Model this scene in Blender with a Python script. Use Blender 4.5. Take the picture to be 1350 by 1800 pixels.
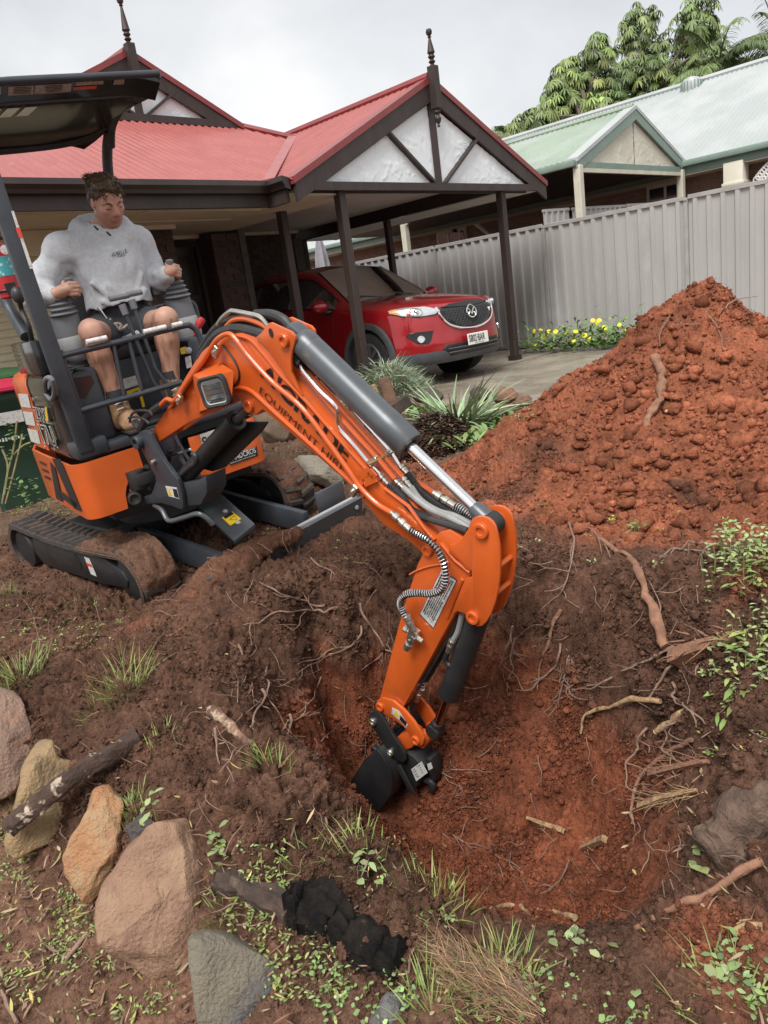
import bpy, bmesh, math, random
import numpy as np
from mathutils import Vector, Matrix
random.seed(7); rng = np.random.default_rng(7)
for o in list(bpy.data.objects): bpy.data.objects.remove(o)
S = bpy.context.scene; COL = S.collection
A = np.array
# ------------------------------------------------------------------ camera
F = 1305.0
RC = A([[0.68833185, 0.28669472, -0.6663373], [-0.71245398, 0.09444941, -0.69533347], [-0.13641326, 0.95335484, 0.26926933]])
CAM = A([0, 0, 1.0])
cd = bpy.data.cameras.new('camera'); cam = bpy.data.objects.new('camera', cd); COL.objects.link(cam)
cd.sensor_fit = 'VERTICAL'; cd.sensor_height = 36; cd.sensor_width = 27; cd.lens = F / 1800 * 36
cd.clip_start = 0.02; cd.clip_end = 3000
m4 = Matrix.Identity(4)
for i in range(3):
    for j in range(3): m4[i][j] = RC[i, j]
    m4[i][3] = CAM[i]
cam.matrix_world = m4; S.camera = cam
# ------------------------------------------------------------------ sky and sun
SUN_EL, SUN_AZ = math.radians(56), math.radians(204)
w = bpy.data.worlds.new('World'); S.world = w; w.use_nodes = True
nt = w.node_tree; N = nt.nodes; Lk = nt.links; N.clear()
wo = N.new('ShaderNodeOutputWorld'); mixs = N.new('ShaderNodeMixShader')
b1 = N.new('ShaderNodeBackground'); b2 = N.new('ShaderNodeBackground')
sky = N.new('ShaderNodeTexSky'); sky.sky_type = 'NISHITA'; sky.sun_disc = False
sky.sun_elevation = SUN_EL; sky.sun_rotation = math.pi / 2 - SUN_AZ
sky.air_density = 1.0; sky.dust_density = 3.0
Lk.new(sky.outputs[0], b1.inputs[0]); b1.inputs[1].default_value = 0.10
tc = N.new('ShaderNodeTexCoord'); mp = N.new('ShaderNodeMapping'); mp.inputs['Scale'].default_value = (1.0, 1.0, 1.7)
mp.inputs['Location'].default_value = (2.35, 0.62, 0.4)
Lk.new(tc.outputs['Generated'], mp.inputs[0])
n1 = N.new('ShaderNodeTexNoise'); n1.inputs['Scale'].default_value = 2.3; n1.inputs['Detail'].default_value = 7; n1.inputs['Roughness'].default_value = 0.52
n1.inputs['Distortion'].default_value = 0.35
Lk.new(mp.outputs[0], n1.inputs['Vector'])
cr = N.new('ShaderNodeValToRGB'); cr.color_ramp.elements[0].position = 0.30; cr.color_ramp.elements[1].position = 0.66
cr.color_ramp.elements[0].color = (0.58, 0.59, 0.605, 1); cr.color_ramp.elements[1].color = (0.90, 0.895, 0.88, 1)
e = cr.color_ramp.elements.new(0.48); e.color = (0.71, 0.715, 0.72, 1)
Lk.new(n1.outputs['Fac'], cr.inputs[0]); Lk.new(cr.outputs[0], b2.inputs[0]); b2.inputs[1].default_value = 0.47
mixs.inputs[0].default_value = 0.93
Lk.new(b1.outputs[0], mixs.inputs[1]); Lk.new(b2.outputs[0], mixs.inputs[2]); Lk.new(mixs.outputs[0], wo.inputs[0])
sd = bpy.data.lights.new('sun', 'SUN'); sd.energy = 1.5; sd.angle = math.radians(26); sd.color = (1, 0.975, 0.94)
so = bpy.data.objects.new('sun', sd); COL.objects.link(so); so.location = (-20, -20, 40)
sdir = Vector((math.cos(SUN_AZ) * math.cos(SUN_EL), math.sin(SUN_AZ) * math.cos(SUN_EL), math.sin(SUN_EL)))
so.rotation_euler = sdir.to_track_quat('Z', 'Y').to_euler()
S.view_settings.view_transform = 'Standard'; S.view_settings.look = 'None'; S.view_settings.gamma = 1
S.view_settings.exposure = 1.38; S.view_settings.use_curve_mapping = False
# ------------------------------------------------------------------ measuring helpers: photo pixel (1350x1800) -> point on a plane in the place
def ray(u, v): return RC @ A([(u - 675) / F, -(v - 900) / F, -1.0])
def onz(u, v, z): r = ray(u, v); return CAM + r * ((z - CAM[2]) / r[2])
def onp(u, v, p0, n): r = ray(u, v); return CAM + r * (((A(p0, float) - CAM) @ n) / (r @ n))
def onY(u, v, y): return onp(u, v, (0, y, 0), A([0, 1.0, 0]))
def onX(u, v, x): return onp(u, v, (x, 0, 0), A([1.0, 0, 0]))
def ond(u, v, d): return CAM + ray(u, v) * d
def frame(az, roll=0, pitch=0):
    a, r, p = map(math.radians, (az, roll, pitch))
    f = A([math.cos(a) * math.cos(p), math.sin(a) * math.cos(p), math.sin(p)])
    l0 = A([-math.sin(a), math.cos(a), 0]); u0 = np.cross(f, l0)
    l = l0 * math.cos(r) + u0 * math.sin(r); return f, l, np.cross(f, l)
FH = A([-RC[0, 2], -RC[1, 2], 0]); FH /= np.linalg.norm(FH); RH = A([FH[1], -FH[0], 0])   # ground axes: depth, side
def unit(v): v = A(v, float); return v / (np.linalg.norm(v) + 1e-12)
# ------------------------------------------------------------------ mesh helpers
ZU = A([0, 0, 1.0])
class MB:
    def __init__(s): s.v = []; s.f = []
    def add(s, vs, fs):
        b = len(s.v); s.v += [tuple(map(float, p)) for p in vs]; s.f += [tuple(i + b for i in q) for q in fs]; return s
    def box(s, c, size, ax=None):
        c = A(c, float); ax = ax if ax is not None else np.eye(3); h = A(size, float) / 2
        vs = [c + sx * h[0] * ax[0] + sy * h[1] * ax[1] + sz * h[2] * ax[2] for sz in (-1, 1) for sy in (-1, 1) for sx in (-1, 1)]
        return s.add(vs, [(0, 2, 3, 1), (4, 5, 7, 6), (0, 1, 5, 4), (2, 6, 7, 3), (0, 4, 6, 2), (1, 3, 7, 5)])
    def bar(s, a, b, wx, wy, up=ZU):
        a = A(a, float); b = A(b, float); z = unit(b - a); x = np.cross(up, z)
        if np.linalg.norm(x) < 1e-4: x = np.cross(A([1.0, 0, 0]), z)
        x = unit(x); y = np.cross(z, x); return s.box((a + b) / 2, (wx, wy, np.linalg.norm(b - a)), A([x, y, z]))
    def tube(s, path, r, n=8, cap=True, ring=None):
        P = [A(p, float) for p in path]; m = len(P); R_ = r if hasattr(r, '__len__') else [r] * m
        t = [unit(P[min(i + 1, m - 1)] - P[max(i - 1, 0)]) for i in range(m)]
        x = np.cross(t[0], ZU)
        if np.linalg.norm(x) < 1e-3: x = np.cross(t[0], A([1.0, 0, 0]))
        x = unit(x); vs = []
        for i in range(m):
            x = unit(x - t[i] * (x @ t[i])); y = np.cross(t[i], x)
            for k in range(n):
                a = 2 * math.pi * k / n; rr = R_[i] * (ring[k] if ring is not None else 1)
                vs.append(P[i] + rr * (math.cos(a) * x + math.sin(a) * y))
        fs = [(i * n + k, i * n + (k + 1) % n, (i + 1) * n + (k + 1) % n, (i + 1) * n + k) for i in range(m - 1) for k in range(n)]
        if cap: fs += [tuple(range(n - 1, -1, -1)), tuple((m - 1) * n + k for k in range(n))]
        return s.add(vs, fs)
    def cyl(s, a, b, r, n=16): return s.tube([a, b], r, n)
    def lathe(s, o, axis, prof, n=16):   # prof: (radius, distance along axis)
        o = A(o, float); axis = unit(axis); return s.tube_r([o + axis * d for _, d in prof], [max(q, 1e-4) for q, _ in prof], axis, n)
    def tube_r(s, P, R_, axis, n):
        x = np.cross(axis, A([1.0, 0, 0]))
        if np.linalg.norm(x) < 0.1: x = np.cross(axis, A([0, 1.0, 0]))
        x = unit(x); y = np.cross(axis, x); m = len(P)
        vs = [P[i] + R_[i] * (math.cos(2 * math.pi * k / n) * x + math.sin(2 * math.pi * k / n) * y) for i in range(m) for k in range(n)]
        fs = [(i * n + k, i * n + (k + 1) % n, (i + 1) * n + (k + 1) % n, (i + 1) * n + k) for i in range(m - 1) for k in range(n)]
        fs += [tuple(range(n - 1, -1, -1)), tuple((m - 1) * n + k for k in range(n))]
        return s.add(vs, fs)
    def prism(s, pts, vec):
        pts = [A(p, float) for p in pts]; vec = A(vec, float); n = len(pts)
        return s.add(pts + [p + vec for p in pts], [tuple(range(n - 1, -1, -1)), tuple(range(n, 2 * n))] + [(i, (i + 1) % n, n + (i + 1) % n, n + i) for i in range(n)])
    def grid(s, G, close=False):         # G[i][j] points
        m = len(G); n = len(G[0]); vs = [p for r in G for p in r]; fs = []
        for i in range(m - 1):
            for j in range(n if close else n - 1): fs.append((i * n + j, i * n + (j + 1) % n, (i + 1) * n + (j + 1) % n, (i + 1) * n + j))
        return s.add(vs, fs)
    def ball(s, c, r, ax=None, nu=12, nv=8):
        ax = ax if ax is not None else np.eye(3); r = A(r if hasattr(r, '__len__') else (r, r, r), float); c = A(c, float)
        G = [[c + r[0] * math.sin(t) * math.cos(p) * ax[0] + r[1] * math.sin(t) * math.sin(p) * ax[1] + r[2] * math.cos(t) * ax[2] for p in [2 * math.pi * k / nu for k in range(nu)]] for t in [math.pi * (0.02 + 0.96 * i / nv) for i in range(nv + 1)]]
        b = len(s.v); s.grid(G, True); s.f += [tuple(b + k for k in range(nu - 1, -1, -1)), tuple(b + nv * nu + k for k in range(nu))]; return s
    def build(s, name, mat, parent=None, smooth=35, bevel=0, seg=2, loc=None, sub=0, fix=True):
        o = rawmesh(name, s.v, s.f, mat, parent, loc); me = o.data
        if fix or bevel:
            bm = bmesh.new(); bm.from_mesh(me)
            if fix: bmesh.ops.recalc_face_normals(bm, faces=bm.faces)
            if bevel:
                ed = [e_ for e_ in bm.edges if len(e_.link_faces) == 2 and e_.calc_face_angle(0) > 0.5]
                bmesh.ops.bevel(bm, geom=ed, offset=bevel, segments=seg, profile=0.5, affect='EDGES', clamp_overlap=True)
            bm.to_mesh(me); bm.free()
        if smooth:
            me.polygons.foreach_set('use_smooth', [True] * len(me.polygons)); me.set_sharp_from_angle(angle=math.radians(smooth))
        if sub:
            md = o.modifiers.new('sub', 'SUBSURF'); md.levels = sub; md.render_levels = sub
        return o
BASE = {}                                 # object -> world location its local vertices count from
def rawmesh(name, v, f, mat, parent=None, loc=None):
    b = BASE[parent.name] if parent is not None else (A(loc, float) if loc is not None else A([0, 0, 0.0]))
    me = bpy.data.meshes.new(name); v = np.asarray(v, float) - b
    me.from_pydata(v.tolist(), [], f)
    o = bpy.data.objects.new(name, me); COL.objects.link(o)
    if mat is not None: me.materials.append(mat)
    if parent is not None: o.parent = parent
    else: o.location = b
    BASE[o.name] = b
    return o
def tag(o, label=None, cat=None, group=None, kind=None):
    if label: o['label'] = label
    if cat: o['category'] = cat
    if group: o['group'] = group
    if kind: o['kind'] = kind
    return o
def thing(name, loc, label, cat, group=None):
    o = bpy.data.objects.new(name, None); COL.objects.link(o); o.location = tuple(map(float, loc)); o.empty_display_size = 0.1
    BASE[o.name] = A(loc, float); return tag(o, label, cat, group)
def piece(name, me, parent, loc, rot=None):   # an object that shares mesh data
    o = bpy.data.objects.new(name, me); COL.objects.link(o); b = BASE[parent.name] if parent is not None else 0
    o.location = tuple(A(loc, float) - b)
    if rot is not None: o.rotation_euler = rot
    if parent is not None: o.parent = parent
    BASE[o.name] = A(loc, float); return o
def fastmesh(name, V, Fc, mat, smooth=False, loc=(0, 0, 0), col=None, parent=None):   # numpy arrays, faces all the same size
    me = bpy.data.meshes.new(name); n = len(V); k = Fc.shape[1]; loc = BASE[parent.name] if parent is not None else A(loc, float)
    me.vertices.add(n); me.vertices.foreach_set('co', (np.asarray(V, np.float32) - loc.astype(np.float32)).ravel())
    me.loops.add(Fc.size); me.loops.foreach_set('vertex_index', Fc.astype(np.int32).ravel())
    me.polygons.add(len(Fc)); me.polygons.foreach_set('loop_start', np.arange(0, Fc.size, k, dtype=np.int32))
    if smooth: me.polygons.foreach_set('use_smooth', np.ones(len(Fc), bool))
    me.update(calc_edges=True)
    if col is not None:
        at = me.color_attributes.new('tint', 'FLOAT_COLOR', 'POINT'); c4 = np.ones((n, 4), np.float32); c4[:, :col.shape[1]] = col
        at.data.foreach_set('color', c4.ravel())
    if mat is not None: me.materials.append(mat)
    o = bpy.data.objects.new(name, me); COL.objects.link(o)
    if parent is not None: o.parent = parent
    else: o.location = tuple(loc)
    BASE[o.name] = loc; return o
def smooth_path(P, k=6, closed=False):
    P = [A(p, float) for p in P]; out = []; n = len(P)
    for i in range(n if closed else n - 1):
        p0, p1, p2, p3 = (P[(i - 1) % n], P[i], P[(i + 1) % n], P[(i + 2) % n]) if closed else (P[max(i - 1, 0)], P[i], P[i + 1], P[min(i + 2, n - 1)])
        for j in range(k):
            t = j / k; out.append(0.5 * ((2 * p1) + (-p0 + p2) * t + (2 * p0 - 5 * p1 + 4 * p2 - p3) * t * t + (-p0 + 3 * p1 - 3 * p2 + p3) * t ** 3))
    if not closed: out.append(P[-1])
    return out
def text_mesh(name, body, mat, parent, o, x, y, height, depth=0.0012, stretch=1.0, align='LEFT', bold=0.0, shear=0.0, space=1.0):
    cu = bpy.data.curves.new('t', 'FONT'); cu.body = body; cu.size = 1; cu.extrude = 0; cu.align_x = align; cu.offset = bold; cu.shear = shear; cu.space_character = space
    to = bpy.data.objects.new('t', cu); COL.objects.link(to); bpy.context.view_layer.update()
    me = bpy.data.meshes.new_from_object(to.evaluated_get(bpy.context.evaluated_depsgraph_get())); bpy.data.objects.remove(to)
    x = unit(x); y = A(y, float); y = unit(y - x * (x @ y)); z = np.cross(x, y); h = height / 0.72
    vs = [A(o) + x * v.co.x * h * stretch + y * v.co.y * h + z * depth for v in me.vertices]; fs = [tuple(p.vertices) for p in me.polygons]
    bpy.data.meshes.remove(me)
    ob = rawmesh(name, vs, fs, mat, parent); return ob
# ------------------------------------------------------------------ numpy noise
def h3(ix, iy, iz, s):
    with np.errstate(over='ignore'):
        h = ix.astype(np.uint32) * np.uint32(374761393) + iy.astype(np.uint32) * np.uint32(668265263) + iz.astype(np.uint32) * np.uint32(2147483647) + np.uint32(s * 974711 + 12345)
        h = (h ^ (h >> np.uint32(13))) * np.uint32(1274126177); h = (h ^ (h >> np.uint32(16))) * np.uint32(2246822519); h ^= h >> np.uint32(15)
    return h.astype(np.float64) / 4294967295.0
def vnoise(p, s=0):
    i = np.floor(p).astype(np.int64); f = p - i; f = f * f * (3 - 2 * f); r = 0
    for dx in (0, 1):
        for dy in (0, 1):
            for dz in (0, 1):
                r = r + h3(i[:, 0] + dx, i[:, 1] + dy, i[:, 2] + dz, s) * (f[:, 0] if dx else 1 - f[:, 0]) * (f[:, 1] if dy else 1 - f[:, 1]) * (f[:, 2] if dz else 1 - f[:, 2])
    return r * 2 - 1
def fbm(p, oct=4, gain=0.5, s=0):
    r = 0; a = 1
    for k in range(oct): r = r + a * vnoise(p * (2.03 ** k) + 17.3 * k, s + k); a *= gain
    return r
def worley(p, s=0):
    i = np.floor(p).astype(np.int64); d = np.full(len(p), 9.0)
    for dx in (-1, 0, 1):
        for dy in (-1, 0, 1):
            for dz in (-1, 0, 1):
                a, b, c = i[:, 0] + dx, i[:, 1] + dy, i[:, 2] + dz
                q = (a + h3(a, b, c, s) - p[:, 0]) ** 2 + (b + h3(a, b, c, s + 1) - p[:, 1]) ** 2 + (c + h3(a, b, c, s + 2) - p[:, 2]) ** 2
                d = np.minimum(d, q)
    return np.sqrt(d)
# ------------------------------------------------------------------ materials
def mat(name, c, rough=0.5, c2=None, ns=8.0, lo=0.35, hi=0.65, metal=0.0, bump=0.0, bs=40.0, coat=0.0, spec=0.5, det=5.0, c3=None, c3s=2.0, c3lo=0.55, c3hi=0.7, trans=0.0, r2=None, stretch=None, sss=0, attr=None, bdist=0.02, rough_n=0.0):
    m = bpy.data.materials.new(name); m.use_nodes = True; n = m.node_tree.nodes; l = m.node_tree.links; b = n['Principled BSDF']
    b.inputs['Base Color'].default_value = (*c, 1); b.inputs['Roughness'].default_value = rough; b.inputs['Metallic'].default_value = metal
    b.inputs['Specular IOR Level'].default_value = spec; b.inputs['Coat Weight'].default_value = coat; b.inputs['Coat Roughness'].default_value = 0.08
    if sss: b.inputs['Subsurface Weight'].default_value = sss; b.inputs['Subsurface Radius'].default_value = (0.012, 0.005, 0.003); b.inputs['Subsurface Scale'].default_value = 1
    if trans: b.inputs['Transmission Weight'].default_value = trans
    t = n.new('ShaderNodeTexCoord'); vec = t.outputs['Object']
    if stretch:
        mpn = n.new('ShaderNodeMapping'); mpn.inputs['Scale'].default_value = stretch; l.new(vec, mpn.inputs[0]); vec = mpn.outputs[0]
    def noise(s, d=det):
        q = n.new('ShaderNodeTexNoise'); q.inputs['Scale'].default_value = s; q.inputs['Detail'].default_value = d; q.inputs['Roughness'].default_value = 0.6; l.new(vec, q.inputs['Vector']); return q.outputs['Fac']
    def ramp(src, a, z):
        q = n.new('ShaderNodeMapRange'); q.inputs[1].default_value = a; q.inputs[2].default_value = z; q.interpolation_type = 'SMOOTHSTEP'; l.new(src, q.inputs[0]); return q.outputs[0]
    def mix(fac, a, z):
        q = n.new('ShaderNodeMix'); q.data_type = 'RGBA'
        l.new(fac, q.inputs[0])
        for k, x in ((6, a), (7, z)):
            if isinstance(x, tuple): q.inputs[k].default_value = (*x, 1)
            else: l.new(x, q.inputs[k])
        return q.outputs[2]
    col = None
    if attr:
        q = n.new('ShaderNodeAttribute'); q.attribute_name = attr; col = q.outputs['Color']
    if c2 is not None: col = mix(ramp(noise(ns), lo, hi), col if col is not None else c, c2)
    if c3 is not None: col = mix(ramp(noise(c3s), c3lo, c3hi), col if col is not None else c, c3)
    if col is not None: l.new(col, b.inputs['Base Color'])
    if rough_n:
        q = n.new('ShaderNodeMapRange'); q.inputs[1].default_value = 0.3; q.inputs[2].default_value = 0.7; q.inputs[3].default_value = max(rough - rough_n, 0.02); q.inputs[4].default_value = min(rough + rough_n, 1)
        l.new(noise(ns * 1.7), q.inputs[0]); l.new(q.outputs[0], b.inputs['Roughness'])
    if bump:
        q = n.new('ShaderNodeBump'); q.inputs['Strength'].default_value = bump; q.inputs['Distance'].default_value = bdist; l.new(noise(bs, 6), q.inputs['Height']); l.new(q.outputs[0], b.inputs['Normal'])
    m['nodes'] = 1
    return m
# ------------------------------------------------------------------ shared materials
M = {}
M['roofred'] = mat('roofred', (0.36, 0.105, 0.095), 0.34, (0.32, 0.09, 0.082), 3, bump=0.03, bs=30, c3=(0.42, 0.15, 0.135), c3s=9, c3lo=0.62, c3hi=0.8, rough_n=0.08)
M['bargered'] = mat('bargered', (0.24, 0.04, 0.038), 0.35, (0.2, 0.035, 0.033), 5)
M['timber'] = mat('timber', (0.046, 0.030, 0.026), 0.55, (0.032, 0.021, 0.018), 6, bump=0.25, bs=30, stretch=(1, 1, 0.15), c3=(0.09, 0.065, 0.055), c3s=3, c3lo=0.66, c3hi=0.85)
M['gutter'] = mat('gutter', (0.026, 0.017, 0.015), 0.35, (0.036, 0.024, 0.021), 4)
M['stucco'] = mat('stucco', (0.80, 0.83, 0.86), 0.7, (0.76, 0.79, 0.82), 3, c3=(0.68, 0.68, 0.66), c3s=5, c3lo=0.68, c3hi=0.9)
M['stuccocream'] = mat('stuccocream', (0.66, 0.63, 0.53), 0.75, (0.6, 0.57, 0.47), 3, c3=(0.42, 0.40, 0.33), c3s=6, c3lo=0.62, c3hi=0.85)
M['soffit'] = mat('soffit', (0.60, 0.54, 0.44), 0.7, (0.55, 0.49, 0.39), 2)
M['ceiling'] = mat('ceiling', (0.62, 0.58, 0.53), 0.75, (0.55, 0.51, 0.47), 2)
M['creamdoor'] = mat('creamdoor', (0.62, 0.56, 0.40), 0.5, (0.56, 0.5, 0.35), 2, c3=(0.45, 0.40, 0.28), c3s=4, c3lo=0.65, c3hi=0.85)
M['brickdark'] = [mat('brickdark%d' % i, c, 0.8, c2, 14, bump=0.5, bs=90) for i, (c, c2) in enumerate([((0.075, 0.042, 0.034), (0.05, 0.03, 0.026)), ((0.095, 0.048, 0.036), (0.06, 0.034, 0.028)), ((0.055, 0.036, 0.032), (0.04, 0.026, 0.024))])]
M['mortar'] = mat('mortar', (0.10, 0.085, 0.075), 0.9, (0.075, 0.062, 0.056), 10, bump=0.4)
M['doorbrown'] = mat('doorbrown', (0.03, 0.02, 0.017), 0.45)
M['concrete'] = mat('concrete', (0.33, 0.29, 0.23), 0.30, (0.24, 0.205, 0.16), 1.2, bump=0.15, bs=60, c3=(0.17, 0.13, 0.10), c3s=0.7, c3lo=0.5, c3hi=0.72, rough_n=0.2)
M['fence'] = mat('fence', (0.40, 0.385, 0.375), 0.42, (0.36, 0.345, 0.335), 1.6, c3=(0.46, 0.45, 0.45), c3s=2.2, c3lo=0.55, c3hi=0.8, rough_n=0.06, stretch=(1, 1, 0.4))
M['fencepost'] = mat('fencepost', (0.36, 0.345, 0.33), 0.45, (0.31, 0.29, 0.275), 5)
M['roofgreen'] = mat('roofgreen', (0.29, 0.36, 0.28), 0.42, (0.25, 0.31, 0.245), 1.3, c3=(0.34, 0.38, 0.345), c3s=0.9, c3lo=0.5, c3hi=0.7)
M['roofpale'] = mat('roofpale', (0.43, 0.455, 0.45), 0.38, (0.36, 0.39, 0.38), 1.1, c3=(0.30, 0.37, 0.315), c3s=0.7, c3lo=0.55, c3hi=0.75)
M['trimgreen'] = mat('trimgreen', (0.20, 0.27, 0.23), 0.45, (0.17, 0.235, 0.2), 4)
M['creampost'] = mat('creampost', (0.62, 0.59, 0.48), 0.5, (0.54, 0.51, 0.41), 5)
M['brickpale'] = [mat('brickpale%d' % i, c, 0.85, c2, 10, bump=0.3, bs=70) for i, (c, c2) in enumerate([((0.30, 0.19, 0.14), (0.25, 0.16, 0.125)), ((0.26, 0.175, 0.14), (0.22, 0.15, 0.12)), ((0.33, 0.215, 0.16), (0.27, 0.18, 0.135))])]
M['mortarpale'] = mat('mortarpale', (0.34, 0.29, 0.24), 0.9)
M['darkglass'] = mat('darkglass', (0.012, 0.014, 0.016), 0.06, spec=0.7)
M['white'] = mat('white', (0.72, 0.71, 0.68), 0.5)
M['cloth_grey'] = mat('cloth_grey', (0.30, 0.29, 0.32), 0.85, (0.24, 0.235, 0.26), 6)
# ------------------------------------------------------------------ roofs
def roof_strip(name, us, low, high, fn, nrm, m, parent, pitch=0.105, amp=0.009, thick=True):
    nrm = unit(nrm); V = []; Fc = []; k = 0
    for u in us:
        a, b = low(u), high(u)
        if b - a < 1e-3: b = a + 1e-3
        ph = (u / pitch) % 1.0; q = amp * (1 if ph < 0.25 else (-1 if 0.45 < ph < 0.8 else (1 - (ph - 0.25) / 0.1 if ph < 0.45 else -1 + (ph - 0.8) / 0.1)))
        V += [fn(u, a) + nrm * q, fn(u, b) + nrm * q]
        if k: Fc.append((2 * k - 2, 2 * k, 2 * k + 1, 2 * k - 1))
        k += 1
    me = rawmesh(name, V, Fc, m, parent)
    return me
def arange(a, b, st=0.105 / 8): return np.arange(a, b + st, st)
# ------------------------------------------------------------------ bricks
BRK = {}
def brick_mesh(key, size, mats):
    if key not in BRK:
        bm = bmesh.new(); bmesh.ops.create_cube(bm, size=1); bmesh.ops.scale(bm, vec=size, verts=bm.verts)
        bmesh.ops.bevel(bm, geom=bm.edges[:], offset=0.004, segments=1, affect='EDGES'); L_ = []
        for mt in mats:
            me = bpy.data.meshes.new('brick'); bm.to_mesh(me); me.materials.append(mt); L_.append(me)
        bm.free(); BRK[key] = L_
    return BRK[key]
def brick_wall(parent, p0, dirx, width, z0, z1, nrm, mats, mort, limit=300, near=None, thick=0.11, stuffname='brick_courses', zvis=0, wall='wall', ends=True):
    dirx = unit(dirx); nrm = unit(nrm); p0 = A(p0, float)
    mb = MB(); c = p0 + dirx * width / 2 - nrm * (thick / 2 + 0.004); c = A([c[0], c[1], (z0 + z1) / 2]); mb.box(c, (width - 0.012, thick - 0.02, z1 - z0), A([dirx, nrm, ZU])); wl = mb.build(wall, mort, parent, smooth=0)
    ang = math.atan2(dirx[1], dirx[0]); big = brick_mesh('b%s' % id(mats), (0.23, 0.10, 0.076), mats); rows = int((z1 - z0) / 0.086); spots = []
    for r in range(rows):
        z = z1 - 0.043 - r * 0.086; x = -0.12 * (r % 2)
        while x < width - 0.02:
            a, b = max(x, 0), min(x + 0.23, width)
            if b - a > 0.05: spots.append(((a + b) / 2, z, (b - a) / 0.23, r))
            x += 0.24
    spots.sort(key=lambda q: (q[1] < zvis, -q[1])); rest = MB()
    for i, (x, z, sc, r) in enumerate(spots):
        pos = p0 + dirx * x - nrm * (0.05 - random.uniform(-0.003, 0.004)); pos = A([pos[0], pos[1], z])
        if i < limit:
            o = piece('brick', random.choice(big), parent, pos, (0, 0, ang + random.uniform(-.006, .006))); o.scale = (sc, 1, 1)
        else: rest.box(pos, (0.23 * sc, 0.10, 0.076), A([dirx, nrm, ZU]))
    if rest.v: o = rest.build(stuffname, mats[0], parent, smooth=0, fix=False); o['kind'] = 'stuff'
    return wl
# ------------------------------------------------------------------ house with the red roof
TP = 0.5
EY, EZ = 6.57, 2.35
house = thing('brick_house', (5.4, 9, -0.06), 'dark brick house with a red corrugated hip roof and spired gable vent', 'house')
GX = 5.41
roof_strip('roof', arange(1.5, 9.3), lambda u: EY - 0.03, lambda u: min(8.97, EY + (u - 1.5), EY + (9.3 - u)), lambda u, y: A([u, y, EZ + (y - EY) * TP]), (0, -TP, 1), M['roofred'], house)
RZ = EZ + (GX - 1.5) * TP
for s_ in (-1, 1):
    xe = 1.5 if s_ < 0 else 9.3
    roof_strip('roof', arange(EY, 20), lambda y: 0, lambda y: (min(3.9, y - EY) if y < 8.97 else 3.9), lambda y, t, xe=xe, s_=s_: A([xe - s_ * t, y, EZ + t * TP]), (s_ * TP, 0, 1), M['roofred'], house)
for s_ in (-1, 1):   # hip and ridge caps
    xe = 1.5 if s_ < 0 else 9.3
    MB().tube([(xe, EY, EZ + .02), (xe - s_ * 2.36, EY + 2.36, EZ + 1.2)], 0.05, 6).build('hip_cap', M['bargered'], house)
MB().tube([(GX, 8.93, RZ - .02), (GX, 20, RZ - .02)], 0.07, 6).build('ridge_cap', M['bargered'], house)
# dutch gable
def gable(parent, y, ax, az, lx, lz, rx, rz, barge, deep, stm, zbase, kx, strut, beam=True, tie=0.085, capm='bargered', tm='timber', overlap=0.14, parts=True, over_z=0):
    """triangle facing -Y: apex (ax,az), feet (lx,lz),(rx,rz); returns nothing"""
    for (fx, fz) in ((lx, lz), (rx, rz)):
        a = A([ax, y, az]); b = A([fx, y, fz]); d = unit(b - a); nn = A([d[2], 0, -d[0]]); nn = nn if nn[2] < 0 else -nn
        top = a + A([0, -0.03, 0]); s = 1 if fx > ax else -1
        drop = barge / abs(d[0])
        MB().prism([a + A([0, -.02, 0]), b + A([0, -.02, 0]), b + A([0, -.02, -drop * 0.92]), a + A([0, -.02, -drop])], (0, -0.035 + 0.002 * s, 0)).build('bargeboard', M[tm], parent, smooth=0)
        MB().prism([a + A([0, -.07, .035]), b + A([s * .02, -.07, .035]), b + A([s * .02, -.07, -.035]), a + A([0, -.07, -.035])], (0, 0.17 + 0.003 * s, 0)).build('barge_cap', M[capm], parent, smooth=0)
    MB().box(((lx + rx) / 2, y - .035, zbase + tie / 2), (rx - lx - 0.5, 0.05, tie)).build('tie_beam', M[tm], parent, smooth=0)
def stucco_panel(name, tri, y, m, parent, res=0.016, amp=0.008, seed=0):
    """triangular panel with trowel swirls as relief; tri = list of (x,z) convex"""
    xs = [p[0] for p in tri]; zs = [p[1] for p in tri]; T = A(tri)
    nx = int((max(xs) - min(xs)) / res) + 2; rows = []
    bot = lambda x: min(seg_z(T, x)); top = lambda x: max(seg_z(T, x))
    G = []
    for i in range(nx):
        x = min(max(min(xs) + i * res, min(xs) + 1e-4), max(xs) - 1e-4); a, b = bot(x), top(x); G.append([(x, a + (b - a) * j / 26) for j in range(27)])
    P = A(G).reshape(-1, 2); Q = np.column_stack([P[:, 0], P[:, 1], np.zeros(len(P))]) * 3.2
    wv = fbm(Q * 1.3, 3, 0.5, seed + 5) * 1.5; r = 1 - np.abs(fbm(Q + np.column_stack([wv, -wv, wv]), 2, 0.5, seed + 9)) * 5
    d = np.clip(r, 0, 1) * amp + fbm(Q * 8, 2, 0.5, seed) * 0.0012
    V = np.column_stack([P[:, 0], y - d, P[:, 1]]); mb = MB(); mb.grid(V.reshape(nx, 27, 3)); return mb.build(name, m, parent, smooth=80, fix=False)
def seg_z(T, x):
    r = []
    for i in range(len(T)):
        a, b = T[i], T[(i + 1) % len(T)]
        if (a[0] - x) * (b[0] - x) <= 0 and abs(a[0] - b[0]) > 1e-9: r.append(a[1] + (b[1] - a[1]) * (x - a[0]) / (b[0] - a[0]))
    return r or [T[0][1]]
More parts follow.
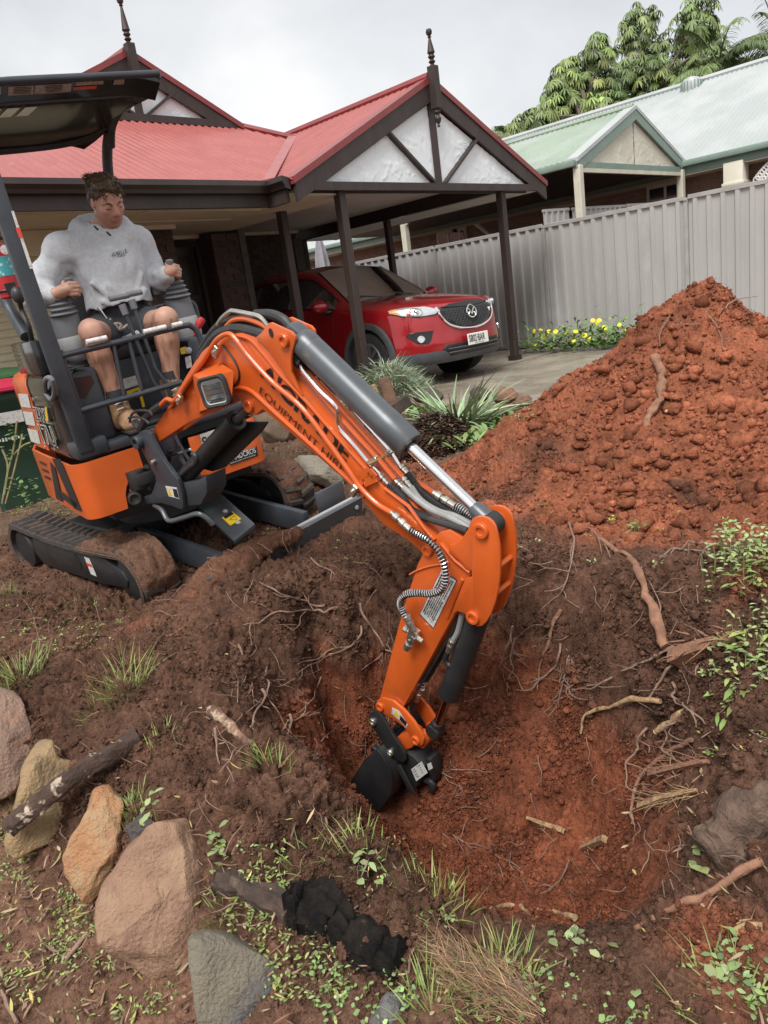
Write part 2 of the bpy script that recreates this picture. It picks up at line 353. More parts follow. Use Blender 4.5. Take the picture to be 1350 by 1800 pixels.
def finial(parent, x, y, z0, ztop, zdrop, m, k=1.0):
    f = MB(); H = ztop - z0
    f.box((x, y, (z0 + zdrop) / 2), (0.10 * k, 0.10 * k, z0 - zdrop))
    f.lathe((x, y, z0 - .03), (0, 0, 1), [(.055 * k, 0), (.035 * k, .03), (.022 * k, .05), (.044 * k, .075), (.022 * k, .10), (.046 * k, .125), (.03 * k, .15), (.048 * k, .17), (.042 * k, .195), (.014 * k, H - .06), (.026 * k, H - .05), (.014 * k, H - .04), (.034 * k, H - .02), (.040 * k, H + .005), (.03 * k, H + .03), (.004, H + .04)], 12)
    f.lathe((x, y, zdrop + .02), (0, 0, -1), [(.05 * k, 0), (.03 * k, .03), (.045 * k, .06), (.022 * k, .09), (.042 * k, .13), (.03 * k, .17), (.012 * k, .185), (.02 * k, .21), (.004, .225)], 12)
    return f.build('finial', m, parent, smooth=40)
gy = 8.95
gable(house, gy, GX, 4.28, 3.83, 3.50, 6.99, 3.50, 0.19, 0, None, 3.52, GX, 0)
hb = 3.60
def tri_panels(parent, y, ax, az_in, lx, rx, zb, kw, sl, sr, m, seed):
    """white panels between king post and two struts; az_in = inner apex height; struts meet the rake at x = sl, sr"""
    L_ = lambda x: az_in - (ax - x) * (az_in - zb) / (ax - lx); R_ = lambda x: az_in - (x - ax) * (az_in - zb) / (rx - ax)
    stucco_panel('stucco_panel', [(lx, zb), (ax - .1, zb), (sl, L_(sl))], y, m, parent, seed=seed)
    stucco_panel('stucco_panel', [(ax - .1, zb), (ax, zb), (ax, az_in), (sl, L_(sl))], y, m, parent, seed=seed + 1)
    stucco_panel('stucco_panel', [(ax, zb), (ax + .1, zb), (sr, R_(sr)), (ax, az_in)], y, m, parent, seed=seed + 2)
    stucco_panel('stucco_panel', [(ax + .1, zb), (rx, zb), (sr, R_(sr))], y, m, parent, seed=seed + 3)
    MB().box((ax, y - .025, (zb + az_in) / 2 + .05), (0.095, 0.03, az_in - zb + .1)).build('king_post', M['timber'], parent, smooth=0)
    for sx, fn in ((sl, L_), (sr, R_)):
        MB().bar((ax + (.09 if sx > ax else -.09), y - .022, zb), (sx, y - .022, fn(sx) + .03), 0.03, 0.09, up=A([0, 1.0, 0])).build('strut', M['timber'], parent, smooth=0)
tri_panels(house, gy + .01, GX, 4.10, 4.15, 6.67, 3.60, .1, 4.85, 5.97, M['stucco'], 40)
finial(house, GX, gy - .09, 4.36, 4.84, 3.95, M['timber'], 1.0)
# gutter, fascia, soffit
MB().prism([(1.4, EY - .03, EZ - .01), (1.4, EY - .12, EZ + .0), (1.4, EY - .13, EZ - .05), (1.4, EY - .10, EZ - .085), (1.4, EY - .09, EZ - .115), (1.4, EY - .03, EZ - .12)], (3.88, 0, 0)).build('gutter', M['gutter'], house, smooth=0)
MB().prism([(5.29, 6.20, EZ - .02), (5.2, 6.20, EZ + .0), (5.19, 6.20, EZ - .05), (5.22, 6.20, EZ - .085), (5.23, 6.20, EZ - .115), (5.29, 6.20, EZ - .13)], (0, .40, 0)).build('gutter', M['gutter'], house, smooth=0)
MB().box((3.35, EY + .01, 2.185), (3.9, .05, .14)).build('veranda_beam', M['timber'], house, smooth=0)
MB().box((5.285, 6.42, 2.165), (.05, .32, .12)).build('veranda_beam', M['timber'], house, smooth=0)
MB().box((3.8, 8.05, 2.20), (5.0, 2.9, .02)).build('soffit', M['soffit'], house, smooth=0)
for yy in (7.15, 7.75): MB().box((3.5, yy, 2.186), (4.2, .035, .012)).build('cover_strip', M['soffit'], house, smooth=0)
MB().box((4.15, 7.4, 2.186), (.035, 1.6, .011)).build('cover_strip', M['soffit'], house, smooth=0)
# walls
bd = M['brickdark']
brick_wall(house, (4.38, 8.05, 0), (1, 0, 0), 0.60, 0.5, 2.15, (0, -1, 0), bd, M['mortar'], limit=60)
brick_wall(house, (4.98, 8.05, 0), (0, 1, 0), 0.95, 0.2, 2.15, (1, 0, 0), bd, M['mortar'], limit=0)
brick_wall(house, (5.89, 8.62, 0), (1, 0, 0), 0.46, -.06, 2.15, (0, -1, 0), bd, M['mortar'], limit=60)
brick_wall(house, (5.89, 8.98, 0), (0, -1, 0), 0.34, -.06, 2.15, (-1, 0, 0), bd, M['mortar'], limit=0)
brick_wall(house, (6.30, 10.42, 0), (1, 0, 0), 2.55, -.06, 2.38, (0, -1, 0), bd, M['mortar'], limit=178, zvis=0.9)
MB().box((6.36, 9.5, 1.16), (.1, 1.8, 2.44)).build('wall', M['mortar'], house, smooth=0)
d_ = MB().box((5.44, 9.02, 1.0), (.9, .05, 2.1)).build('door', M['doorbrown'], house, smooth=0)
for k in range(2):
    for q in range(3): MB().box((5.24 + .4 * k, 8.99, .45 + .62 * q), (.28, .02, .5)).build('door_panel', M['doorbrown'], d_, bevel=.008)
for xx in (5.02, 5.86): MB().box((xx, 8.97, 1.02), (.06, .08, 2.2)).build('door_frame', M['timber'], house, smooth=0)
MB().box((4.69, 8.03, 2.165), (.64, .06, .045)).build('cornice', M['soffit'], house, smooth=0)
MB().box((5.43, 8.95, 2.165), (.95, .06, .045)).build('cornice', M['soffit'], house, smooth=0)
MB().box((7.6, 10.39, 2.36), (2.5, .06, .045)).build('cornice', M['soffit'], house, smooth=0)
# garage door of fine ribs
rd = MB(); z = -.05
prof = []
while z < 1.93:
    prof += [(z, 0), (z + .022, -.016), (z + .05, -.016), (z + .068, 0)]; z += .076
G = [[(x, 8.12 + dy, zz) for zz, dy in prof] for x in (1.2, 4.36)]
rd.grid(G); rd.build('roller_door', M['creamdoor'], house, smooth=0, fix=False)
MB().box((2.8, 8.09, 2.06), (3.2, .06, .25)).build('door_header', M['creamdoor'], house, smooth=0)
MB().box((1.2, 12, 1.1), (.2, 8, 2.3)).build('wall', M['mortar'], house, smooth=0)
MB().box((5.2, 19.8, 1.1), (8, .2, 2.3)).build('wall', M['mortar'], house, smooth=0)
MB().box((8.85, 15, 1.1), (.2, 9.2, 2.3)).build('wall', M['mortar'], house, smooth=0)
# ------------------------------------------------------------------ carport
cp = thing('carport', (7.6, 6.3, -0.05), 'gabled carport with brown posts and white stucco gable over the red car', 'carport')
CY = 6.22; CX0, CX1, CAX, CAZ, CEZ = 5.30, 10.03, 7.65, 3.43, 2.30
PT = (CAZ - CEZ) / (CAX - CX0)
zl = lambda x: CEZ + (x - CX0) * PT; zr = lambda x: CAZ - (x - CAX) * PT
def lefttop(t): x = CX0 + t; return EY + (zl(x) - EZ) / TP if x < 7.43 else 10.8
roof_strip('roof', arange(CY - .05, 10.8), lambda y: max(0, ((EZ + (y - EY) * TP) - CEZ) / PT) if y > EY and y < 8.55 else (0 if y < 8.55 else 2.13), lambda y: CAX - CX0, lambda y, t: A([CX0 + t, y, zl(CX0 + t) + .012]), (-PT, 0, 1), M['roofred'], cp)
roof_strip('roof', arange(CY - .05, 10.8), lambda y: 0, lambda y: CX1 - CAX, lambda y, t: A([CAX + t, y, zr(CAX + t) + .012]), (PT, 0, 1), M['roofred'], cp)
MB().tube([(CAX, CY - .05, CAZ + .02), (CAX, 10.8, CAZ + .02)], .06, 6).build('ridge_cap', M['bargered'], cp)
MB().prism([(5.27, 6.60, 2.372), (7.42, 8.55, 3.375), (7.56, 8.52, 3.385), (5.4, 6.56, 2.39)], (0, 0, .015)).build('valley_flashing', M['roofred'], cp, smooth=0)
gable(cp, CY, CAX, CAZ, CX0 + .03, CEZ - .0, CX1 - .03, CEZ + .0, 0.205, 0, None, 2.205, CAX, 0)
tri_panels(cp, CY + .005, CAX, CAZ - .25, 5.72, 9.58, 2.288, .1, 6.82, 8.48, M['stucco'], 60)
finial(cp, CAX, CY - .11, 3.55, 3.93, 3.10, M['timber'], .95)
for (x, y, wd) in ((6.05, 6.30, .1), (9.06, 6.30, .1), (6.05, 7.33, .1), (9.1, 8.5, .09), (9.1, 10.55, .09)):
    p_ = MB().box((x, y, 1.07), (wd, wd, 2.29)).build('post', M['timber'], cp, smooth=0, bevel=.006, seg=1)
    MB().box((x, y, -.03), (wd + .04, wd + .04, .10)).build('post_base', M['gutter'], p_, smooth=0)
for y in (6.3,): MB().box((7.6, y + .03, 2.25), (4.2, .05, .09)).build('beam', M['timber'], cp, smooth=0)
MB().box((9.1, 8.5, 2.31), (.10, 4.4, .19)).build('beam', M['gutter'], cp, smooth=0)
MB().box((6.05, 7.0, 2.27), (.09, 1.4, .12)).build('beam', M['timber'], cp, smooth=0)
MB().box((7.58, 8.5, 2.40), (2.95, 4.2, .02)).build('ceiling', M['ceiling'], cp, smooth=0)
MB().box((9.6, 8.45, 2.235), (.85, 4.5, .02)).build('soffit', M['ceiling'], cp, smooth=0)
MB().box((5.68, 6.45, 2.19), (.72, .3, .02)).build('soffit', M['soffit'], cp, smooth=0)
MB().box((10.0, 8.45, 2.27), (.04, 4.5, .10)).build('fascia', M['gutter'], cp, smooth=0)
# ------------------------------------------------------------------ steel fence
FX = 10.61; FB = -.06
fn = thing('steel_fence', (FX, 8, FB), 'long grey ribbed steel fence beside the driveway and dirt mound', 'fence')
posts = [onX(u, v, FX)[1] for u, v in ((955, 394), (1206, 341))]
pitch = posts[0] - posts[1]; ys = [posts[0] + pitch * k for k in range(-4, 6)]
for i, y in enumerate(ys):
    zt = 1.79 + .01 * math.sin(i * 1.7)
    MB().box((FX - .012, y, (zt + FB) / 2), (.055, .05, zt - FB)).build('post', M['fencepost'], fn, bevel=.004, seg=1)
    for q in range(2): MB().lathe((FX - .04, y + .012 * (q * 2 - 1), zt - .04 - .0 * q), (-1, 0, 0), [(.008, 0), (.008, .006), (.001, .007)], 6).build('screw', M['gutter'], fn)
    if i + 1 < len(ys):
        y2 = ys[i + 1]
        for z in (zt - .0, FB + .05): MB().box((FX, (y + y2) / 2, z), (.04, y2 - y - .05, .055)).build('rail', M['fencepost'], fn, bevel=.004, seg=1)
        n3 = 3; wv = (y2 - y - .05) / n3
        for k in range(n3):
            ya = y + .025 + k * wv; V = []; prof = [(0, 0)]
            nr = 4
            for r in range(nr):
                b = (r + .5) * wv / nr; prof += [(b - .042, 0), (b - .024, -.030), (b + .024, -.030), (b + .042, 0)]
            prof += [(wv - .001, 0)]
            G = [[(FX + .012 + dx + .0015 * k + .006 * math.sin(3 * yy + zz * 2.0) * math.sin(zz * 1.7), ya + yy, zz) for yy, dx in prof] for zz in np.linspace(FB + .04, zt - .02, 6)]
            mb = MB(); mb.grid(G); mb.build('fence_sheet', M['fence'], fn, smooth=30, fix=False)
fn2 = thing('steel_fence', (11.6, 5.9, FB), 'short pale ribbed fence return rising behind the long fence, below the neighbour porch', 'fence')
for (a, b, zt) in (((10.75, 6.72), (11.35, 6.62), 2.02), ((11.42, 6.60), (12.9, 6.45), 2.02), ((12.95, 6.45), (14.6, 6.3), 2.03)):
    a = A([*a, 0.]); b = A([*b, 0.]); d = b - a; n_ = np.linalg.norm(d); d /= n_; nn = A([d[1], -d[0], 0]); prof = [(0, 0)]; x = .06
    while x < n_ - .06: prof += [(x - .03, 0), (x - .018, .022), (x + .018, .022), (x + .03, 0)]; x += .14
    prof += [(n_, 0)]; G = [[a + d * t + nn * q + ZU * zz for t, q in prof] for zz in (0, zt)]
    mb = MB(); mb.grid(G); mb.build('fence_sheet', M['fence'], fn2, smooth=0, fix=False)
    MB().bar(a + ZU * zt, b + ZU * zt, .04, .04).build('rail', M['fencepost'], fn2, smooth=0)
# ------------------------------------------------------------------ neighbour house
nb = thing('brick_house', (17, 8, -.1), 'pale brick house with a green corrugated roof and cream gabled porch behind the fence', 'house')
NE = 15.0; NZ = 2.70
roof_strip('roof', arange(1, 24), lambda y: 0, lambda y: 4.2, lambda y, t: A([NE + t, y, NZ + .05 + t * .5]), (-.5, 0, 1), M['roofpale'], nb, amp=.012)
roof_strip('roof', arange(1, 24, .1), lambda y: 0, lambda y: 4.2, lambda y, t: A([NE + 8.4 - t, y, NZ + .05 + t * .5]), (.5, 0, 1), M['roofpale'], nb)
MB().tube([(NE + 4.2, 1, NZ + 2.17), (NE + 4.2, 24, NZ + 2.17)], .07, 6).build('ridge_cap', M['roofpale'], nb)
MB().box((NE - .05, 12, NZ), (.12, 22, .11)).build('gutter', M['trimgreen'], nb, bevel=.02)
MB().box((NE + .02, 12, NZ - .12), (.04, 22, .14)).build('fascia', M['trimgreen'], nb, smooth=0)
MB().box((NE + .3, 12, NZ - .19), (.6, 22, .02)).build('soffit', M['soffit'], nb, smooth=0)
WX = NE + .6
# porch roof
PY = 6.31; PL, PR, PA, PAZ, PEZ = 11.12, 15.16, 13.1, 3.52, 2.66
pt = (PAZ - PEZ) / (PA - PL)
roof_strip('porch_roof', arange(PY, 13.5), lambda y: 0, lambda y: PA - PL, lambda y, t: A([PL + t, y, PEZ + t * pt + .03]), (-pt, 0, 1), M['roofgreen'], nb)
roof_strip('porch_roof', arange(PY, 13.5, .02), lambda y: 0, lambda y: PR - PA, lambda y, t: A([PR - t, y, PEZ + t * pt + .03]), (pt, 0, 1), M['roofgreen'], nb)
roof_strip('porch_ceiling', arange(PY + .1, 13.5, .5), lambda y: 0, lambda y: 4.0, lambda y, t: A([PL + .03 + t, y, PEZ - .06]), (0, 0, -1), M['gutter'], nb)
MB().tube([(PA, PY, PAZ + .04), (PA, 13.5, PAZ + .04)], .05, 6).build('ridge_cap', M['roofgreen'], nb)
MB().box((PL - .05, 9.9, PEZ - .03), (.1, 7.2, .1)).build('gutter', M['trimgreen'], nb, bevel=.015)
for fx in (PL, PR):
    s = 1 if fx > PA else -1; a = A([PA, PY, PAZ]); b = A([fx, PY, PEZ])
    MB().prism([a, b, b - A([0, 0, .15]), a - A([0, 0, .17])], (0, -.04, 0)).build('bargeboard', M['trimgreen'], nb, smooth=0)
    MB().prism([a + A([0, -.05, .05]), b + A([s * .02, -.05, .05]), b + A([s * .02, -.05, -.01]), a + A([0, -.05, -.01])], (0, .2, 0)).build('barge_cap', M['roofpale'], nb, smooth=0)
stucco_panel('stucco_panel', [(PL + .3, PEZ - .02), (PA - .01, PEZ - .02), (PA - .01, PAZ - .15)], PY + .02, M['stuccocream'], nb, seed=80)
stucco_panel('stucco_panel', [(PA + .01, PEZ - .02), (PR - .3, PEZ - .02), (PA + .01, PAZ - .15)], PY + .02, M['stuccocream'], nb, seed=84)
MB().box((PA, PY, PEZ - .055), (4.0, .06, .09)).build('tie_beam', M['trimgreen'], nb, smooth=0)
MB().box((PA, PY, PEZ - .13), (3.8, .06, .06)).build('beam', M['creampost'], nb, smooth=0)
for x, y in ((PL + .05, PY), (PR - .25, PY), (PL + .05, 10.0), (PL + .05, 13.3)):
    MB().box((x, y, 1.25), (.12, .12, 2.7)).build('post', M['creampost'], nb, bevel=.01, seg=1)
    if y > 7: MB().bar((x, y, 2.3), (x + .0, y - .4, 2.6), .05, .05).build('brace', M['creampost'], nb, smooth=0)
# walls and windows behind the fence
brick_wall(nb, (WX, 24, 0), (0, -1, 0), 23, 1.2, 2.5, (-1, 0, 0), M['brickpale'], M['mortarpale'], limit=240, zvis=2.15)
MB().box((WX + .06, 12.5, .55), (.1, 23, 1.3)).build('wall', M['brickpale'][0], nb, smooth=0)
for (u0, u1, zb) in ((965, 1010, 1.2), (1145, 1192, 1.2), (770, 800, 1.2), (800, 815, 1.2)):
    y0, y1 = [onX(u, 380 if u < 1000 else 340, WX)[1] for u in (u1, u0)]
    f_ = MB().box((WX - .03, (y0 + y1) / 2, 1.85), (.08, abs(y1 - y0) + .14, 1.3)).build('window', M['creampost'], nb, smooth=0)
    MB().box((WX - .045, (y0 + y1) / 2, 1.85), (.08, abs(y1 - y0), 1.16)).build('pane', M['darkglass'], f_, smooth=0)
    MB().box((WX - .075, (y0 + y1) / 2 - .1 * (y1 - y0), 1.85), (.05, .05, 1.16)).build('mullion', M['creampost'], f_, smooth=0)
    MB().box((WX - .072, (y0 + y1) / 2, 2.1), (.05, abs(y1 - y0), .04)).build('glazing_bar', M['creampost'], f_, smooth=0)
# pale pillar, lace bracket and dark grille at the right
py = onX(1290, 310, WX - .6)[1]
MB().box((WX - .5, py, 1.3), (.3, .34, 2.5)).build('pillar', M['stuccocream'], nb, bevel=.01)
MB().box((WX - .5, py, 2.18), (.35, .39, .06)).build('pillar_cap', M['stuccocream'], nb, bevel=.01)
lb = MB(); y0 = py - .3
for k in range(16):
    t = k / 15; yy = y0 - .05 - .55 * t; zz = 2.48 - .36 * (1 - t) ** 2
    for q in range(2):
        r = .05; c = A([WX - .5, yy - .03 * q, zz + .06 * (1 - 2 * q) * (1 - t)]); lb.tube([c + r * A([0, math.cos(a), math.sin(a)]) for a in np.linspace(0, 6.3, 12)], .012, 5)
lb.build('lace_bracket', M['white'], nb)
gr = MB()
for k in range(9): gr.bar((WX - .02, y0 - .1 - .08 * k, 1.4), (WX - .02, y0 - .34 - .08 * k, 2.3), .015, .015); gr.bar((WX - .05, y0 - .34 - .08 * k, 1.4), (WX - .05, y0 - .1 - .08 * k, 2.3), .015, .015)
gr.build('window_grille', M['gutter'], nb, smooth=0)
MB().box((WX - .005, y0 - .6, 1.85), (.06, 1.0, 1.1)).build('window', mat('redwin', (.10, .02, .02), .3), nb, smooth=0)
# downpipe, roof ventilator
dq = onX(830, 400, WX - .15)
MB().tube([dq + A([0, 0, .35]), dq + A([0, 0, .22]), dq + A([0, -.06, .12]), dq + A([0, -.5, -.25]), dq + A([0, -.5, -1.5])], .05, 10).build('downpipe', M['white'], nb)
vp = onX(1216, 168, NE + 4.0); vb = MB(); vb.lathe((vp[0], vp[1], NZ + 1.58), (0, 0, 1), [(.13, 0), (.13, .32), (.2, .34), (.22, .42), (.22, .55), (.17, .64), (.05, .68)], 16)
vt = vb.build('roof_vent', M['roofpale'], nb); z0 = NZ + 1.58
for k in range(18):
    a = 2 * math.pi * k / 18; MB().box((vp[0] + .225 * math.cos(a), vp[1] + .225 * math.sin(a), z0 + .49), (.03, .012, .16), A([[math.cos(a), math.sin(a), 0], [-math.sin(a), math.cos(a), 0], [0, 0, 1]])).build('vane', M['trimgreen'], vt, smooth=0)
sk = onX(985, 228, NE + 3.4); MB().box((PA + .4, sk[1] * 0 + 9.2, PAZ + .03), (.8, 1.5, .16)).build('skylight', M['trimgreen'], nb, bevel=.05)
# low cream fence and second neighbour wall glimpsed past the car
cf = thing('cream_fence', (10.2, 12.6, FB), 'low cream slatted fence seen over the red car roof', 'fence')
for k in range(18):
    x = 7.9 + .19 * k; MB().box((x, 13.6, .85), (.17, .03, 1.75)).build('fence_slat', M['creampost'], cf, bevel=.01, seg=1)
MB().box((9.5, 13.63, 1.3), (3.4, .04, .08)).build('rail', M['creampost'], cf, smooth=0)
# folded garden umbrella
up = ond(567, 462, 15.5); up[2] = 0
um = thing('garden_umbrella', up, 'folded grey garden umbrella on a pole behind the carport', 'umbrella')
MB().cyl(up, up + ZU * 2.6, .03, 8).build('pole', M['white'], um)
MB().tube([up + ZU * z for z in (1.05, 1.2, 1.6, 2.1, 2.5)], [.27, .24, .19, .14, .05], 14, ring=[1, .7] * 7).build('canopy', M['cloth_grey'], um, smooth=60)
# ------------------------------------------------------------------ ground: one sheet with the pit, the spoil mound and the rock-wall bank
def ds(d, s, z): p = FH * d + RH * s; return A([p[0], p[1], z])
# soil kinds: 0 dark topsoil, 1 red subsoil, 2 trodden brown path, 3 yard earth
CPZ = [  # photo pixel, height, soil
 (60,1080,-.30,0),(200,1150,-.32,0),(350,1130,-.28,0),(200,1250,-.40,0),(50,1230,-.40,0),(330,1250,-.37,0),(300,1330,-.42,0),(400,1420,-.46,0),(480,1400,-.45,0),(520,1480,-.52,0),(150,1300,-.43,0),(420,1300,-.40,0),
 (20,1270,-.45,0),(130,1370,-.49,0),(240,1450,-.52,0),(350,1490,-.54,0),(430,1560,-.59,0),(560,1630,-.62,0),(700,1710,-.62,0),
 (20,1480,-.82,2),(130,1590,-.82,2),(200,1690,-.82,2),(300,1730,-.82,2),(40,1650,-.86,2),(100,1780,-.86,2),(300,1790,-.82,2),(430,1790,-.77,2),(600,1790,-.69,2),(750,1780,-.63,2),(900,1785,-.59,0),(1100,1785,-.56,0),(1300,1785,-.54,0),(1180,1740,-.55,0),(60,1002,-.36,0),(150,1032,-.36,0),(258,1058,-.35,0),(330,1060,-.28,0),
 (660,1500,-.54,0),(760,1610,-.60,0),(870,1655,-.60,0),(1000,1690,-.57,0),(1120,1680,-.55,.4),(1230,1600,-.55,.5),(1300,1530,-.50,0),(1345,1480,-.45,0),(960,1640,-.68,.8),
 (750,1545,-.88,1),(850,1600,-.80,1),(850,1560,-.93,1),(850,1520,-1.03,1),(880,1487,-1.13,.9),(880,1437,-.99,1),(900,1380,-.93,1),(900,1320,-.84,1),(900,1260,-.74,1),(900,1200,-.62,.6),(900,1130,-.45,.1),(900,1062,-.27,0),
 (1050,1385,-.81,1),(1050,1500,-1.0,.8),(1050,1450,-.88,1),(1050,1235,-.53,.3),(1050,1570,-.85,.9),(1050,1620,-.74,.7),(960,1240,-.66,.6),(960,1440,-.95,1),(960,1495,-1.11,.8),(970,1350,-.84,1),(970,1560,-.93,1),(1000,1320,-.77,1),
 (800,1042,-.27,0),(800,1130,-.52,.2),(800,1230,-.75,.9),(800,1320,-.885,1),(800,1400,-1.08,1),(800,1455,-1.18,1),(800,1520,-1.02,1),(700,1025,-.25,0),(700,1100,-.45,.2),(700,1150,-.57,.7),(700,1250,-.86,1),(700,1330,-1.10,1),(700,1420,-1.26,1),(700,1475,-1.16,1),
 (600,1055,-.28,.1),(600,1110,-.43,.4),(600,1160,-.54,.9),(600,1250,-.80,1),(600,1330,-1.02,1),(610,1400,-1.20,1),(650,1440,-1.26,1),(520,1095,-.31,0),(490,1200,-.52,.7),(530,1310,-.70,.9),(555,1250,-.67,1),(430,1160,-.34,0),(430,1230,-.39,0),(480,1300,-.45,0),(540,1365,-.50,0),(600,1440,-.52,0),
 (1150,1240,-.41,.1),(1150,1320,-.53,.4),(1150,1400,-.61,.4),(1130,1470,-.66,.5),(1100,1420,-.72,.8),(1090,1570,-.77,.8),(1250,1350,-.42,0),(1200,1400,-.51,.1),(1300,1430,-.42,0),(1250,1490,-.52,.1),
 (950,1070,-.27,0),(1050,1110,-.26,0),(1150,1130,-.22,0),(1250,1190,-.20,0),(1330,1270,-.22,0),(1200,1060,-.10,.1),(1320,1110,-.08,0),(1340,1000,.02,.4),(1100,1000,-.12,.1),(1000,990,-.14,.1),(900,940,-.15,.2),(800,960,-.20,.1),(700,970,-.20,.1),(420,1040,-.24,0),(600,970,-.18,0),(500,1020,-.23,0)]
CPD = [(1255,488,4.6,1),(1225,500,4.62,1),(1290,515,4.58,1),(1130,572,4.7,1),(1000,662,4.72,1),(905,735,4.75,1),(800,840,4.75,.9),(1345,570,4.5,1),(1250,650,4.28,1),(1100,760,4.26,1),(1330,720,4.0,1),(1290,810,3.78,1),(1150,890,3.62,.9),(1000,850,4.02,.8),(900,880,4.12,.5),(1340,900,3.42,1),(1050,920,3.75,.5),(1230,940,3.35,.6),(850,880,4.35,.5)]
CPX = [(1.0,4.9,-.27,3),(2.0,5.5,-.15,3),(3.2,5,-.12,3),(3.3,3.6,-.17,0),(1.1,3.0,-.33,0),(.5,4.5,-.26,3),(0,6,-.18,3),(2.5,2.95,-.22,0),(2.1,4.1,-.24,0),(4,7,-.12,3),(6,5.5,-.1,3),(8,4,-.1,3),(10,3,-.1,3),(10.4,8,-.1,3),(-5,8,-.2,3),(-10,0,-.4,2),(0,14,-.1,3),(12,12,-.1,3),(20,0,-.1,3),(40,20,-.1,3),(10,40,-.1,3),(-30,20,-.3,3),(0,-30,-.6,2),(30,-20,-.2,3),(-.4,-.4,-.70,2),(.3,.3,-.68,2),(-1.5,0,-.8,2),(1.8,-1.4,-.6,2),(-1,1.5,-.86,2),(-2.2,2.3,-.85,2),(-3,4.5,-.5,3),(-1.4,4.2,-.35,3),(3,-3,-.5,2),(-2,-3,-.8,2),(5,-2,-.3,3)]
CPS = [(6.0,2.3,-.05,3),(6.4,2.9,-.06,3),(5.75,1.4,-.08,.6),(5.9,3.6,0,1),(4.6,3.3,.15,1),(4.4,4.0,-.06,1),(3.2,2.4,0,.5),(2.4,2.0,-.1,0),(1.7,1.6,-.42,0),(5.2,.7,-.1,3),(5.0,4.6,-.08,3),(2.9,3.2,-.05,.5),(5.4,2.5,.42,1),(5.3,3.1,.2,1)]
ctl = [(*onz(u, v, z), k) for u, v, z, k in CPZ] + [(*ond(u, v, d), k) for u, v, d, k in CPD] + [(x, y, z, k) for x, y, z, k in CPX] + [(*ds(d, s, z), k) for d, s, z, k in CPS]
ctl = A(ctl); CX = ctl[:, :2]; CZv = ctl[:, 2]; CK = ctl[:, 3]
def phi(r2): return np.sqrt(r2 + 0.06 ** 2)
_K = phi(((CX[:, None] - CX[None]) ** 2).sum(-1)); _n = len(CX)
_M = np.zeros((_n + 1, _n + 1)); _M[:_n, :_n] = _K - np.eye(_n) * 0.004; _M[_n, :_n] = _M[:_n, _n] = 1
_w = np.linalg.solve(_M, np.append(CZv, 0))
SOIL = A([[.115, .058, .037], [.255, .086, .044], [.180, .097, .063], [.145, .094, .062]])
def base_h(x, y):
    out = np.empty(len(x)); 
    for a in range(0, len(x), 40000):
        P = np.column_stack([x[a:a + 40000], y[a:a + 40000]]); r2 = (P ** 2).sum(1)[:, None] + (CX ** 2).sum(1)[None] - 2 * P @ CX.T
        out[a:a + 40000] = phi(np.maximum(r2, 0)) @ _w[:-1] + _w[-1]
    return np.clip(out, -1.4, 1.2)
_kw = np.zeros((_n, 4))
for i, k in enumerate(CK):
    if k <= 1: _kw[i, 0] = 1 - k; _kw[i, 1] = k
    else: _kw[i, int(k)] = 1
def soil_w(x, y):
    out = np.empty((len(x), 4))
    for a in range(0, len(x), 40000):
        P = np.column_stack([x[a:a + 40000], y[a:a + 40000]]); r2 = (P ** 2).sum(1)[:, None] + (CX ** 2).sum(1)[None] - 2 * P @ CX.T
        q = 1 / (np.maximum(r2, 0) + 0.004) ** 1.6; out[a:a + 40000] = (q @ _kw) / q.sum(1)[:, None]
    return out
def graded(a, b, fine, segs):
    """coordinate list: spacing `fine` between a and b, growing outside"""
    c = list(np.arange(a, b, fine)); st = fine; x = b
    while x < segs[1]: c.append(x); st = min(st * (1.013 if x < b + 2.2 else 1.09), 6); x += st
    st = fine; x = a - fine
    while x > segs[0]: c.insert(0, x); st = min(st * (1.013 if x > a - 1.8 and segs[0] < -100 else 1.09), 6); x -= st
    return A(c)
gd = graded(1.25, 3.3, 0.006, (-60, 160)); gs = graded(-1.45, 1.45, 0.006, (-110, 110))
DD, SS = np.meshgrid(gd, gs, indexing='ij'); XX = (DD * FH[0] + SS * RH[0]).ravel(); YY = (DD * FH[1] + SS * RH[1]).ravel()
near = (XX ** 2 + YY ** 2 < 13 ** 2)
Zb = np.full(len(XX), -.1); Zb[near] = base_h(XX[near], YY[near])
far = ~near; Zb[far] = base_h(XX[far], YY[far])
ZZ = Zb.reshape(DD.shape); tx = np.gradient(ZZ, gd, axis=0); ty = np.gradient(ZZ, gs, axis=1)
Nn = np.stack([-(tx[..., None] * FH + ty[..., None] * RH)[..., 0], -(tx[..., None] * FH + ty[..., None] * RH)[..., 1], np.ones_like(tx)], -1)
Nn /= np.linalg.norm(Nn, axis=-1, keepdims=True); Nn = Nn.reshape(-1, 3)
GP = np.column_stack([XX, YY, Zb]); sw = np.zeros((len(XX), 4)); sw[:, 3] = 1; sw[near] = soil_w(XX[near], YY[near])
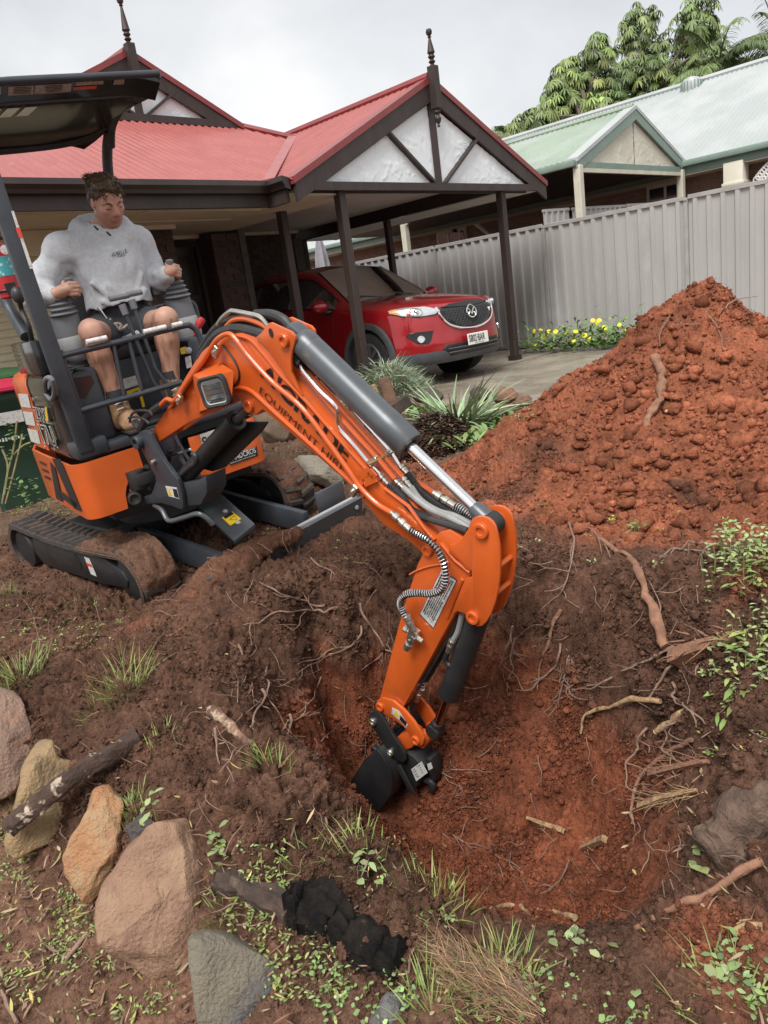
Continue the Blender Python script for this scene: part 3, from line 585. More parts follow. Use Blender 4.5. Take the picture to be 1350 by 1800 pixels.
# slabs stay flat: driveway strip and carport
flat = (XX > 5.5) & (XX < 10.3) & (YY > 2.9) | (YY > 6.3) & (XX > -2) | (np.hypot(XX, YY) > 13)
rough = np.where(flat, 0.1, sw @ A([1, .9, .5, .6])) * np.clip((14 - np.hypot(XX, YY)) / 4, .15, 1)
i_ = np.where(near & (np.hypot(XX, YY) < 9))[0]; P = GP[i_]; dsp = np.zeros(len(i_))
warp = np.column_stack([vnoise(P * 9, 91), vnoise(P * 9, 92), vnoise(P * 9, 93)]) * .035 + np.column_stack([vnoise(P * 27, 94), vnoise(P * 27, 95), vnoise(P * 27, 96)]) * .016; soft = 1 - .5 * np.clip(sw[i_, 1] * 1.4 - .2, 0, 1)
slope = 1 - Nn[i_, 2]
msk = np.clip(.5 + fbm(P * 2.6, 3, .5, 77) * 1.1, .12, 1)      # cloddy patches next to smoother scraped ones
w1, w2, w3 = worley((P + warp) * 8, 20), worley((P + warp) * 19, 30), worley((P + warp * .6) * 46, 40)
dsp += fbm(P * 3.0, 3, .5, 1) * .034 + ((.3 - w1 ** 2) * .085 * msk + (.3 - w2 ** 2) * .085 * (.3 + .7 * msk)) * soft + (.3 - w3 ** 2) * .046 * (.4 + .6 * msk) + fbm(P * 80, 2, .6, 50) * .007

red_i = sw[i_, 1]; dsp += np.clip(sw[i_, 1] - .3, 0, 1) * (P[:, 2] > -.2) * (fbm(P * 2.4, 3, .55, 501) * .075 - np.abs(fbm(P * 5.5, 3, .55, 505)) * .06); dsp *= rough[i_] * (1 - .38 * np.clip(red_i * slope * 3, 0, 1))
GP[i_] += Nn[i_] * dsp[:, None]
# wheel-smooth patch under the tracks is left to the tracks themselves
nz = np.zeros(len(XX)); nz2 = np.zeros(len(XX)); nz[i_] = fbm(GP[i_] * 2.2, 4, .55, 60); nz2[i_] = fbm(GP[i_] * 14, 3, .6, 70)
rw = np.clip((sw[:, 1] + nz * .38 - .30) / .42, 0, 1); 
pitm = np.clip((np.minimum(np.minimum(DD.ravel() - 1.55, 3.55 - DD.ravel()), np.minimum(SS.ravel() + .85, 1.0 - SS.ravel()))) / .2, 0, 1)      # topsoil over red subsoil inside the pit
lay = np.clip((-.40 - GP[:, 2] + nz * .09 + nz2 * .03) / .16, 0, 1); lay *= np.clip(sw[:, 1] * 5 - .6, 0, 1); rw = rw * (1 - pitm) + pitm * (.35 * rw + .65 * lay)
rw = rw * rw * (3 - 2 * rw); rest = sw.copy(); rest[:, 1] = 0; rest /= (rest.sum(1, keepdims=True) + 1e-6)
deep = (pitm * np.clip((-.45 - GP[:, 2]) / .15, 0, 1))[:, None]      # redder subsoil low in the pit, darkened further to paint in the pit's shade
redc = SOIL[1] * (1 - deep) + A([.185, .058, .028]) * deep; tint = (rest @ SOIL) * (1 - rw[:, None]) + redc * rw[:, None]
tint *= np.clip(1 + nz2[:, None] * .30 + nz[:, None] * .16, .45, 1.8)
nd, ns_ = DD.shape; ii = np.arange((nd - 1) * (ns_ - 1)); r_, c_ = np.divmod(ii, ns_ - 1); q0 = r_ * ns_ + c_
Fq = np.column_stack([q0, q0 + ns_, q0 + ns_ + 1, q0 + 1])
M['soil'] = mat('soil', (.1, .06, .04), 0.93, attr='tint', bump=1.0, bs=120, spec=.22, bdist=.014)
nn_ = M['soil'].node_tree; bs_ = nn_.nodes['Principled BSDF']; at_ = [q for q in nn_.nodes if q.type == 'ATTRIBUTE'][0]
vz = nn_.nodes.new('ShaderNodeTexNoise'); vz.inputs['Scale'].default_value = 55; vz.inputs['Detail'].default_value = 6; vz.inputs['Roughness'].default_value = .7
tcn = [q for q in nn_.nodes if q.type == 'TEX_COORD'][0]; nn_.links.new(tcn.outputs['Object'], vz.inputs['Vector'])
mr = nn_.nodes.new('ShaderNodeMapRange'); mr.inputs[1].default_value = .3; mr.inputs[2].default_value = .72; mr.inputs[3].default_value = .55; mr.inputs[4].default_value = 1.55; nn_.links.new(vz.outputs['Fac'], mr.inputs[0])
vm = nn_.nodes.new('ShaderNodeVectorMath'); vm.operation = 'SCALE'; nn_.links.new(at_.outputs['Color'], vm.inputs[0]); nn_.links.new(mr.outputs[0], vm.inputs['Scale']); nn_.links.new(vm.outputs[0], bs_.inputs['Base Color'])
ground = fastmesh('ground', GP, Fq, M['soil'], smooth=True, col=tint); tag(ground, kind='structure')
# lookups on the finished surface
def surf(u, v, dmax=9.0):
    """photo pixel -> point on the built ground (march along the sight line against the height field)"""
    r = ray(u, v); t = np.arange(0.9, dmax, .02); P = CAM + t[:, None] * r; h = base_h(P[:, 0], P[:, 1]); k = np.where(P[:, 2] < h)[0]
    if not len(k): return P[-1]
    a, b = t[max(k[0] - 1, 0)], t[k[0]]
    for _ in range(12):
        m = (a + b) / 2; p = CAM + m * r
        if p[2] < base_h(p[:1], p[1:2])[0]: b = m
        else: a = m
    return CAM + r * b
def hgt(x, y): return float(base_h(A([x]), A([y]))[0])
def nrm_at(p, e=.04):
    x, y = p[0], p[1]; return unit([-(hgt(x + e, y) - hgt(x - e, y)) / (2 * e), -(hgt(x, y + e) - hgt(x, y - e)) / (2 * e), 1])
# driveway slab
dv = MB(); ed = [(5.75, 10.5), (5.7, 7.0), (5.75, 5.6), (5.62, 4.4), (5.7, 3.0), (5.9, 0), (6.0, -30)]; R2 = [(10.25, -30), (10.3, 0), (10.25, 6.0), (10.55, 6.2), (10.55, 10.5)]
pl = ed + R2
dv.add([(x, y, -.05) for x, y in pl] + [(x, y, -.3) for x, y in pl], [tuple(range(len(pl)))] + [(i, (i + 1) % len(pl), len(pl) + (i + 1) % len(pl), len(pl) + i) for i in range(len(pl))])
drv = dv.build('driveway', M['concrete'], None, smooth=0); tag(drv, kind='structure')
for y in (6.05, 3.2, .2): o = MB().box((8, y, -.047), (4.45, .012, .004)).build('expansion_joint', M['mortar'], drv, smooth=0)
# loose crumbs and clods over the dug soil
ico_v = A([(math.sin(t) * math.cos(p), math.sin(t) * math.sin(p), math.cos(t)) for t, p in [(0, 0)] + [(1.107, 2 * math.pi * k / 5) for k in range(5)] + [(2.034, 2 * math.pi * (k + .5) / 5) for k in range(5)] + [(math.pi, 0)]])
ico_f = A([(0, 1 + k, 1 + (k + 1) % 5) for k in range(5)] + [(1 + k, 6 + k, 1 + (k + 1) % 5) for k in range(5)] + [(1 + (k + 1) % 5, 6 + k, 6 + (k + 1) % 5) for k in range(5)] + [(11, 6 + (k + 1) % 5, 6 + k) for k in range(5)])
oct_v = A([(0, 0, 1), (1, 0, 0), (0, 1, 0), (-1, 0, 0), (0, -1, 0), (0, 0, -1.0)]); oct_f = A([(0, 1, 2), (0, 2, 3), (0, 3, 4), (0, 4, 1), (5, 2, 1), (5, 3, 2), (5, 4, 3), (5, 1, 4)])
def lumps(name, idx, size, flat=.8, sink=.25, tintmul=1.0, sv=ico_v, sf=ico_f):
    n = len(idx); k = len(sv); jit = rng.normal(size=(n, 3)) * .005 * np.clip(dist[idx] / 1.6, 1, 4)[:, None]; jit -= Nn[idx] * (jit * Nn[idx]).sum(1)[:, None]
    c = GP[idx] + jit + Nn[idx] * (size * (.5 - sink))[:, None]
    Q = np.linalg.qr(rng.normal(size=(n, 3, 3)))[0]; rad = size[:, None] * rng.uniform(.38, 1.3, (n, k))
    V = np.einsum('nij,kj->nki', Q, sv) * rad[..., None]; V[..., 2] *= flat; V += c[:, None]
    col = np.repeat((tint[idx] * rng.uniform(.70, 1.35, (n, 1)) * tintmul)[:, None], k, 1).reshape(-1, 3)
    o = fastmesh(name, V.reshape(-1, 3), (sf[None] + k * np.arange(n)[:, None, None]).reshape(-1, 3), M['soil'], smooth=False, col=col); o['kind'] = 'stuff'; return o
cell = np.gradient(gd)[:, None] * np.gradient(gs)[None]; area = cell.ravel() / np.maximum(Nn[:, 2], .22)
dist = np.hypot(XX, YY); okc = (dist < 7.5) & ~flat & (np.abs(np.arctan2(SS.ravel(), DD.ravel())) < .66)
clump = np.zeros(len(XX)); clump[i_] = np.clip(.25 + fbm(GP[i_] * 5, 3, .6, 141) * 1.2, .05, 1.6)
base_d = area * np.where(okc, 1, 0) * (sw @ A([1, 1.0, .22, .12]))
dens = base_d * clump / np.maximum(dist, 1.2) ** 1.7; dens /= dens.sum()
idx = rng.choice(len(XX), 115000, p=dens); lumps('soil_grains', idx, np.minimum(.0026 * np.exp(rng.exponential(.28, len(idx))), .007) * np.clip(dist[idx] / 1.8, .8, 1.6), sv=oct_v, sf=oct_f, sink=.1)
idx = rng.choice(len(XX), 17000, p=dens); lumps('soil_crumbs', idx, np.minimum(.0046 * np.exp(rng.exponential(.40, len(idx))), .017) * np.clip(dist[idx] / 2.2, .8, 1.15))
dens = base_d
# bigger red clods on the mound's lower face
mk = dens * np.where((sw[:, 1] > .45) & (DD.ravel() > 2.6) & (SS.ravel() > .2), 1, 0) * np.clip(1.5 - np.hypot(DD.ravel() - 3.7, SS.ravel() - 1.75), .04, 2); mk /= mk.sum()
idx = rng.choice(len(XX), 2400, p=mk); lumps('soil_clods', idx, np.minimum(.007 * np.exp(rng.exponential(.62, 2400)), .055), sink=.3, tintmul=1.08)
# ------------------------------------------------------------------ red car
M['carpaint'] = mat('carpaint', (0.36, 0.008, 0.014), 0.28, metal=.25, coat=1.0, c2=(.32, .007, .012), ns=2)
M['cladding'] = mat('cladding', (0.075, 0.078, 0.085), 0.6, (.06, .062, .068), 12)
M['blackplastic'] = mat('blackplastic', (0.014, 0.014, 0.015), 0.4)
M['tyre'] = mat('tyre', (0.020, 0.020, 0.021), 0.8, (.03, .029, .028), 20)
M['chrome'] = mat('chrome', (0.78, 0.78, 0.79), 0.09, metal=1)
M['alloy'] = mat('alloy', (0.45, 0.45, 0.46), 0.3, metal=.9)
M['seat'] = mat('seat', (0.09, 0.09, 0.095), .8)
M['cabin'] = mat('cabin', (0.02, 0.02, 0.021), .8)
M['lamp'] = mat('lamp', (0.62, 0.64, 0.65), .12, metal=.6, coat=1)
M['platewhite'] = mat('platewhite', (.74, .74, .70), .4)
M['ink'] = mat('ink', (.012, .012, .014), .5)
M['yellow'] = mat('yellow', (.72, .62, .03), .6)
def thin_glass(name, tint, gl=.02):
    m = bpy.data.materials.new(name); m.use_nodes = True; n = m.node_tree.nodes; l = m.node_tree.links; n.clear(); o = n.new('ShaderNodeOutputMaterial')
    t = n.new('ShaderNodeBsdfTransparent'); t.inputs[0].default_value = (*tint, 1); g = n.new('ShaderNodeBsdfGlossy'); g.inputs['Roughness'].default_value = .03; g.inputs[0].default_value = (.95, .97, 1, 1)
    f = n.new('ShaderNodeFresnel'); f.inputs[0].default_value = 1.5; a = n.new('ShaderNodeMath'); a.operation = 'ADD'; a.use_clamp = True; a.inputs[1].default_value = gl; l.new(f.outputs[0], a.inputs[0])
    mx = n.new('ShaderNodeMixShader'); l.new(a.outputs[0], mx.inputs[0]); l.new(t.outputs[0], mx.inputs[1]); l.new(g.outputs[0], mx.inputs[2]); l.new(mx.outputs[0], o.inputs[0]); return m
M['windscreen'] = thin_glass('windscreen', (.50, .56, .52)); M['sideglass'] = thin_glass('sideglass', (.22, .24, .24)); M['lens'] = thin_glass('lens', (.9, .92, .93), .02)
CP = A([7.45, 6.65, -.05]); CF, CL, CU = frame(-94)
def cw(f, s, z): return CP + CF * f + CL * s + CU * z
car = thing('parked_car', cw(-1.35, 0, 0), 'red hatchback suv parked nose out under the carport', 'car')
def itp(x, T): return np.interp(-x, [-t[0] for t in T], [t[1] for t in T])
T_belt = [(.72, .90), (.5, .93), (0, .985), (-.5, 1.03), (-2, 1.08), (-3.0, 1.15), (-3.62, 1.12)]
T_wm = [(.72, .74), (.55, .82), (.3, .885), (0, .915), (-.5, .905), (-2, .915), (-2.8, .915), (-3.3, .86), (-3.62, .72)]
T_zr = [(.72, .965), (.5, 1.02), (0, 1.085), (-.45, 1.125), (-.8, 1.35), (-1.2, 1.59), (-1.55, 1.655), (-2.2, 1.67), (-2.9, 1.62), (-3.2, 1.54), (-3.5, 1.22), (-3.62, 1.0)]
T_we = [(.72, .60), (.3, .70), (-.45, .76), (-.8, .69), (-1.2, .61), (-2, .60), (-2.9, .56), (-3.2, .56), (-3.5, .64), (-3.62, .62)]
T_ze = [(.72, .93), (.5, .975), (0, 1.03), (-.45, 1.07), (-.8, 1.285), (-1.2, 1.525), (-1.55, 1.585), (-2.2, 1.60), (-2.9, 1.55), (-3.2, 1.47), (-3.5, 1.18), (-3.62, .98)]
def prof(f):
    zb, wm, zr, we, ze = itp(f, T_belt), itp(f, T_wm), itp(f, T_zr), itp(f, T_we), itp(f, T_ze)
    tail = max(0, -3.3 - f) / .32; lo = .26 + .14 * tail + (.06 if f > .5 else 0)
    p = [(0, lo), (wm - .12, lo), (wm - .045, lo + .05), (wm - .012, .50), (wm, .70), (wm - .012, .86), (wm - .045, zb)]
    a = A([wm - .045, zb]); b = A([we, ze])
    if f > -.45: p += [tuple(a + (b - a) * t) for t in (.25, .75)]
    else: p += [tuple(a + (b - a) * t + A([.004, 0])) for t in (.10, .86)]
    p += [(we, ze), (we - .055, ze + (zr - ze) * .35), (we * .5, ze + (zr - ze) * .83), (0, zr)]
    return p
FS = [.72, .62, .45, .25, .05, -.15, -.32, -.45, -.6, -.8, -1.0, -1.2, -1.38, -1.55, -1.62, -1.9, -2.2, -2.5, -2.58, -2.9, -3.05, -3.2, -3.35, -3.5, -3.62]
rings = [prof(f) for f in FS]; npn = len(rings[0])
def ringpts(f, p, k=1.0): return [cw(f, s * k, z) for s, z in p] + [cw(f, -s * k, z) for s, z in p[-2:0:-1]]
full = [ringpts(f, p) for f, p in zip(FS, rings)]; nr = len(full[0])
V = [q for r in full for q in r]; sel = {'body': [], 'gl': [], 'ws': [], 'rw': []}
for i in range(len(FS) - 1):
    for j in range(nr):
        q = (i * nr + j, i * nr + (j + 1) % nr, (i + 1) * nr + (j + 1) % nr, (i + 1) * nr + j); jj = j if j < npn - 1 else nr - 1 - j; f0, f1 = FS[i], FS[i + 1]
        if jj == 7 and -3.06 < f1 and f0 < -.59: k = 'gl'
        elif jj >= 10 and f0 <= -.44 and f1 >= -1.21: k = 'ws'
        elif jj >= 10 and f0 <= -3.19 and f1 >= -3.51: k = 'rw'
        else: k = 'body'
        sel[k].append(q)
def submesh(name, faces, m, parent, cut=False, sub=1):
    ids = sorted({i for q in faces for i in q}); mp_ = {a: b for b, a in enumerate(ids)}
    o = rawmesh(name, [V[i] for i in ids], [tuple(mp_[i] for i in q) for q in faces], m, parent); o.data.polygons.foreach_set('use_smooth', [True] * len(o.data.polygons)); return o
bodyf = sel['body'] + [tuple(range(nr)), tuple((len(FS) - 1) * nr + k for k in range(nr - 1, -1, -1))]
body = submesh('body', bodyf, M['carpaint'], car)
bm = bmesh.new(); bm.from_mesh(body.data); bmesh.ops.recalc_face_normals(bm, faces=bm.faces); bm.to_mesh(body.data); bm.free()
md = body.modifiers.new('s', 'SUBSURF'); md.levels = 2; md.boundary_smooth = 'PRESERVE_CORNERS'
cuts = []
for f in (0, -2.7):
    for s in (-1, 1):
        c = MB().cyl(cw(f, s * .62, .36), cw(f, s * 1.1, .36), .405, 40).build('cut', None); cuts.append(c)
        md = body.modifiers.new('b', 'BOOLEAN'); md.operation = 'DIFFERENCE'; md.object = c; md.solver = 'EXACT'; md.use_hole_tolerant = True
bpy.context.view_layer.update()
nm = bpy.data.meshes.new_from_object(body.evaluated_get(bpy.context.evaluated_depsgraph_get())); body.modifiers.clear(); body.data = nm
nm.set_sharp_from_angle(angle=math.radians(38))
for c in cuts: bpy.data.objects.remove(c)
half = lambda fs, left: [q for q in fs if (np.mean([(A(V[i]) - CP) @ CL for i in q]) > 0) == left]
for lf in (True, False):
    # split at the pillar between the doors
    fr = [q for q in half(sel['gl'], lf) if np.mean([(A(V[i]) - CP) @ CF for i in q]) > -1.6]; bk = [q for q in half(sel['gl'], lf) if q not in fr]
    submesh('side_window', fr, M['sideglass'], car); submesh('side_window', bk, M['sideglass'], car)
    sgn = 1 if lf else -1
    w_ = MB()
    for f0 in (-1.6, -2.54):
        p = prof(f0); w_.bar(cw(f0, sgn * (p[7][0] + .004), p[7][1]), cw(f0, sgn * (p[8][0] + .004), p[8][1]), .07, .012, up=CF)
    w_.build('window_pillar', M['blackplastic'], car, smooth=0)
    fr_ = MB()
    for kk in (7, 8): fr_.tube([cw(f, sgn * (prof(f)[kk][0] + .003), prof(f)[kk][1]) for f in FS if -3.06 < f < -.59], .010, 6)
    fr_.tube([cw(-3.05, sgn * (prof(-3.05)[kk][0] + .003), prof(-3.05)[kk][1]) for kk in (7, 8)], .012, 6); fr_.build('window_trim', M['blackplastic'], car)
ws = submesh('windscreen', sel['ws'], M['windscreen'], car); rwn = submesh('rear_window', sel['rw'], M['sideglass'], car)
MB().tube([cw(f, -(prof(f)[10][0]), prof(f)[10][1] + .004) for f in (-.45, -.6, -.8, -1.0, -1.2)], .011, 6).build('screen_trim', M['blackplastic'], car)
MB().tube([cw(f, (prof(f)[10][0]), prof(f)[10][1] + .004) for f in (-.45, -.6, -.8, -1.0, -1.2)], .013, 6).build('screen_trim', M['chrome'], car)
MB().box(cw(-.44, 0, 1.075), (.16, 1.42, .02), A([CF, CL, CU])).build('cowl', M['blackplastic'], car)
for s in (-.1, .42): MB().tube([cw(-.44, s, 1.11), cw(-.52, s - .3, 1.165), cw(-.56, s - .55, 1.18)], .009, 5).build('wiper', M['blackplastic'], car)
# cabin
cb = MB(); cb.grid([[cw(f, s * .95 * (1 if abs(s) > 0 else 1), z - .02) for s, z in prof(f)[1:8]] for f in FS[8:-3]]); cb.grid([[cw(f, -s * .95, z - .02) for s, z in prof(f)[1:8]] for f in FS[8:-3]])
cb.grid([[cw(f, s * sg * .97, z - .03) for s, z in prof(f)[9:] for sg in (1,)] for f in FS[11:-4]]); cb.grid([[cw(f, -s * .97, z - .03) for s, z in prof(f)[9:]] for f in FS[11:-4]])
cb.box(cw(-1.8, 0, .38), (2.9, 1.5, .04), A([CF, CL, CU])); cb.box(cw(-.75, 0, .93), (.5, 1.45, .25), A([CF, CL, CU])); cb.build('cabin', M['cabin'], car, fix=False)
for s in (-.37, .37):
    st = MB(); st.box(cw(-1.75, s, .68), (.5, .5, .16), A([CF, CL, CU])); st.box(cw(-1.98, s, 1.0), (.16, .48, .62), A([unit(CF + .2 * CU), CL, unit(CU - .2 * CF)])); o = st.build('seat', M['seat'], car, bevel=.05)
    MB().box(cw(-2.06, s, 1.40), (.1, .26, .17), A([CF, CL, CU])).build('headrest', M['seat'], o, bevel=.04)
for s in (-.4, 0, .4): MB().box(cw(-2.75, s, 1.32), (.1, .25, .15), A([CF, CL, CU])).build('headrest', M['seat'], car, bevel=.04)
MB().box(cw(-2.72, 0, .95), (.16, 1.3, .6), A([CF, CL, CU])).build('rear_seat', M['seat'], car, bevel=.06)
th = np.linspace(0, 2 * math.pi, 24); MB().tube([cw(-1.12 - .1 * math.sin(t), -.37 + .18 * math.cos(t), 1.0 + .17 * math.sin(t)) for t in th], .016, 6).build('steering_wheel', M['blackplastic'], car)
MB().ball(cw(-1.1, 0, 1.44), (.03, .12, .035), A([CF, CL, CU])).build('interior_mirror', M['blackplastic'], car)
# nose
def nose(s, z): return .965 + np.interp(z, [.18, .26, .36, .5, .62, .75, .86, .92, .965, .99], [-.16, -.06, -.01, 0, -.022, -.035, -.06, -.095, -.17, -.30]) - .47 * abs(s / .88) ** 3.3 + (.02 if False else 0)
def nz_(s, z, off=0.0):
    e_ = .004; ds_ = (nose(s + e_, z) - nose(s - e_, z)) / (2 * e_); dz = (nose(s, z + e_) - nose(s, z - e_)) / (2 * e_); n = unit([1, -ds_, -dz])
    return cw(nose(s, z) + off * n[0], s + off * n[1], z + off * n[2])
sg = np.concatenate([np.linspace(-.885, -.6, 14), np.linspace(-.55, .55, 18), np.linspace(.6, .885, 14)]); zg = np.linspace(.40, .985, 20)
nm_ = MB(); nm_.grid([[nz_(s, min(z, .985 - .10 * abs(s / .88) ** 2), 0) for s in sg] for z in zg]); nm_.build('front_bumper', M['carpaint'], car, smooth=60)
lw = MB(); lw.grid([[nz_(s, z, .014 - .02 * (i == 0)) for s in sg] for i, z in enumerate([.255, .28, .32, .36, .405, .412])])
lw.build('lower_bumper', M['cladding'], car, smooth=50)
def patch(name, poly, m, parent, off, res=5, thick=0.0):
    """polygon in (s,z) laid on the nose at a small height"""
    c = A(poly).mean(0); P = []
    for i in range(len(poly)):
        a, b = A(poly[i]), A(poly[(i + 1) % len(poly)])
        for k in range(4): P.append(a + (b - a) * k / 4)
    G = [[nz_(*(c + (p - c) * t), off - (.012 if t > .999 else 0)) for p in P] for t in (.02, .25, .5, .75, .96, 1.0)]
    mb = MB(); mb.grid(G, True); return mb.build(name, m, parent, smooth=60)
sym = lambda P, k: [(k * s, z) for s, z in P]
grille = [(-.46, .90), (-.30, .925), (0, .935), (.30, .925), (.46, .90), (.44, .80), (.36, .70), (.20, .645), (0, .625), (-.20, .645), (-.36, .70), (-.44, .80)]
gr_ = patch('grille', grille, M['blackplastic'], car, .004)
hx = MB()
for r in range(7):
    for c in range(-8, 9):
        s = c * .056 + (.028 if r % 2 else 0); z = .66 + r * .031
        if abs(s) < .40 * min(1, (z - .55) / .22) and z < .86 and not (abs(s) < .085 and z > .76): hx.tube([nz_(s + .026 * math.cos(a), z + .014 * math.sin(a), .012) for a in np.linspace(0, 2 * math.pi, 7)], .0035, 4, cap=False)
hx.build('grille_mesh', M['cladding'], gr_, smooth=0)
MB().tube([nz_(s, z, .012) for s, z in smooth_path([(-.47, .905), (-.455, .80), (-.37, .695), (-.21, .635), (0, .612), (.21, .635), (.37, .695), (.455, .80), (.47, .905)], 5)], .013, 6).build('grille_trim', M['chrome'], gr_)
bd_ = patch('badge_backing', [(-.30, .922), (0, .93), (.30, .922), (.42, .895), (.10, .872), (-.10, .872), (-.42, .895)], M['blackplastic'], gr_, .012)
em = MB(); ec = (0, .80)
em.tube([nz_(ec[0] + .083 * math.cos(t), ec[1] + .066 * math.sin(t), .034) for t in np.linspace(0, 2 * math.pi, 28)], .0085, 6)
em.tube([nz_(*p, .034) for p in [(-.077, .826), (-.045, .838), (-.018, .80), (0, .772), (.018, .80), (.045, .838), (.077, .826)]], .0085, 6)
em.tube([nz_(*p, .034) for p in [(-.06, .755), (-.045, .79), (-.018, .785), (0, .765), (.018, .785), (.045, .79), (.06, .755)]], .006, 6); em.build('emblem', M['chrome'], car)
for k in (-1, 1):
    hl = patch('headlight', sym([(.43, .872), (.56, .935), (.72, .955), (.845, .950), (.868, .905), (.80, .852), (.66, .82), (.52, .822), (.45, .842)], k), M['lamp'], car, .006)
    ring = MB(); ring.tube([nz_(k * .675 + .055 * math.cos(t), .885 + .042 * math.sin(t), .016) for t in np.linspace(0, 6.283, 20)], .007, 6); ring.ball(nz_(k * .675, .885, .008), .035, nu=10, nv=6); ring.build('projector', M['chrome'], hl)
    patch('indicator', sym([(.80, .945), (.86, .935), (.862, .905), (.80, .87)], k), mat('ind%d' % k, (.55, .30, .12), .2), hl, .010)
    MB().tube([nz_(k * s, z, .012) for s, z in [(.44, .855), (.52, .829), (.66, .827), (.79, .858), (.855, .90)]], .006, 5).build('lamp_trim', M['blackplastic'], hl)
    fg = patch('fog_surround', sym([(.56, .655), (.78, .665), (.80, .62), (.735, .525), (.64, .505), (.60, .55)], k), M['blackplastic'], car, .006)
    fl = MB(); fl.lathe(nz_(k * .69, .568, -.004), unit(nz_(k * .69, .568, .02) - nz_(k * .69, .568, 0)), [(.045, 0), (.045, .022), (.036, .024), (.034, .012), (.001, .012)], 16); fl.build('fog_lamp', M['chrome'], fg)
patch('air_intake', [(-.46, .47), (.46, .47), (.50, .42), (.42, .335), (-.42, .335), (-.50, .42)], M['blackplastic'], car, .018)
ib = MB()
for z in (.375, .42): ib.tube([nz_(s, z, .03) for s in np.linspace(-.44, .44, 9)], .009, 5)
ib.build('intake_bar', M['cladding'], car)
pa = A([nz_(0, .49, .05)])[0]; pn = unit(CF + .05 * CU); pu = unit(CU - CF * .05)
pl_ = MB().box(pa + CL * .0, (.372, .008, .134), A([CL, pn, pu])).build('number_plate', M['platewhite'], car, bevel=.004, seg=1)
text_mesh('plate_number', 'S802\u00b7BAR', M['ink'], pl_, pa + pn * .006 - CL * .168 - pu * .030, CL, pu, .082, stretch=.62, align='LEFT', bold=.012)
text_mesh('plate_state', 'SOUTH AUSTRALIA', M['ink'], pl_, pa + pn * .006 - CL * .075 - pu * .056, CL, pu, .014, stretch=1.0, bold=.004)
# wheel arches, sills, wheels, mirrors
for s in (-1, 1):
    for f in (0, -2.7):
        ar = MB(); G = []
        for t in np.linspace(-.22, math.pi + .22, 26):
            G.append([cw(f + r * math.cos(t), s * (.905 + o_), .36 + r * math.sin(t)) for r, o_ in ((.40, -.10), (.402, .012), (.43, .018), (.475, .010), (.48, -.03))])
        ar.grid(G); ar.build('wheel_arch', M['cladding'], car, smooth=50)
        wl = MB(); prof_t = [(.22, -.105), (.30, -.112), (.345, -.10), (.36, -.06), (.36, .06), (.345, .10), (.30, .112), (.22, .105)]
        wl.lathe(cw(f, s * .79, .36), CL, prof_t, 36); tw = wl.build('wheel', M['tyre'], car, smooth=50)
        rm = MB(); c = cw(f, s * .897, .36)
        for k in range(10):
            a = 2 * math.pi * k / 10; d = CF * math.cos(a) + CU * math.sin(a); d2 = CF * math.cos(a + .14) + CU * math.sin(a + .14); a0 = c + d * .05 + CL * s * .005; b0 = c + d2 * .215
            rm.bar(a0, b0, .045, .02, up=CL)
        rm.lathe(c, CL * s, [(.055, 0), (.05, .012), (.001, .014)], 14); rm.tube([c + .222 * (CF * math.cos(t) + CU * math.sin(t)) for t in th], .014, 6); rm.build('rim', M['alloy'], tw, smooth=40)
        MB().lathe(cw(f, s * .893, .36), CL * s, [(.218, 0), (.1, .004), (.001, .004)], 24).build('brake_disc', M['cabin'], tw)
        MB().cyl(cw(f, s * .60, .36), cw(f, s * .64, .36), .41, 24).build('wheel_well', M['cabin'], car)
    MB().box(cw(-1.35, s * .885, .31), (1.9, .06, .13), A([CF, CL, CU])).build('sill', M['cladding'], car, bevel=.02)
    mr_ = MB(); mr_.ball(cw(-.68, s * 1.02, 1.10), (.085, .125, .085), A([CF, unit(CL * s + CU * .05), CU]), 14, 10); mo = mr_.build('mirror', M['carpaint'], car)
    MB().tube([cw(-.66, s * .86, 1.02), cw(-.67, s * .95, 1.02), cw(-.67, s * 1.0, 1.05)], [.03, .03, .05], 8).build('mirror_stalk', M['blackplastic'], mo)
    MB().tube([cw(f, s * (itp(f, T_wm) + .003), .80 - .02 * f) for f in (-1.05, -1.2, -1.35)], .016, 6).build('door_handle', M['carpaint'], car)
    dl = MB()
    for f0 in (-.62, -1.58, -2.42): dl.tube([cw(f0 + .03 * (k == 0), s * (prof(f0)[k + 2][0] + .001), prof(f0)[k + 2][1]) for k in range(5)], .0045, 4)
    dl.build('door_gap', M['cabin'], car)
MB().tube([cw(-3.5, -.85, .9), cw(-3.4, -.9, .93), cw(-3.2, -.91, .95)], [.03, .045, .02], 6).build('tail_light', mat('taillight', (.3, .01, .012), .15), car)
# leaf-shaped air freshener that hangs from the mirror
fa = cw(-1.06, .06, 1.30); fr2 = rawmesh('air_freshener', *(lambda P: ([fa + CL * x + CU * z + CF * t for t in (0, .004) for x, z in P], [tuple(range(len(P) - 1, -1, -1)), tuple(range(len(P), 2 * len(P)))] + [(i, (i + 1) % len(P), len(P) + (i + 1) % len(P), len(P) + i) for i in range(len(P))]))([(0, .085), (.025, .05), (.015, .05), (.042, .005), (.022, .008), (.05, -.05), (.012, -.05), (.012, -.075), (-.012, -.075), (-.012, -.05), (-.05, -.05), (-.022, .008), (-.042, .005), (-.015, .05), (-.025, .05)]), M['yellow'], None, fa)
tag(fr2, 'yellow tree shaped air freshener hanging behind the red car windscreen', 'air freshener')
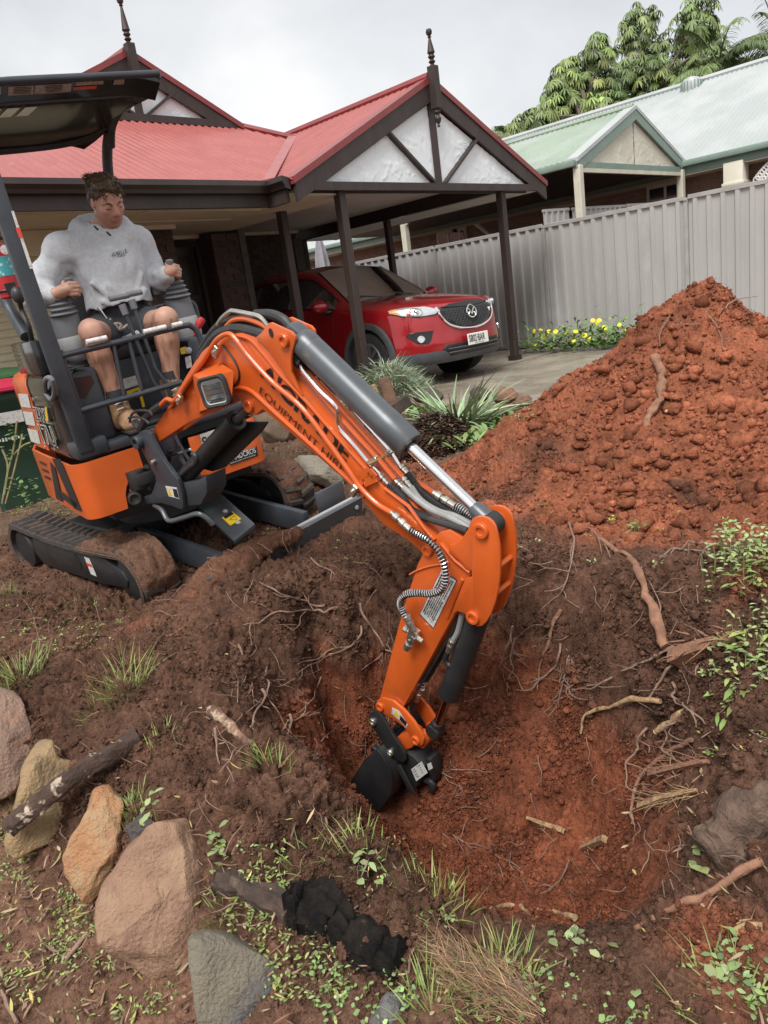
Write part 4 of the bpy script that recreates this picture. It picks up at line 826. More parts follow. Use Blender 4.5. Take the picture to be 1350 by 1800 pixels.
# ------------------------------------------------------------------ mini excavator
M['orange'] = mat('orange', (0.60, 0.108, 0.018), 0.36, (0.55, 0.096, 0.015), 5, coat=.35, rough_n=.08, c3=(.36, .115, .04), c3s=9, c3lo=.60, c3hi=.82)
M['frame'] = mat('frame', (0.040, 0.046, 0.056), 0.45, (0.030, 0.034, 0.042), 6, c3=(.10, .085, .07), c3s=9, c3lo=.62, c3hi=.85, rough_n=.12)
M['gloss'] = mat('gloss', (0.014, 0.016, 0.018), 0.16, (.022, .023, .024), 5, coat=.35, spec=.35, c3=(.07, .06, .05), c3s=12, c3lo=.66, c3hi=.9)
M['steelgrey'] = mat('steelgrey', (0.098, 0.106, 0.116), 0.36, (0.082, 0.09, 0.098), 7, metal=.3, c3=(.23, .17, .13), c3s=8, c3lo=.58, c3hi=.8)
M['dullblack'] = mat('dullblack', (0.013, 0.0135, 0.015), 0.5, (.022, .021, .021), 9, c3=(.085, .05, .036), c3s=7, c3lo=.62, c3hi=.85)
M['rubber'] = mat('rubber', (0.040, 0.036, 0.035), 0.8, (.085, .06, .048), 14, lo=.42, hi=.7, bump=.3, bs=60, c3=(.14, .082, .055), c3s=6, c3lo=.5, c3hi=.72)
M['rod'] = mat('rod', (0.80, 0.80, 0.81), 0.12, metal=1)
M['zinc'] = mat('zinc', (0.62, 0.60, 0.54), 0.28, (.5, .48, .42), 20, metal=.9)
M['brass'] = mat('brass', (0.46, 0.38, 0.22), 0.35, (.38, .32, .2), 12, metal=.8)
M['hose'] = mat('hose', (0.022, 0.022, 0.023), 0.5, (.034, .033, .033), 30)
M['hosegrey'] = mat('hosegrey', (0.30, 0.30, 0.29), 0.5, (.24, .24, .235), 18)
M['sticker'] = mat('sticker', (0.60, 0.60, 0.58), 0.4, (.42, .41, .39), 55, lo=.5, hi=.62)
M['stickeryellow'] = mat('stickeryellow', (0.70, 0.48, 0.02), 0.4)
M['greyplastic'] = mat('greyplastic', (0.145, 0.150, 0.160), 0.5, (.125, .13, .14), 8)
M['palegrey'] = mat('palegrey', (0.40, 0.40, 0.40), 0.5, (.34, .34, .34), 8)
M['redplastic'] = mat('redplastic', (0.42, 0.015, 0.02), 0.4)
BF, BL, BU = frame(-100, 5, -.7); BO = A([1.93, 4.1, -.2]) + .22 * BL
def B(f, l, z): return BO + BF * f + BL * l + BU * z
def uf(u, v, f): return onp(u, v, B(f, 0, 0), BF)
def ul(u, v, l): return onp(u, v, B(0, l, 0), BL)
def uz(u, v, z): return onp(u, v, B(0, 0, z), BU)
BX = A([BF, BL, BU])
SW = math.radians(12); HB = BF * math.cos(SW) + BL * math.sin(SW); NB = np.cross(BU, HB)      # boom heading and its sideways normal (away from the camera)
P0 = uf(247, 776, .62)
def NP(u, v, off=0.0): return onp(u, v, P0 + NB * off, NB)
def NPs(L_, off=0.0): return [NP(u, v, off) for u, v in L_]
ex = thing('mini_excavator', B(0, 0, -.1), 'orange and black tracked mini excavator digging the pit with its arm', 'excavator')
def plate(name, poly, o0, o1, m, parent, bevel=.003, smooth=35, tr=False):
    return MB().prism([p + NB * o0 for p in NPs(poly, 0)] if tr else NPs(poly, o0), NB * (o1 - o0)).build(name, m, parent, bevel=bevel, seg=2, smooth=smooth)
def boss(mb, u, v, o0, r, h, hole=True):   # pin head standing out of a plate towards the camera
    c = NP(u, v, 0) + NB * o0 if o0 > .01 else NP(u, v, o0); mb.lathe(c, -NB, [(r, 0), (r, h * .8), (r * .9, h), (r * .55, h), (r * .5, h * .55), (.0005, h * .55)] if hole else [(r, 0), (r, h * .8), (r * .85, h), (.0005, h)], 20); return mb
def decal(name, pts, m, parent): 
    """a thin printed sheet through given points"""
    pts = [A(p) for p in pts]; n = unit(np.cross(pts[1] - pts[0], pts[2] - pts[0])); n = n if n @ (CAM - pts[0]) > 0 else -n
    return MB().prism([p + n * .0005 for p in pts], n * .0012).build(name, m, parent, smooth=0)
def text_fit(name, body, m, parent, a, b, h, up, lift=.002, bold=0.0, depth=.001, shear=0.0, space=1.0):
    a = A(a); b = A(b); x = unit(b - a); up = A(up); z = np.cross(x, unit(up - x * (x @ up))); 
    o = text_mesh(name, body, m, parent, a + z * lift, x, up, h, depth, 1.0, bold=bold, shear=shear, space=space); me = o.data
    loc = A([v.co for v in me.vertices]) + BASE[o.name]; t = (loc - a) @ x; k = np.linalg.norm(b - a) / max(t.max(), 1e-6)
    loc = loc + np.outer(t * k - t, x); me.vertices.foreach_set('co', (loc - BASE[o.name]).ravel()); me.update(); return o
def helix(path, r, turns, wire=.002, n=8):
    P = smooth_path(path, 14); P = A(P); d = np.r_[0, np.cumsum(np.linalg.norm(np.diff(P, axis=0), axis=1))]; L_ = d[-1]; out = []
    N_ = int(turns * n); x = None
    for i in range(N_ + 1):
        s = L_ * i / N_; p = A([np.interp(s, d, P[:, k]) for k in range(3)]); q = A([np.interp(min(s + .004, L_), d, P[:, k]) for k in range(3)]) - A([np.interp(max(s - .004, 0), d, P[:, k]) for k in range(3)]); t = unit(q)
        if x is None: x = unit(np.cross(t, A([.3, .5, .8])))
        x = unit(x - t * (x @ t)); y = np.cross(t, x); a = 2 * math.pi * i / n; out.append(p + r * (math.cos(a) * x + math.sin(a) * y))
    return out
WB = .10
# ---- boom
boom_poly = [(276, 779), (267, 757), (294, 718), (326, 662), (354, 617), (378, 600), (403, 588), (425, 584), (452, 594), (492, 642), (531, 695.5), (589, 761), (647, 827), (676, 860), (715, 890), (743, 927), (765, 950), (771, 964), (762, 979), (746, 976), (717, 950), (673, 922), (616, 853), (547, 793), (509, 760), (480, 735.5), (462, 720), (456, 724), (449, 731), (438, 727), (426, 712), (414, 690), (405, 709), (380, 722), (354, 733), (330, 744)]
boom = plate('boom', boom_poly, 0, WB, M['orange'], ex, bevel=.005)
br = [(512, 655), (524, 684), (531, 696), (514, 676), (488, 640), (466, 610), (448, 594), (458, 586), (465, 577), (470, 569), (476, 567), (503, 579.5), (511, 583), (517, 590), (518.5, 597), (516.5, 606), (513, 618), (511.5, 632)]
for off in (-.012, WB + .0):
    bp_ = plate('bracket_plate', br, off, off + .012, M['orange'], boom, bevel=.003, tr=off > .01)
    mb = MB(); boss(mb, 501, 598, off, .026, .016); mb.build('pin', M['orange'], bp_)
    c = NP(476.5, 585, off - .001); ring = [c + HB * .011 * math.cos(a) + BU * .017 * math.sin(a) for a in np.linspace(0, 6.283, 14)[:-1]]; MB().prism(ring, -NB * .002).build('plate_hole', M['dullblack'], bp_, smooth=0)
MB().cyl(NP(501, 598, -.01), NP(501, 598, -.01) + NB * (WB + .02), .021).build('pin_shaft', M['dullblack'], boom)
mb = MB(); boss(mb, 439, 713, 0, .027, .016); mb.build('pin', M['orange'], boom)
mb = MB(); mb.tube(smooth_path(NPs([(405, 692), (413, 684), (424, 682), (438, 686), (452, 696), (480, 722), (509, 748), (547, 782), (616, 846), (640, 873)], -.003), 5), .009, 8); mb.build('flange_bead', M['orange'], boom)
mb = MB(); mb.tube(smooth_path(NPs([(418, 590), (440, 597), (466, 625), (490, 655), (531, 697), (589, 763), (646, 827)], -.002), 5), .008, 8); mb.build('flange_bead', M['orange'], boom)
# weld-on tray by the boom tip and the tip plates
tr = MB()
for (a, b) in (((629, 838), (649, 828)), ((629, 838), (640, 849)), ((640, 849), (660, 840)), ((649, 828), (660, 840))): tr.bar(NP(*a, -.012), NP(*b, -.012), .03, .008, up=NB)
tr.build('cable_tray', M['orange'], boom, smooth=0)
mb = MB(); boss(mb, 752, 967, -.002, .022, .012); mb.build('pin', M['orange'], boom)
mb = MB(); mb.tube(NPs([(676, 858), (718, 890), (746, 928), (764, 949)], -.006), .007, 6); mb.build('flange_bead', M['orange'], boom)
# lettering
text_fit('lettering', "A'GRADE", M['ink'], boom, NP(459, 659), NP(609, 812), np.linalg.norm(NP(604, 782) - NP(594, 800)) * 1.12, NP(604, 782) - NP(594, 800), bold=.026, lift=.003)
text_fit('lettering', 'EQUIPMENT HIRE', M['ink'], boom, NP(455, 688), NP(604, 832), .032, NP(480, 660) - NP(455, 688), bold=-.006, lift=.003)
# work light
lf = [(351, 667), (411, 652), (407, 706), (351, 723)]; lbk = [(331, 655), (386, 636), (404, 652), (404, 700)]
fr_ = NPs(lf, -.085); G = [NPs([(333, 654), (388, 637), (402, 696), (350, 728)], .0), fr_]
G[0][0] = NP(333, 654, 0); lbx = MB(); lbx.grid(G, True); lbx.add(fr_, [(0, 1, 2, 3)]); lt = lbx.build('work_light', M['orange'], boom, bevel=.004, smooth=30)
fc = sum(fr_) / 4; fx = unit(fr_[1] - fr_[0]); fn_ = unit(np.cross(fx, fr_[0] - fr_[3])); fn_ = fn_ if fn_ @ (CAM - fc) > 0 else -fn_; fy = np.cross(fn_, fx)
def rrect(w_, h_, r, k=5): return [(sx * (w_ / 2 - r) + r * math.cos(a), sy * (h_ / 2 - r) + r * math.sin(a)) for sx, sy, a0 in ((1, 1, 0), (-1, 1, 90), (-1, -1, 180), (1, -1, 270)) for a in [math.radians(a0 + 90 * i / k) for i in range(k + 1)]]
lw_, lh_ = np.linalg.norm(fr_[1] - fr_[0]) * .80, np.linalg.norm(fr_[0] - fr_[3]) * .86
gk = MB(); gk.grid([[fc + fx * x * s + fy * y * s + fn_ * d for x, y in rrect(lw_, lh_, .03)] for s, d in ((1, -.002), (1, .012), (.9, .016), (.76, .012), (.74, -.004))], True); gk.build('lamp_gasket', M['hose'], lt)
rf = MB(); rf.grid([[fc + fx * x * s + fy * y * s + fn_ * d for x, y in rrect(lw_, lh_, .03)] for s, d in ((.76, .011), (.5, .005), (.2, .002), (.01, .0015))], True); rf.build('reflector', M['lamp'], lt)
ln = MB(); ln.grid([[fc + fx * x * s + fy * y * s + fn_ * d for x, y in rrect(lw_, lh_, .03)] for s, d in ((.77, .008), (.6, .012), (.3, .014), (.01, .0145))], True); ln.build('lens', M['lens'], lt)
for k in range(9): pass
gl = MB()
for k in range(7): gl.bar(fc + fx * (-.37 + k * .123) * lw_ * .8 - fy * lh_ * .3 + fn_ * .011, fc + fx * (-.37 + k * .123) * lw_ * .8 + fy * lh_ * .3 + fn_ * .011, .0018, .0018)
for k in range(4): gl.bar(fc - fx * lw_ * .33 + fy * (-.24 + .16 * k) * lh_ + fn_ * .011, fc + fx * lw_ * .33 + fy * (-.24 + .16 * k) * lh_ + fn_ * .011, .0016, .0016)
gl.build('lens_ribs', M['lens'], lt, smooth=0)
# hard pipes on the near side
pa = [(281, 714), (293, 702), (308, 703), (330, 672), (360, 630), (376, 604), (388, 592), (402, 587), (414, 596), (440, 630), (480, 673), (530, 716), (575, 774), (613, 827), (633, 856), (662, 885), (690, 902)]
pp = smooth_path([NP(u, v, -.022) for u, v in pa], 6); MB().tube(pp, .0105, 10).build('steel_pipe', M['orange'], boom)
MB().tube(smooth_path([NP(u, v, -.010) for u, v in [(299, 717), (318, 690), (342, 655), (362, 624), (374, 606)]], 5), .009, 8).build('steel_pipe', M['orange'], boom)
def clamp(u, v, off, sx, sy, parent, m=M['zinc']):
    c = NP(u, v, off); o = MB().box(c, (sx, .02, sy), A([unit(HB - BU * .9), NB, unit(HB * .9 + BU)])).build('pipe_clamp', m, parent, bevel=.003, seg=1)
    MB().lathe(c - NB * .010, -NB, [(.009, 0), (.009, .007), (.004, .007), (.004, .012), (.001, .012)], 6).build('bolt', M['zinc'], o); return o
clamp(380, 618, -.032, .024, .055, boom); clamp(316, 703, -.032, .024, .055, boom); clamp(623, 862, -.03, .026, .055, boom)
# pipes that run along the top of the boom
for name, pts, off, r, m in (('silver_pipe', [(529, 640), (531, 649), (560, 685), (588, 712), (593, 730), (596, 752), (620, 780), (644, 809), (669, 836)], .012, .0065, 'rod'), ('silver_pipe', [(549, 649), (600, 699), (640, 742), (684, 791), (693, 803), (703, 820)], .088, .0065, 'rod'),
    ('steel_pipe', [(520, 640), (560, 689), (615, 752), (664, 806), (694, 842)], .036, .010, 'orange'), ('steel_pipe', [(528, 640), (575, 690), (630, 752), (676, 803), (708, 838)], .062, .010, 'orange'), ('steel_pipe', [(560, 672), (640, 757), (700, 822), (762, 866)], .102, .010, 'orange')):
    MB().tube(smooth_path(NPs(pts, off), 5), r, 8).build(name, M[m], boom)
c0, c1 = NP(646, 815, .0), NP(690, 794, .10); MB().bar(c0, c1, .012, .035, up=HB).build('pipe_clamp', M['brass'], boom, bevel=.003, seg=1)
for t in (.28, .8):
    c = c0 + (c1 - c0) * t + unit(BU + HB * .9) * .008; MB().lathe(c, unit(BU + HB * .9), [(.010, 0), (.010, .008), (.005, .009), (.005, .014), (.001, .014)], 6).build('bolt', M['zinc'], boom)
# bent silver guard pipes and hoses over the boom knee
for off, dy in ((.03, 0), (.055, -2)):
    MB().tube(smooth_path(NPs([(382, 572 + dy), (390, 560 + dy), (403, 549 + dy), (410, 547.5 + dy), (435, 552 + dy), (455, 557 + dy), (466, 567 + dy), (472, 577 + dy)], off), 4), .007, 8).build('silver_pipe', M['zinc'], boom)
hp = [(352, 622), (362, 606), (372, 592), (388, 578), (412, 571), (440, 575), (466, 583)]
for off, r in ((.02, .021), (.065, .019)): MB().tube(smooth_path([NP(u + 60 * off, v - 50 * off + (8 if off < .03 else -6), off) for u, v in hp], 5), r, 10).build('sleeved_hose', M['hose'], boom)
MB().tube(smooth_path(NPs([(450, 553), (475, 553), (498, 562), (512, 578)], .085), 5), .020, 10).build('sleeved_hose', M['hose'], boom)
for off in (.035, .06): MB().tube(smooth_path(NPs([(398, 574), (410, 563), (432, 561), (462, 572), (478, 586)], off), 4), .010, 8).build('steel_pipe', M['orange'], boom)
MB().tube(smooth_path(NPs([(391, 606), (412, 634), (420, 655), (417, 672), (404, 684)], -.004), 6), .004, 6).build('lamp_cable', M['hose'], boom)
# flexible hoses to the arm
def fitting(name, a, b, parent, r=.010):
    a, b = A(a), A(b); L_ = np.linalg.norm(b - a); MB().lathe(a, b - a, [(r * .8, 0), (r * .8, L_ * .15), (r * 1.25, L_ * .16), (r * 1.25, L_ * .36), (r * .8, L_ * .38), (r * .8, L_ * .48), (r * 1.2, L_ * .5), (r * 1.2, L_ * .68), (r, L_ * .7), (r, L_)], 10).build(name, M['zinc'], parent)
for off, a, b, pts, r, m in ((.012, (667, 834), (684, 852), [(684, 852), (706, 873), (724, 897), (755, 912), (790, 923), (822, 933)], .0125, 'hose'), (.036, (695, 844), (709, 857), [(709, 857), (735, 880), (760, 897), (795, 912), (826, 930)], .0115, 'hosegrey'), (.062, (707, 838), (722, 856), [(722, 856), (740, 880), (770, 899), (800, 908), (830, 924)], .0125, 'hosegrey'), (.088, (702, 818), (716, 832), [(716, 832), (735, 858), (757, 878), (790, 900), (830, 918)], .0125, 'hose')):
    fitting('hose_fitting', NP(*a, off), NP(*b, off), boom); P_ = smooth_path(NPs(pts, off), 7); h_ = MB().tube(P_, r, 10).build('hydraulic_hose', M[m], boom)
    if m == 'hose': MB().tube(helix(NPs(pts[:4], off), r + .0015, 26, n=7), .0026, 5).build('spiral_guard', M['hose'], boom)
fitting('hose_fitting', NP(762, 866, .10), NP(800, 890, .10), boom, .013); hp2 = [(800, 890), (815, 899), (832, 913)]; MB().tube(smooth_path(NPs(hp2, .10), 5), .011, 8).build('hydraulic_hose', M['hose'], boom); MB().tube(helix(NPs(hp2, .10), .014, 9), .0025, 5).build('spring_guard', M['rod'], boom)
# sprung hose down to the arm valve
fitting('hose_fitting', NP(688, 900, -.022), NP(722, 932, -.026), boom, .013)
sh = [(NP(719, 930, -.026)), NP(737, 941, -.035), NP(757, 953, -.045), NP(773, 972, -.05), NP(782, 995, -.055), NP(783, 1022, -.06), NP(774, 1038, -.062), NP(755, 1043, -.062), NP(733, 1042, -.062), NP(714, 1045, -.06), NP(705, 1056, -.056), NP(707, 1072, -.05), NP(716, 1088, -.045)]
shm = MB().tube(smooth_path(sh, 6), .010, 10).build('hydraulic_hose', M['hose'], boom); MB().tube(helix(sh, .0138, 54, n=8), .0021, 5).build('spring_guard', M['rod'], shm)
fitting('hose_fitting', NP(712, 1078, -.046), NP(727, 1108, -.04), boom, .014)
# arm cylinder
cyb, cye, cyr = NP(522, 590, .05), NP(721, 785, .05), NP(863, 921, .05); ax = unit(cyr - cyb)
cy = MB(); cy.lathe(cyb + ax * .02, ax, [(.030, -.02), (.052, .01), (.055, .03), (.0545, .06), (.0535, .065), (.0545, .07), (.0545, np.linalg.norm(cye - cyb) - .16), (.0555, np.linalg.norm(cye - cyb) - .155), (.0555, np.linalg.norm(cye - cyb) - .10), (.0545, np.linalg.norm(cye - cyb) - .095), (.0555, np.linalg.norm(cye - cyb) - .03), (.050, np.linalg.norm(cye - cyb) - .02), (.03, np.linalg.norm(cye - cyb) - .02), (.026, np.linalg.norm(cye - cyb) - .035)], 28)
cyo = cy.build('arm_cylinder', M['steelgrey'], ex, smooth=35)
MB().box(NP(523, 590, .05), (.085, .07, .085), A([ax, NB, np.cross(ax, NB)])).build('cylinder_eye', M['steelgrey'], cyo, bevel=.02)
MB().cyl(cye - ax * .06, cyr, .0205, 20).build('piston_rod', M['rod'], cyo)
rc_ = NP(863, 921, .05); MB().lathe(rc_ - NB * .03, NB, [(.036, 0), (.040, .004), (.040, .056), (.036, .06)], 20).build('rod_eye', M['dullblack'], cyo)
mb = MB(); mb.lathe(rc_ - ax * .085, ax, [(.024, 0), (.03, .02), (.034, .06)], 14); mb.build('rod_collar', M['steelgrey'], cyo)
MB().tube(smooth_path(NPs([(518, 612), (522, 632), (530, 640)], .03), 4), .022, 8).build('hose_elbow', M['dullblack'], cyo)
MB().tube(smooth_path(NPs([(540, 640), (552, 646), (560, 655)], .07), 4), .020, 8).build('hose_elbow', M['dullblack'], cyo)
# ---- arm
arm_poly = [(733, 993), (741, 977), (757, 950), (772, 936), (790, 930), (812, 946), (832, 975), (838, 1000), (820, 1020), (806, 1055), (800, 1078), (786, 1103), (748, 1174), (710, 1242), (700, 1252), (676, 1258), (662, 1252), (661, 1242), (668, 1224), (684, 1162), (700, 1100), (716, 1046)]
arm = plate('arm', arm_poly, .0, WB, M['orange'], ex, bevel=.006)
nub = [(790, 958), (798, 957), (812, 947), (822, 930), (827, 916), (832, 910.5), (840, 908), (848, 908), (857, 911), (865, 917.5), (870, 926), (874, 941), (877.5, 960), (879, 985), (878.5, 1008), (876, 1034), (870, 1060), (862, 1081), (855, 1093), (847, 1100.5), (838, 1102), (831, 1096), (824, 1086), (814, 1077.5), (803, 1075), (794, 1080), (800, 1060), (812, 1030), (818, 1017), (829, 1014), (829, 1004), (818, 1001), (806, 985), (788, 972)]
for off in (-.010, WB - .002):
    pl2 = plate('arm_bracket', nub, off, off + .012, M['orange'], arm, bevel=.003, tr=off > .01)
    mb = MB(); boss(mb, 847, 932, off, .028, .014); boss(mb, 832, 1085, off, .026, .012); mb.build('pin', M['orange'], pl2)
for (u, v) in ((876, 1000), (873, 1046)): MB().cyl(NP(u - 6, v, 0), NP(u - 6, v, 0) + NB * WB, .010, 10).build('cross_bar', M['orange'], arm)
mb = MB(); mb.tube(smooth_path(NPs([(720, 1010), (733, 1003), (757, 995), (790, 990)], -.002), 4), .004, 6); mb.build('weld_bead', M['orange'], arm)
mb = MB(); mb.tube(NPs([(775, 955), (800, 985), (826, 1006)], -.002), .008, 6); mb.tube(NPs([(813, 1018), (800, 1050), (786, 1085)], -.002), .008, 6); mb.build('flange_bead', M['orange'], arm)
# warning label
lab = [(776, 1003), (802, 1021), (762, 1103), (739, 1079)]; lbp = NPs(lab, -.001); ld = decal('warning_label', lbp, M['sticker'], arm)
ctr_ = sum(lbp) / 4; decal('label_border', [ctr_ + (p - ctr_) * 1.045 for p in lbp], mat('navy', (.02, .03, .08), .5), arm).location = tuple(NB * .0008)
ux = unit(lbp[3] - lbp[0]); uy = unit(lbp[1] - lbp[0]); tx_ = MB(); hw = np.linalg.norm(lbp[3] - lbp[0]); ww = np.linalg.norm(lbp[1] - lbp[0])
for c in range(7):
    x = .010; yy = ww * (.13 + .122 * c)
    while x < hw - .02:
        wl_ = random.uniform(.004, .018); 
        if x + wl_ < hw - .012 and random.random() < .93: p = lbp[0] + ux * (x + wl_ / 2) + uy * yy - NB * .0026; tx_.box(p, (wl_, ww * (.05 if c else .075), .0008), A([ux, uy, NB]))
        x += wl_ + .0032
tx_.build('label_print', M['ink'], ld, smooth=0)
# valve block
vb = MB(); c = NP(727, 1115, -.035); vx = unit(NP(720, 1150) - NP(735, 1100)); vy = np.cross(NB, vx)
vb.box(c, (.05, .035, .03), A([vx, vy, NB])); vb.lathe(NP(724, 1122, -.035), NP(705, 1160, -.035) - NP(724, 1122, -.035), [(.016, 0), (.016, .02), (.012, .022), (.012, .03), (.018, .032), (.018, .055), (.014, .057), (.014, .07), (.001, .07)], 12)
vb.lathe(c, vy, [(.010, -.045), (.010, -.02), (.016, -.02), (.016, 0), (.010, .0), (.010, .03), (.015, .03), (.015, .045), (.001, .045)], 8); vb.build('valve', M['zinc'], arm)
# hoses and clamp on the arm's front edge
for off, dx in ((.03, 0), (.055, 7)):
    MB().tube(smooth_path(NPs([(806 + dx, 1082), (796 + dx, 1108), (778 + dx, 1140), (757 + dx, 1175), (744 + dx, 1197)], off), 4), .007, 8).build('hydraulic_hose', M['hose'], arm)
    fitting('hose_fitting', NP(728 + dx * 2.2, 1205, off), NP(716 + dx * 2.2, 1232, off), arm, .011)
    MB().tube(smooth_path(NPs([(744 + dx, 1195), (736 + dx, 1200), (728 + dx * 2.2, 1206)], off), 3), .007, 8).build('hydraulic_hose', M['rod'], arm)
    MB().tube(smooth_path(NPs([(716 + dx * 2.2, 1232), (712 + dx * 2, 1248), (716 + dx, 1268)], off), 4), .010, 8).build('hydraulic_hose', M['hose'], arm)
MB().box(NP(744, 1192, .045), (.03, .06, .02), A([HB, NB, BU])).build('pipe_clamp', M['dullblack'], arm, bevel=.004)
MB().tube(smooth_path(NPs([(812, 1080), (805, 1110), (795, 1128)], .02), 4), .011, 8).build('hydraulic_hose', M['hosegrey'], arm); fitting('hose_fitting', NP(797, 1122, .02), NP(788, 1145, .02), arm, .012)
# bucket cylinder
k0, k1, k2 = NP(843, 1078, .05), NP(789, 1222, .05), NP(765, 1282, .05); ax = unit(k1 - k0); L_ = np.linalg.norm(k1 - k0)
bc = MB(); bc.lathe(k0, ax, [(.03, -.02), (.041, .0), (.043, .02), (.043, L_ - .03), (.044, L_ - .025), (.044, L_ - .005), (.040, L_), (.02, L_)], 24); bco = bc.build('bucket_cylinder', M['dullblack'], ex)
MB().cyl(k1 - ax * .02, k2, .019, 16).build('piston_rod', mat('oilyrod', (.42, .30, .24), .15, metal=1), bco); MB().lathe(k2 - NB * .028, NB, [(.03, 0), (.034, .005), (.034, .05), (.03, .056)], 18).build('rod_eye', M['dullblack'], bco)
mb = MB(); mb.lathe(k2 - ax * .05, ax, [(.024, 0), (.028, .02), (.03, .04)], 14); mb.build('rod_collar', M['dullblack'], bco)
MB().tube(smooth_path(NPs([(788, 1145), (783, 1158), (788, 1168), (796, 1172)], .02), 4), .011, 8).build('port_elbow', M['dullblack'], bco)
# links
lk = [(661, 1240), (663, 1231), (672, 1227), (690, 1232), (709, 1247.5), (727, 1268.5), (739, 1288), (744.5, 1300), (743.5, 1309), (736, 1313), (727, 1309), (721, 1297), (710.5, 1279), (691, 1264), (676, 1256.5), (665, 1250)]
for off in (-.016, WB + .004):
    l_ = plate('link', lk, off, off + .014, M['orange'], ex, bevel=.003, tr=off > .01); mb = MB(); boss(mb, 668.5, 1242, off, .021, .010); boss(mb, 731, 1301, off, .021, .010); mb.build('pin', M['orange'], l_)
    if off < 0:
        dq = NPs([(690, 1243.5), (702, 1250), (717, 1274), (714, 1279), (703, 1266), (688.5, 1254)], off); decal('warning_label', dq, M['sticker'], l_)
        decal('warning_triangle', NPs([(697, 1249), (702, 1261), (692, 1256)], off - .0016), M['stickeryellow'], l_); decal('warning_panel', NPs([(704.5, 1257.5), (715, 1270), (713.5, 1277), (702.5, 1264.5)], off - .0016), M['ink'], l_)
ct = MB(); ct.cyl(NP(737, 1304, 0), NP(737, 1304, 0) + NB * .052, .031, 20); ct.build('link_tube', M['orange'], ex); MB().cyl(NP(737, 1304, .09), NP(737, 1304, .165), .029, 20).build('link_tube', M['orange'], ex)
MB().cyl(NP(737, 1304, .145), NP(737, 1304, .155), .0305, 20).build('retaining_ring', M['dullblack'], ex)
lk2 = [(695, 1299), (703, 1291), (712, 1288), (722, 1294), (730, 1308), (724, 1315), (714, 1319), (710, 1324), (700, 1310)]
plate('hitch_link', lk2, .01, .09, M['orange'], ex, bevel=.006)
# quick hitch
hq_ = [(647.5, 1262), (650, 1255), (657, 1250), (666, 1252), (674.5, 1265.5), (689.5, 1292), (704.5, 1313.5), (711, 1324), (713, 1336), (708, 1341), (692.5, 1334), (680, 1323), (662.5, 1290), (652, 1276)]
for off in (-.028, WB + .02):
    h_ = plate('hitch_plate', hq_, off, off + .014, M['dullblack'], ex, bevel=.003, tr=off > .01); mb = MB(); boss(mb, 656, 1268, off, .019, .012); boss(mb, 687, 1322, off, .017, .012); mb.build('pin', M['zinc'], h_)
hb_ = [(700, 1330), (712, 1322), (726, 1330), (744, 1350), (738, 1372), (726, 1392), (718, 1386), (704, 1352)]
hbo = plate('quick_hitch', hb_, .0, WB, M['dullblack'], ex, bevel=.006)
decal('maker_plate', NPs([(723, 1352), (741, 1338), (752, 1358), (732, 1373)], -.002), M['sticker'], hbo); 
dp = MB(); q4 = NPs([(723, 1352), (741, 1338), (752, 1358), (732, 1373)], -.004)
for k in range(4):
    for t in range(2): c = q4[0] + (q4[1] - q4[0]) * (.2 + .5 * t) + (q4[3] - q4[0]) * (.15 + .2 * k); dp.box(c, (.012, .003, .0006), A([unit(q4[1] - q4[0]), unit(q4[3] - q4[0]), NB]))
dp.build('plate_print', M['ink'], hbo, smooth=0)
decal('safety_label', NPs([(751, 1343), (758, 1340), (761, 1350), (754, 1354)], -.002), M['sticker'], hbo)
MB().bar(NP(700, 1345, -.02), NP(726, 1394, -.02), .03, .012, up=NB).build('hitch_edge', M['dullblack'], hbo, bevel=.003)
MB().box(NP(764, 1345, .06), (.035, .07, .12), A([HB, NB, BU])).build('hitch_hook', M['dullblack'], hbo, bevel=.01)
hk = MB(); hk.tube(smooth_path(NPs([(748, 1370), (757, 1374), (762, 1382), (758, 1390)], .03), 4), .016, 8); hk.build('safety_hook', M['dullblack'], hbo)
MB().tube(smooth_path(NPs([(700, 1275), (690, 1292), (700, 1310), (712, 1300)], .05), 5), .012, 8).build('hydraulic_hose', M['hose'], hbo); fitting('hose_fitting', NP(686, 1281, .04), NP(695, 1297, .04), hbo, .010)
# bucket
bk = thing('x', (0, 0, 0), None, None) if False else None
bo_ = -.13; bw = .36
prof_b = [(663, 1318), (672, 1330), (684, 1352), (690, 1376), (686, 1398), (672, 1420), (652, 1436), (630, 1444), (604, 1446)]
pin_ = [(600, 1438), (628, 1434), (648, 1427), (666, 1412), (678, 1394), (681, 1376), (676, 1356), (665, 1336), (656, 1322)]
bsh = MB().prism(NPs(prof_b + pin_, bo_ + .06), NB * bw).build('bucket', M['dullblack'], ex, bevel=.003, smooth=40)
for off in (bo_ + .055, bo_ + .055 + bw - .01): plate('bucket_side', prof_b + [(600, 1400), (640, 1335)], off, off + .012, M['dullblack'], bsh, bevel=.003, tr=off > 0)
ear = [(654, 1312), (662, 1308), (669, 1316), (678, 1335), (692, 1362), (690, 1378), (676, 1374), (664, 1352), (655, 1328)]
for off in (-.045, WB + .035):
    e_ = plate('bucket_ear', ear, off, off + .016, M['dullblack'], bsh, bevel=.004, tr=off > .01); mb = MB(); boss(mb, 660, 1318, off, .020, .012); boss(mb, 676, 1357, off, .021, .012); mb.build('pin', M['dullblack'], e_)
for k in range(4): MB().bar(NP(604, 1444, bo_ + .10 + .09 * k), NP(575, 1452, bo_ + .10 + .09 * k), .035, .018).build('bucket_tooth', M['dullblack'], bsh, bevel=.004)
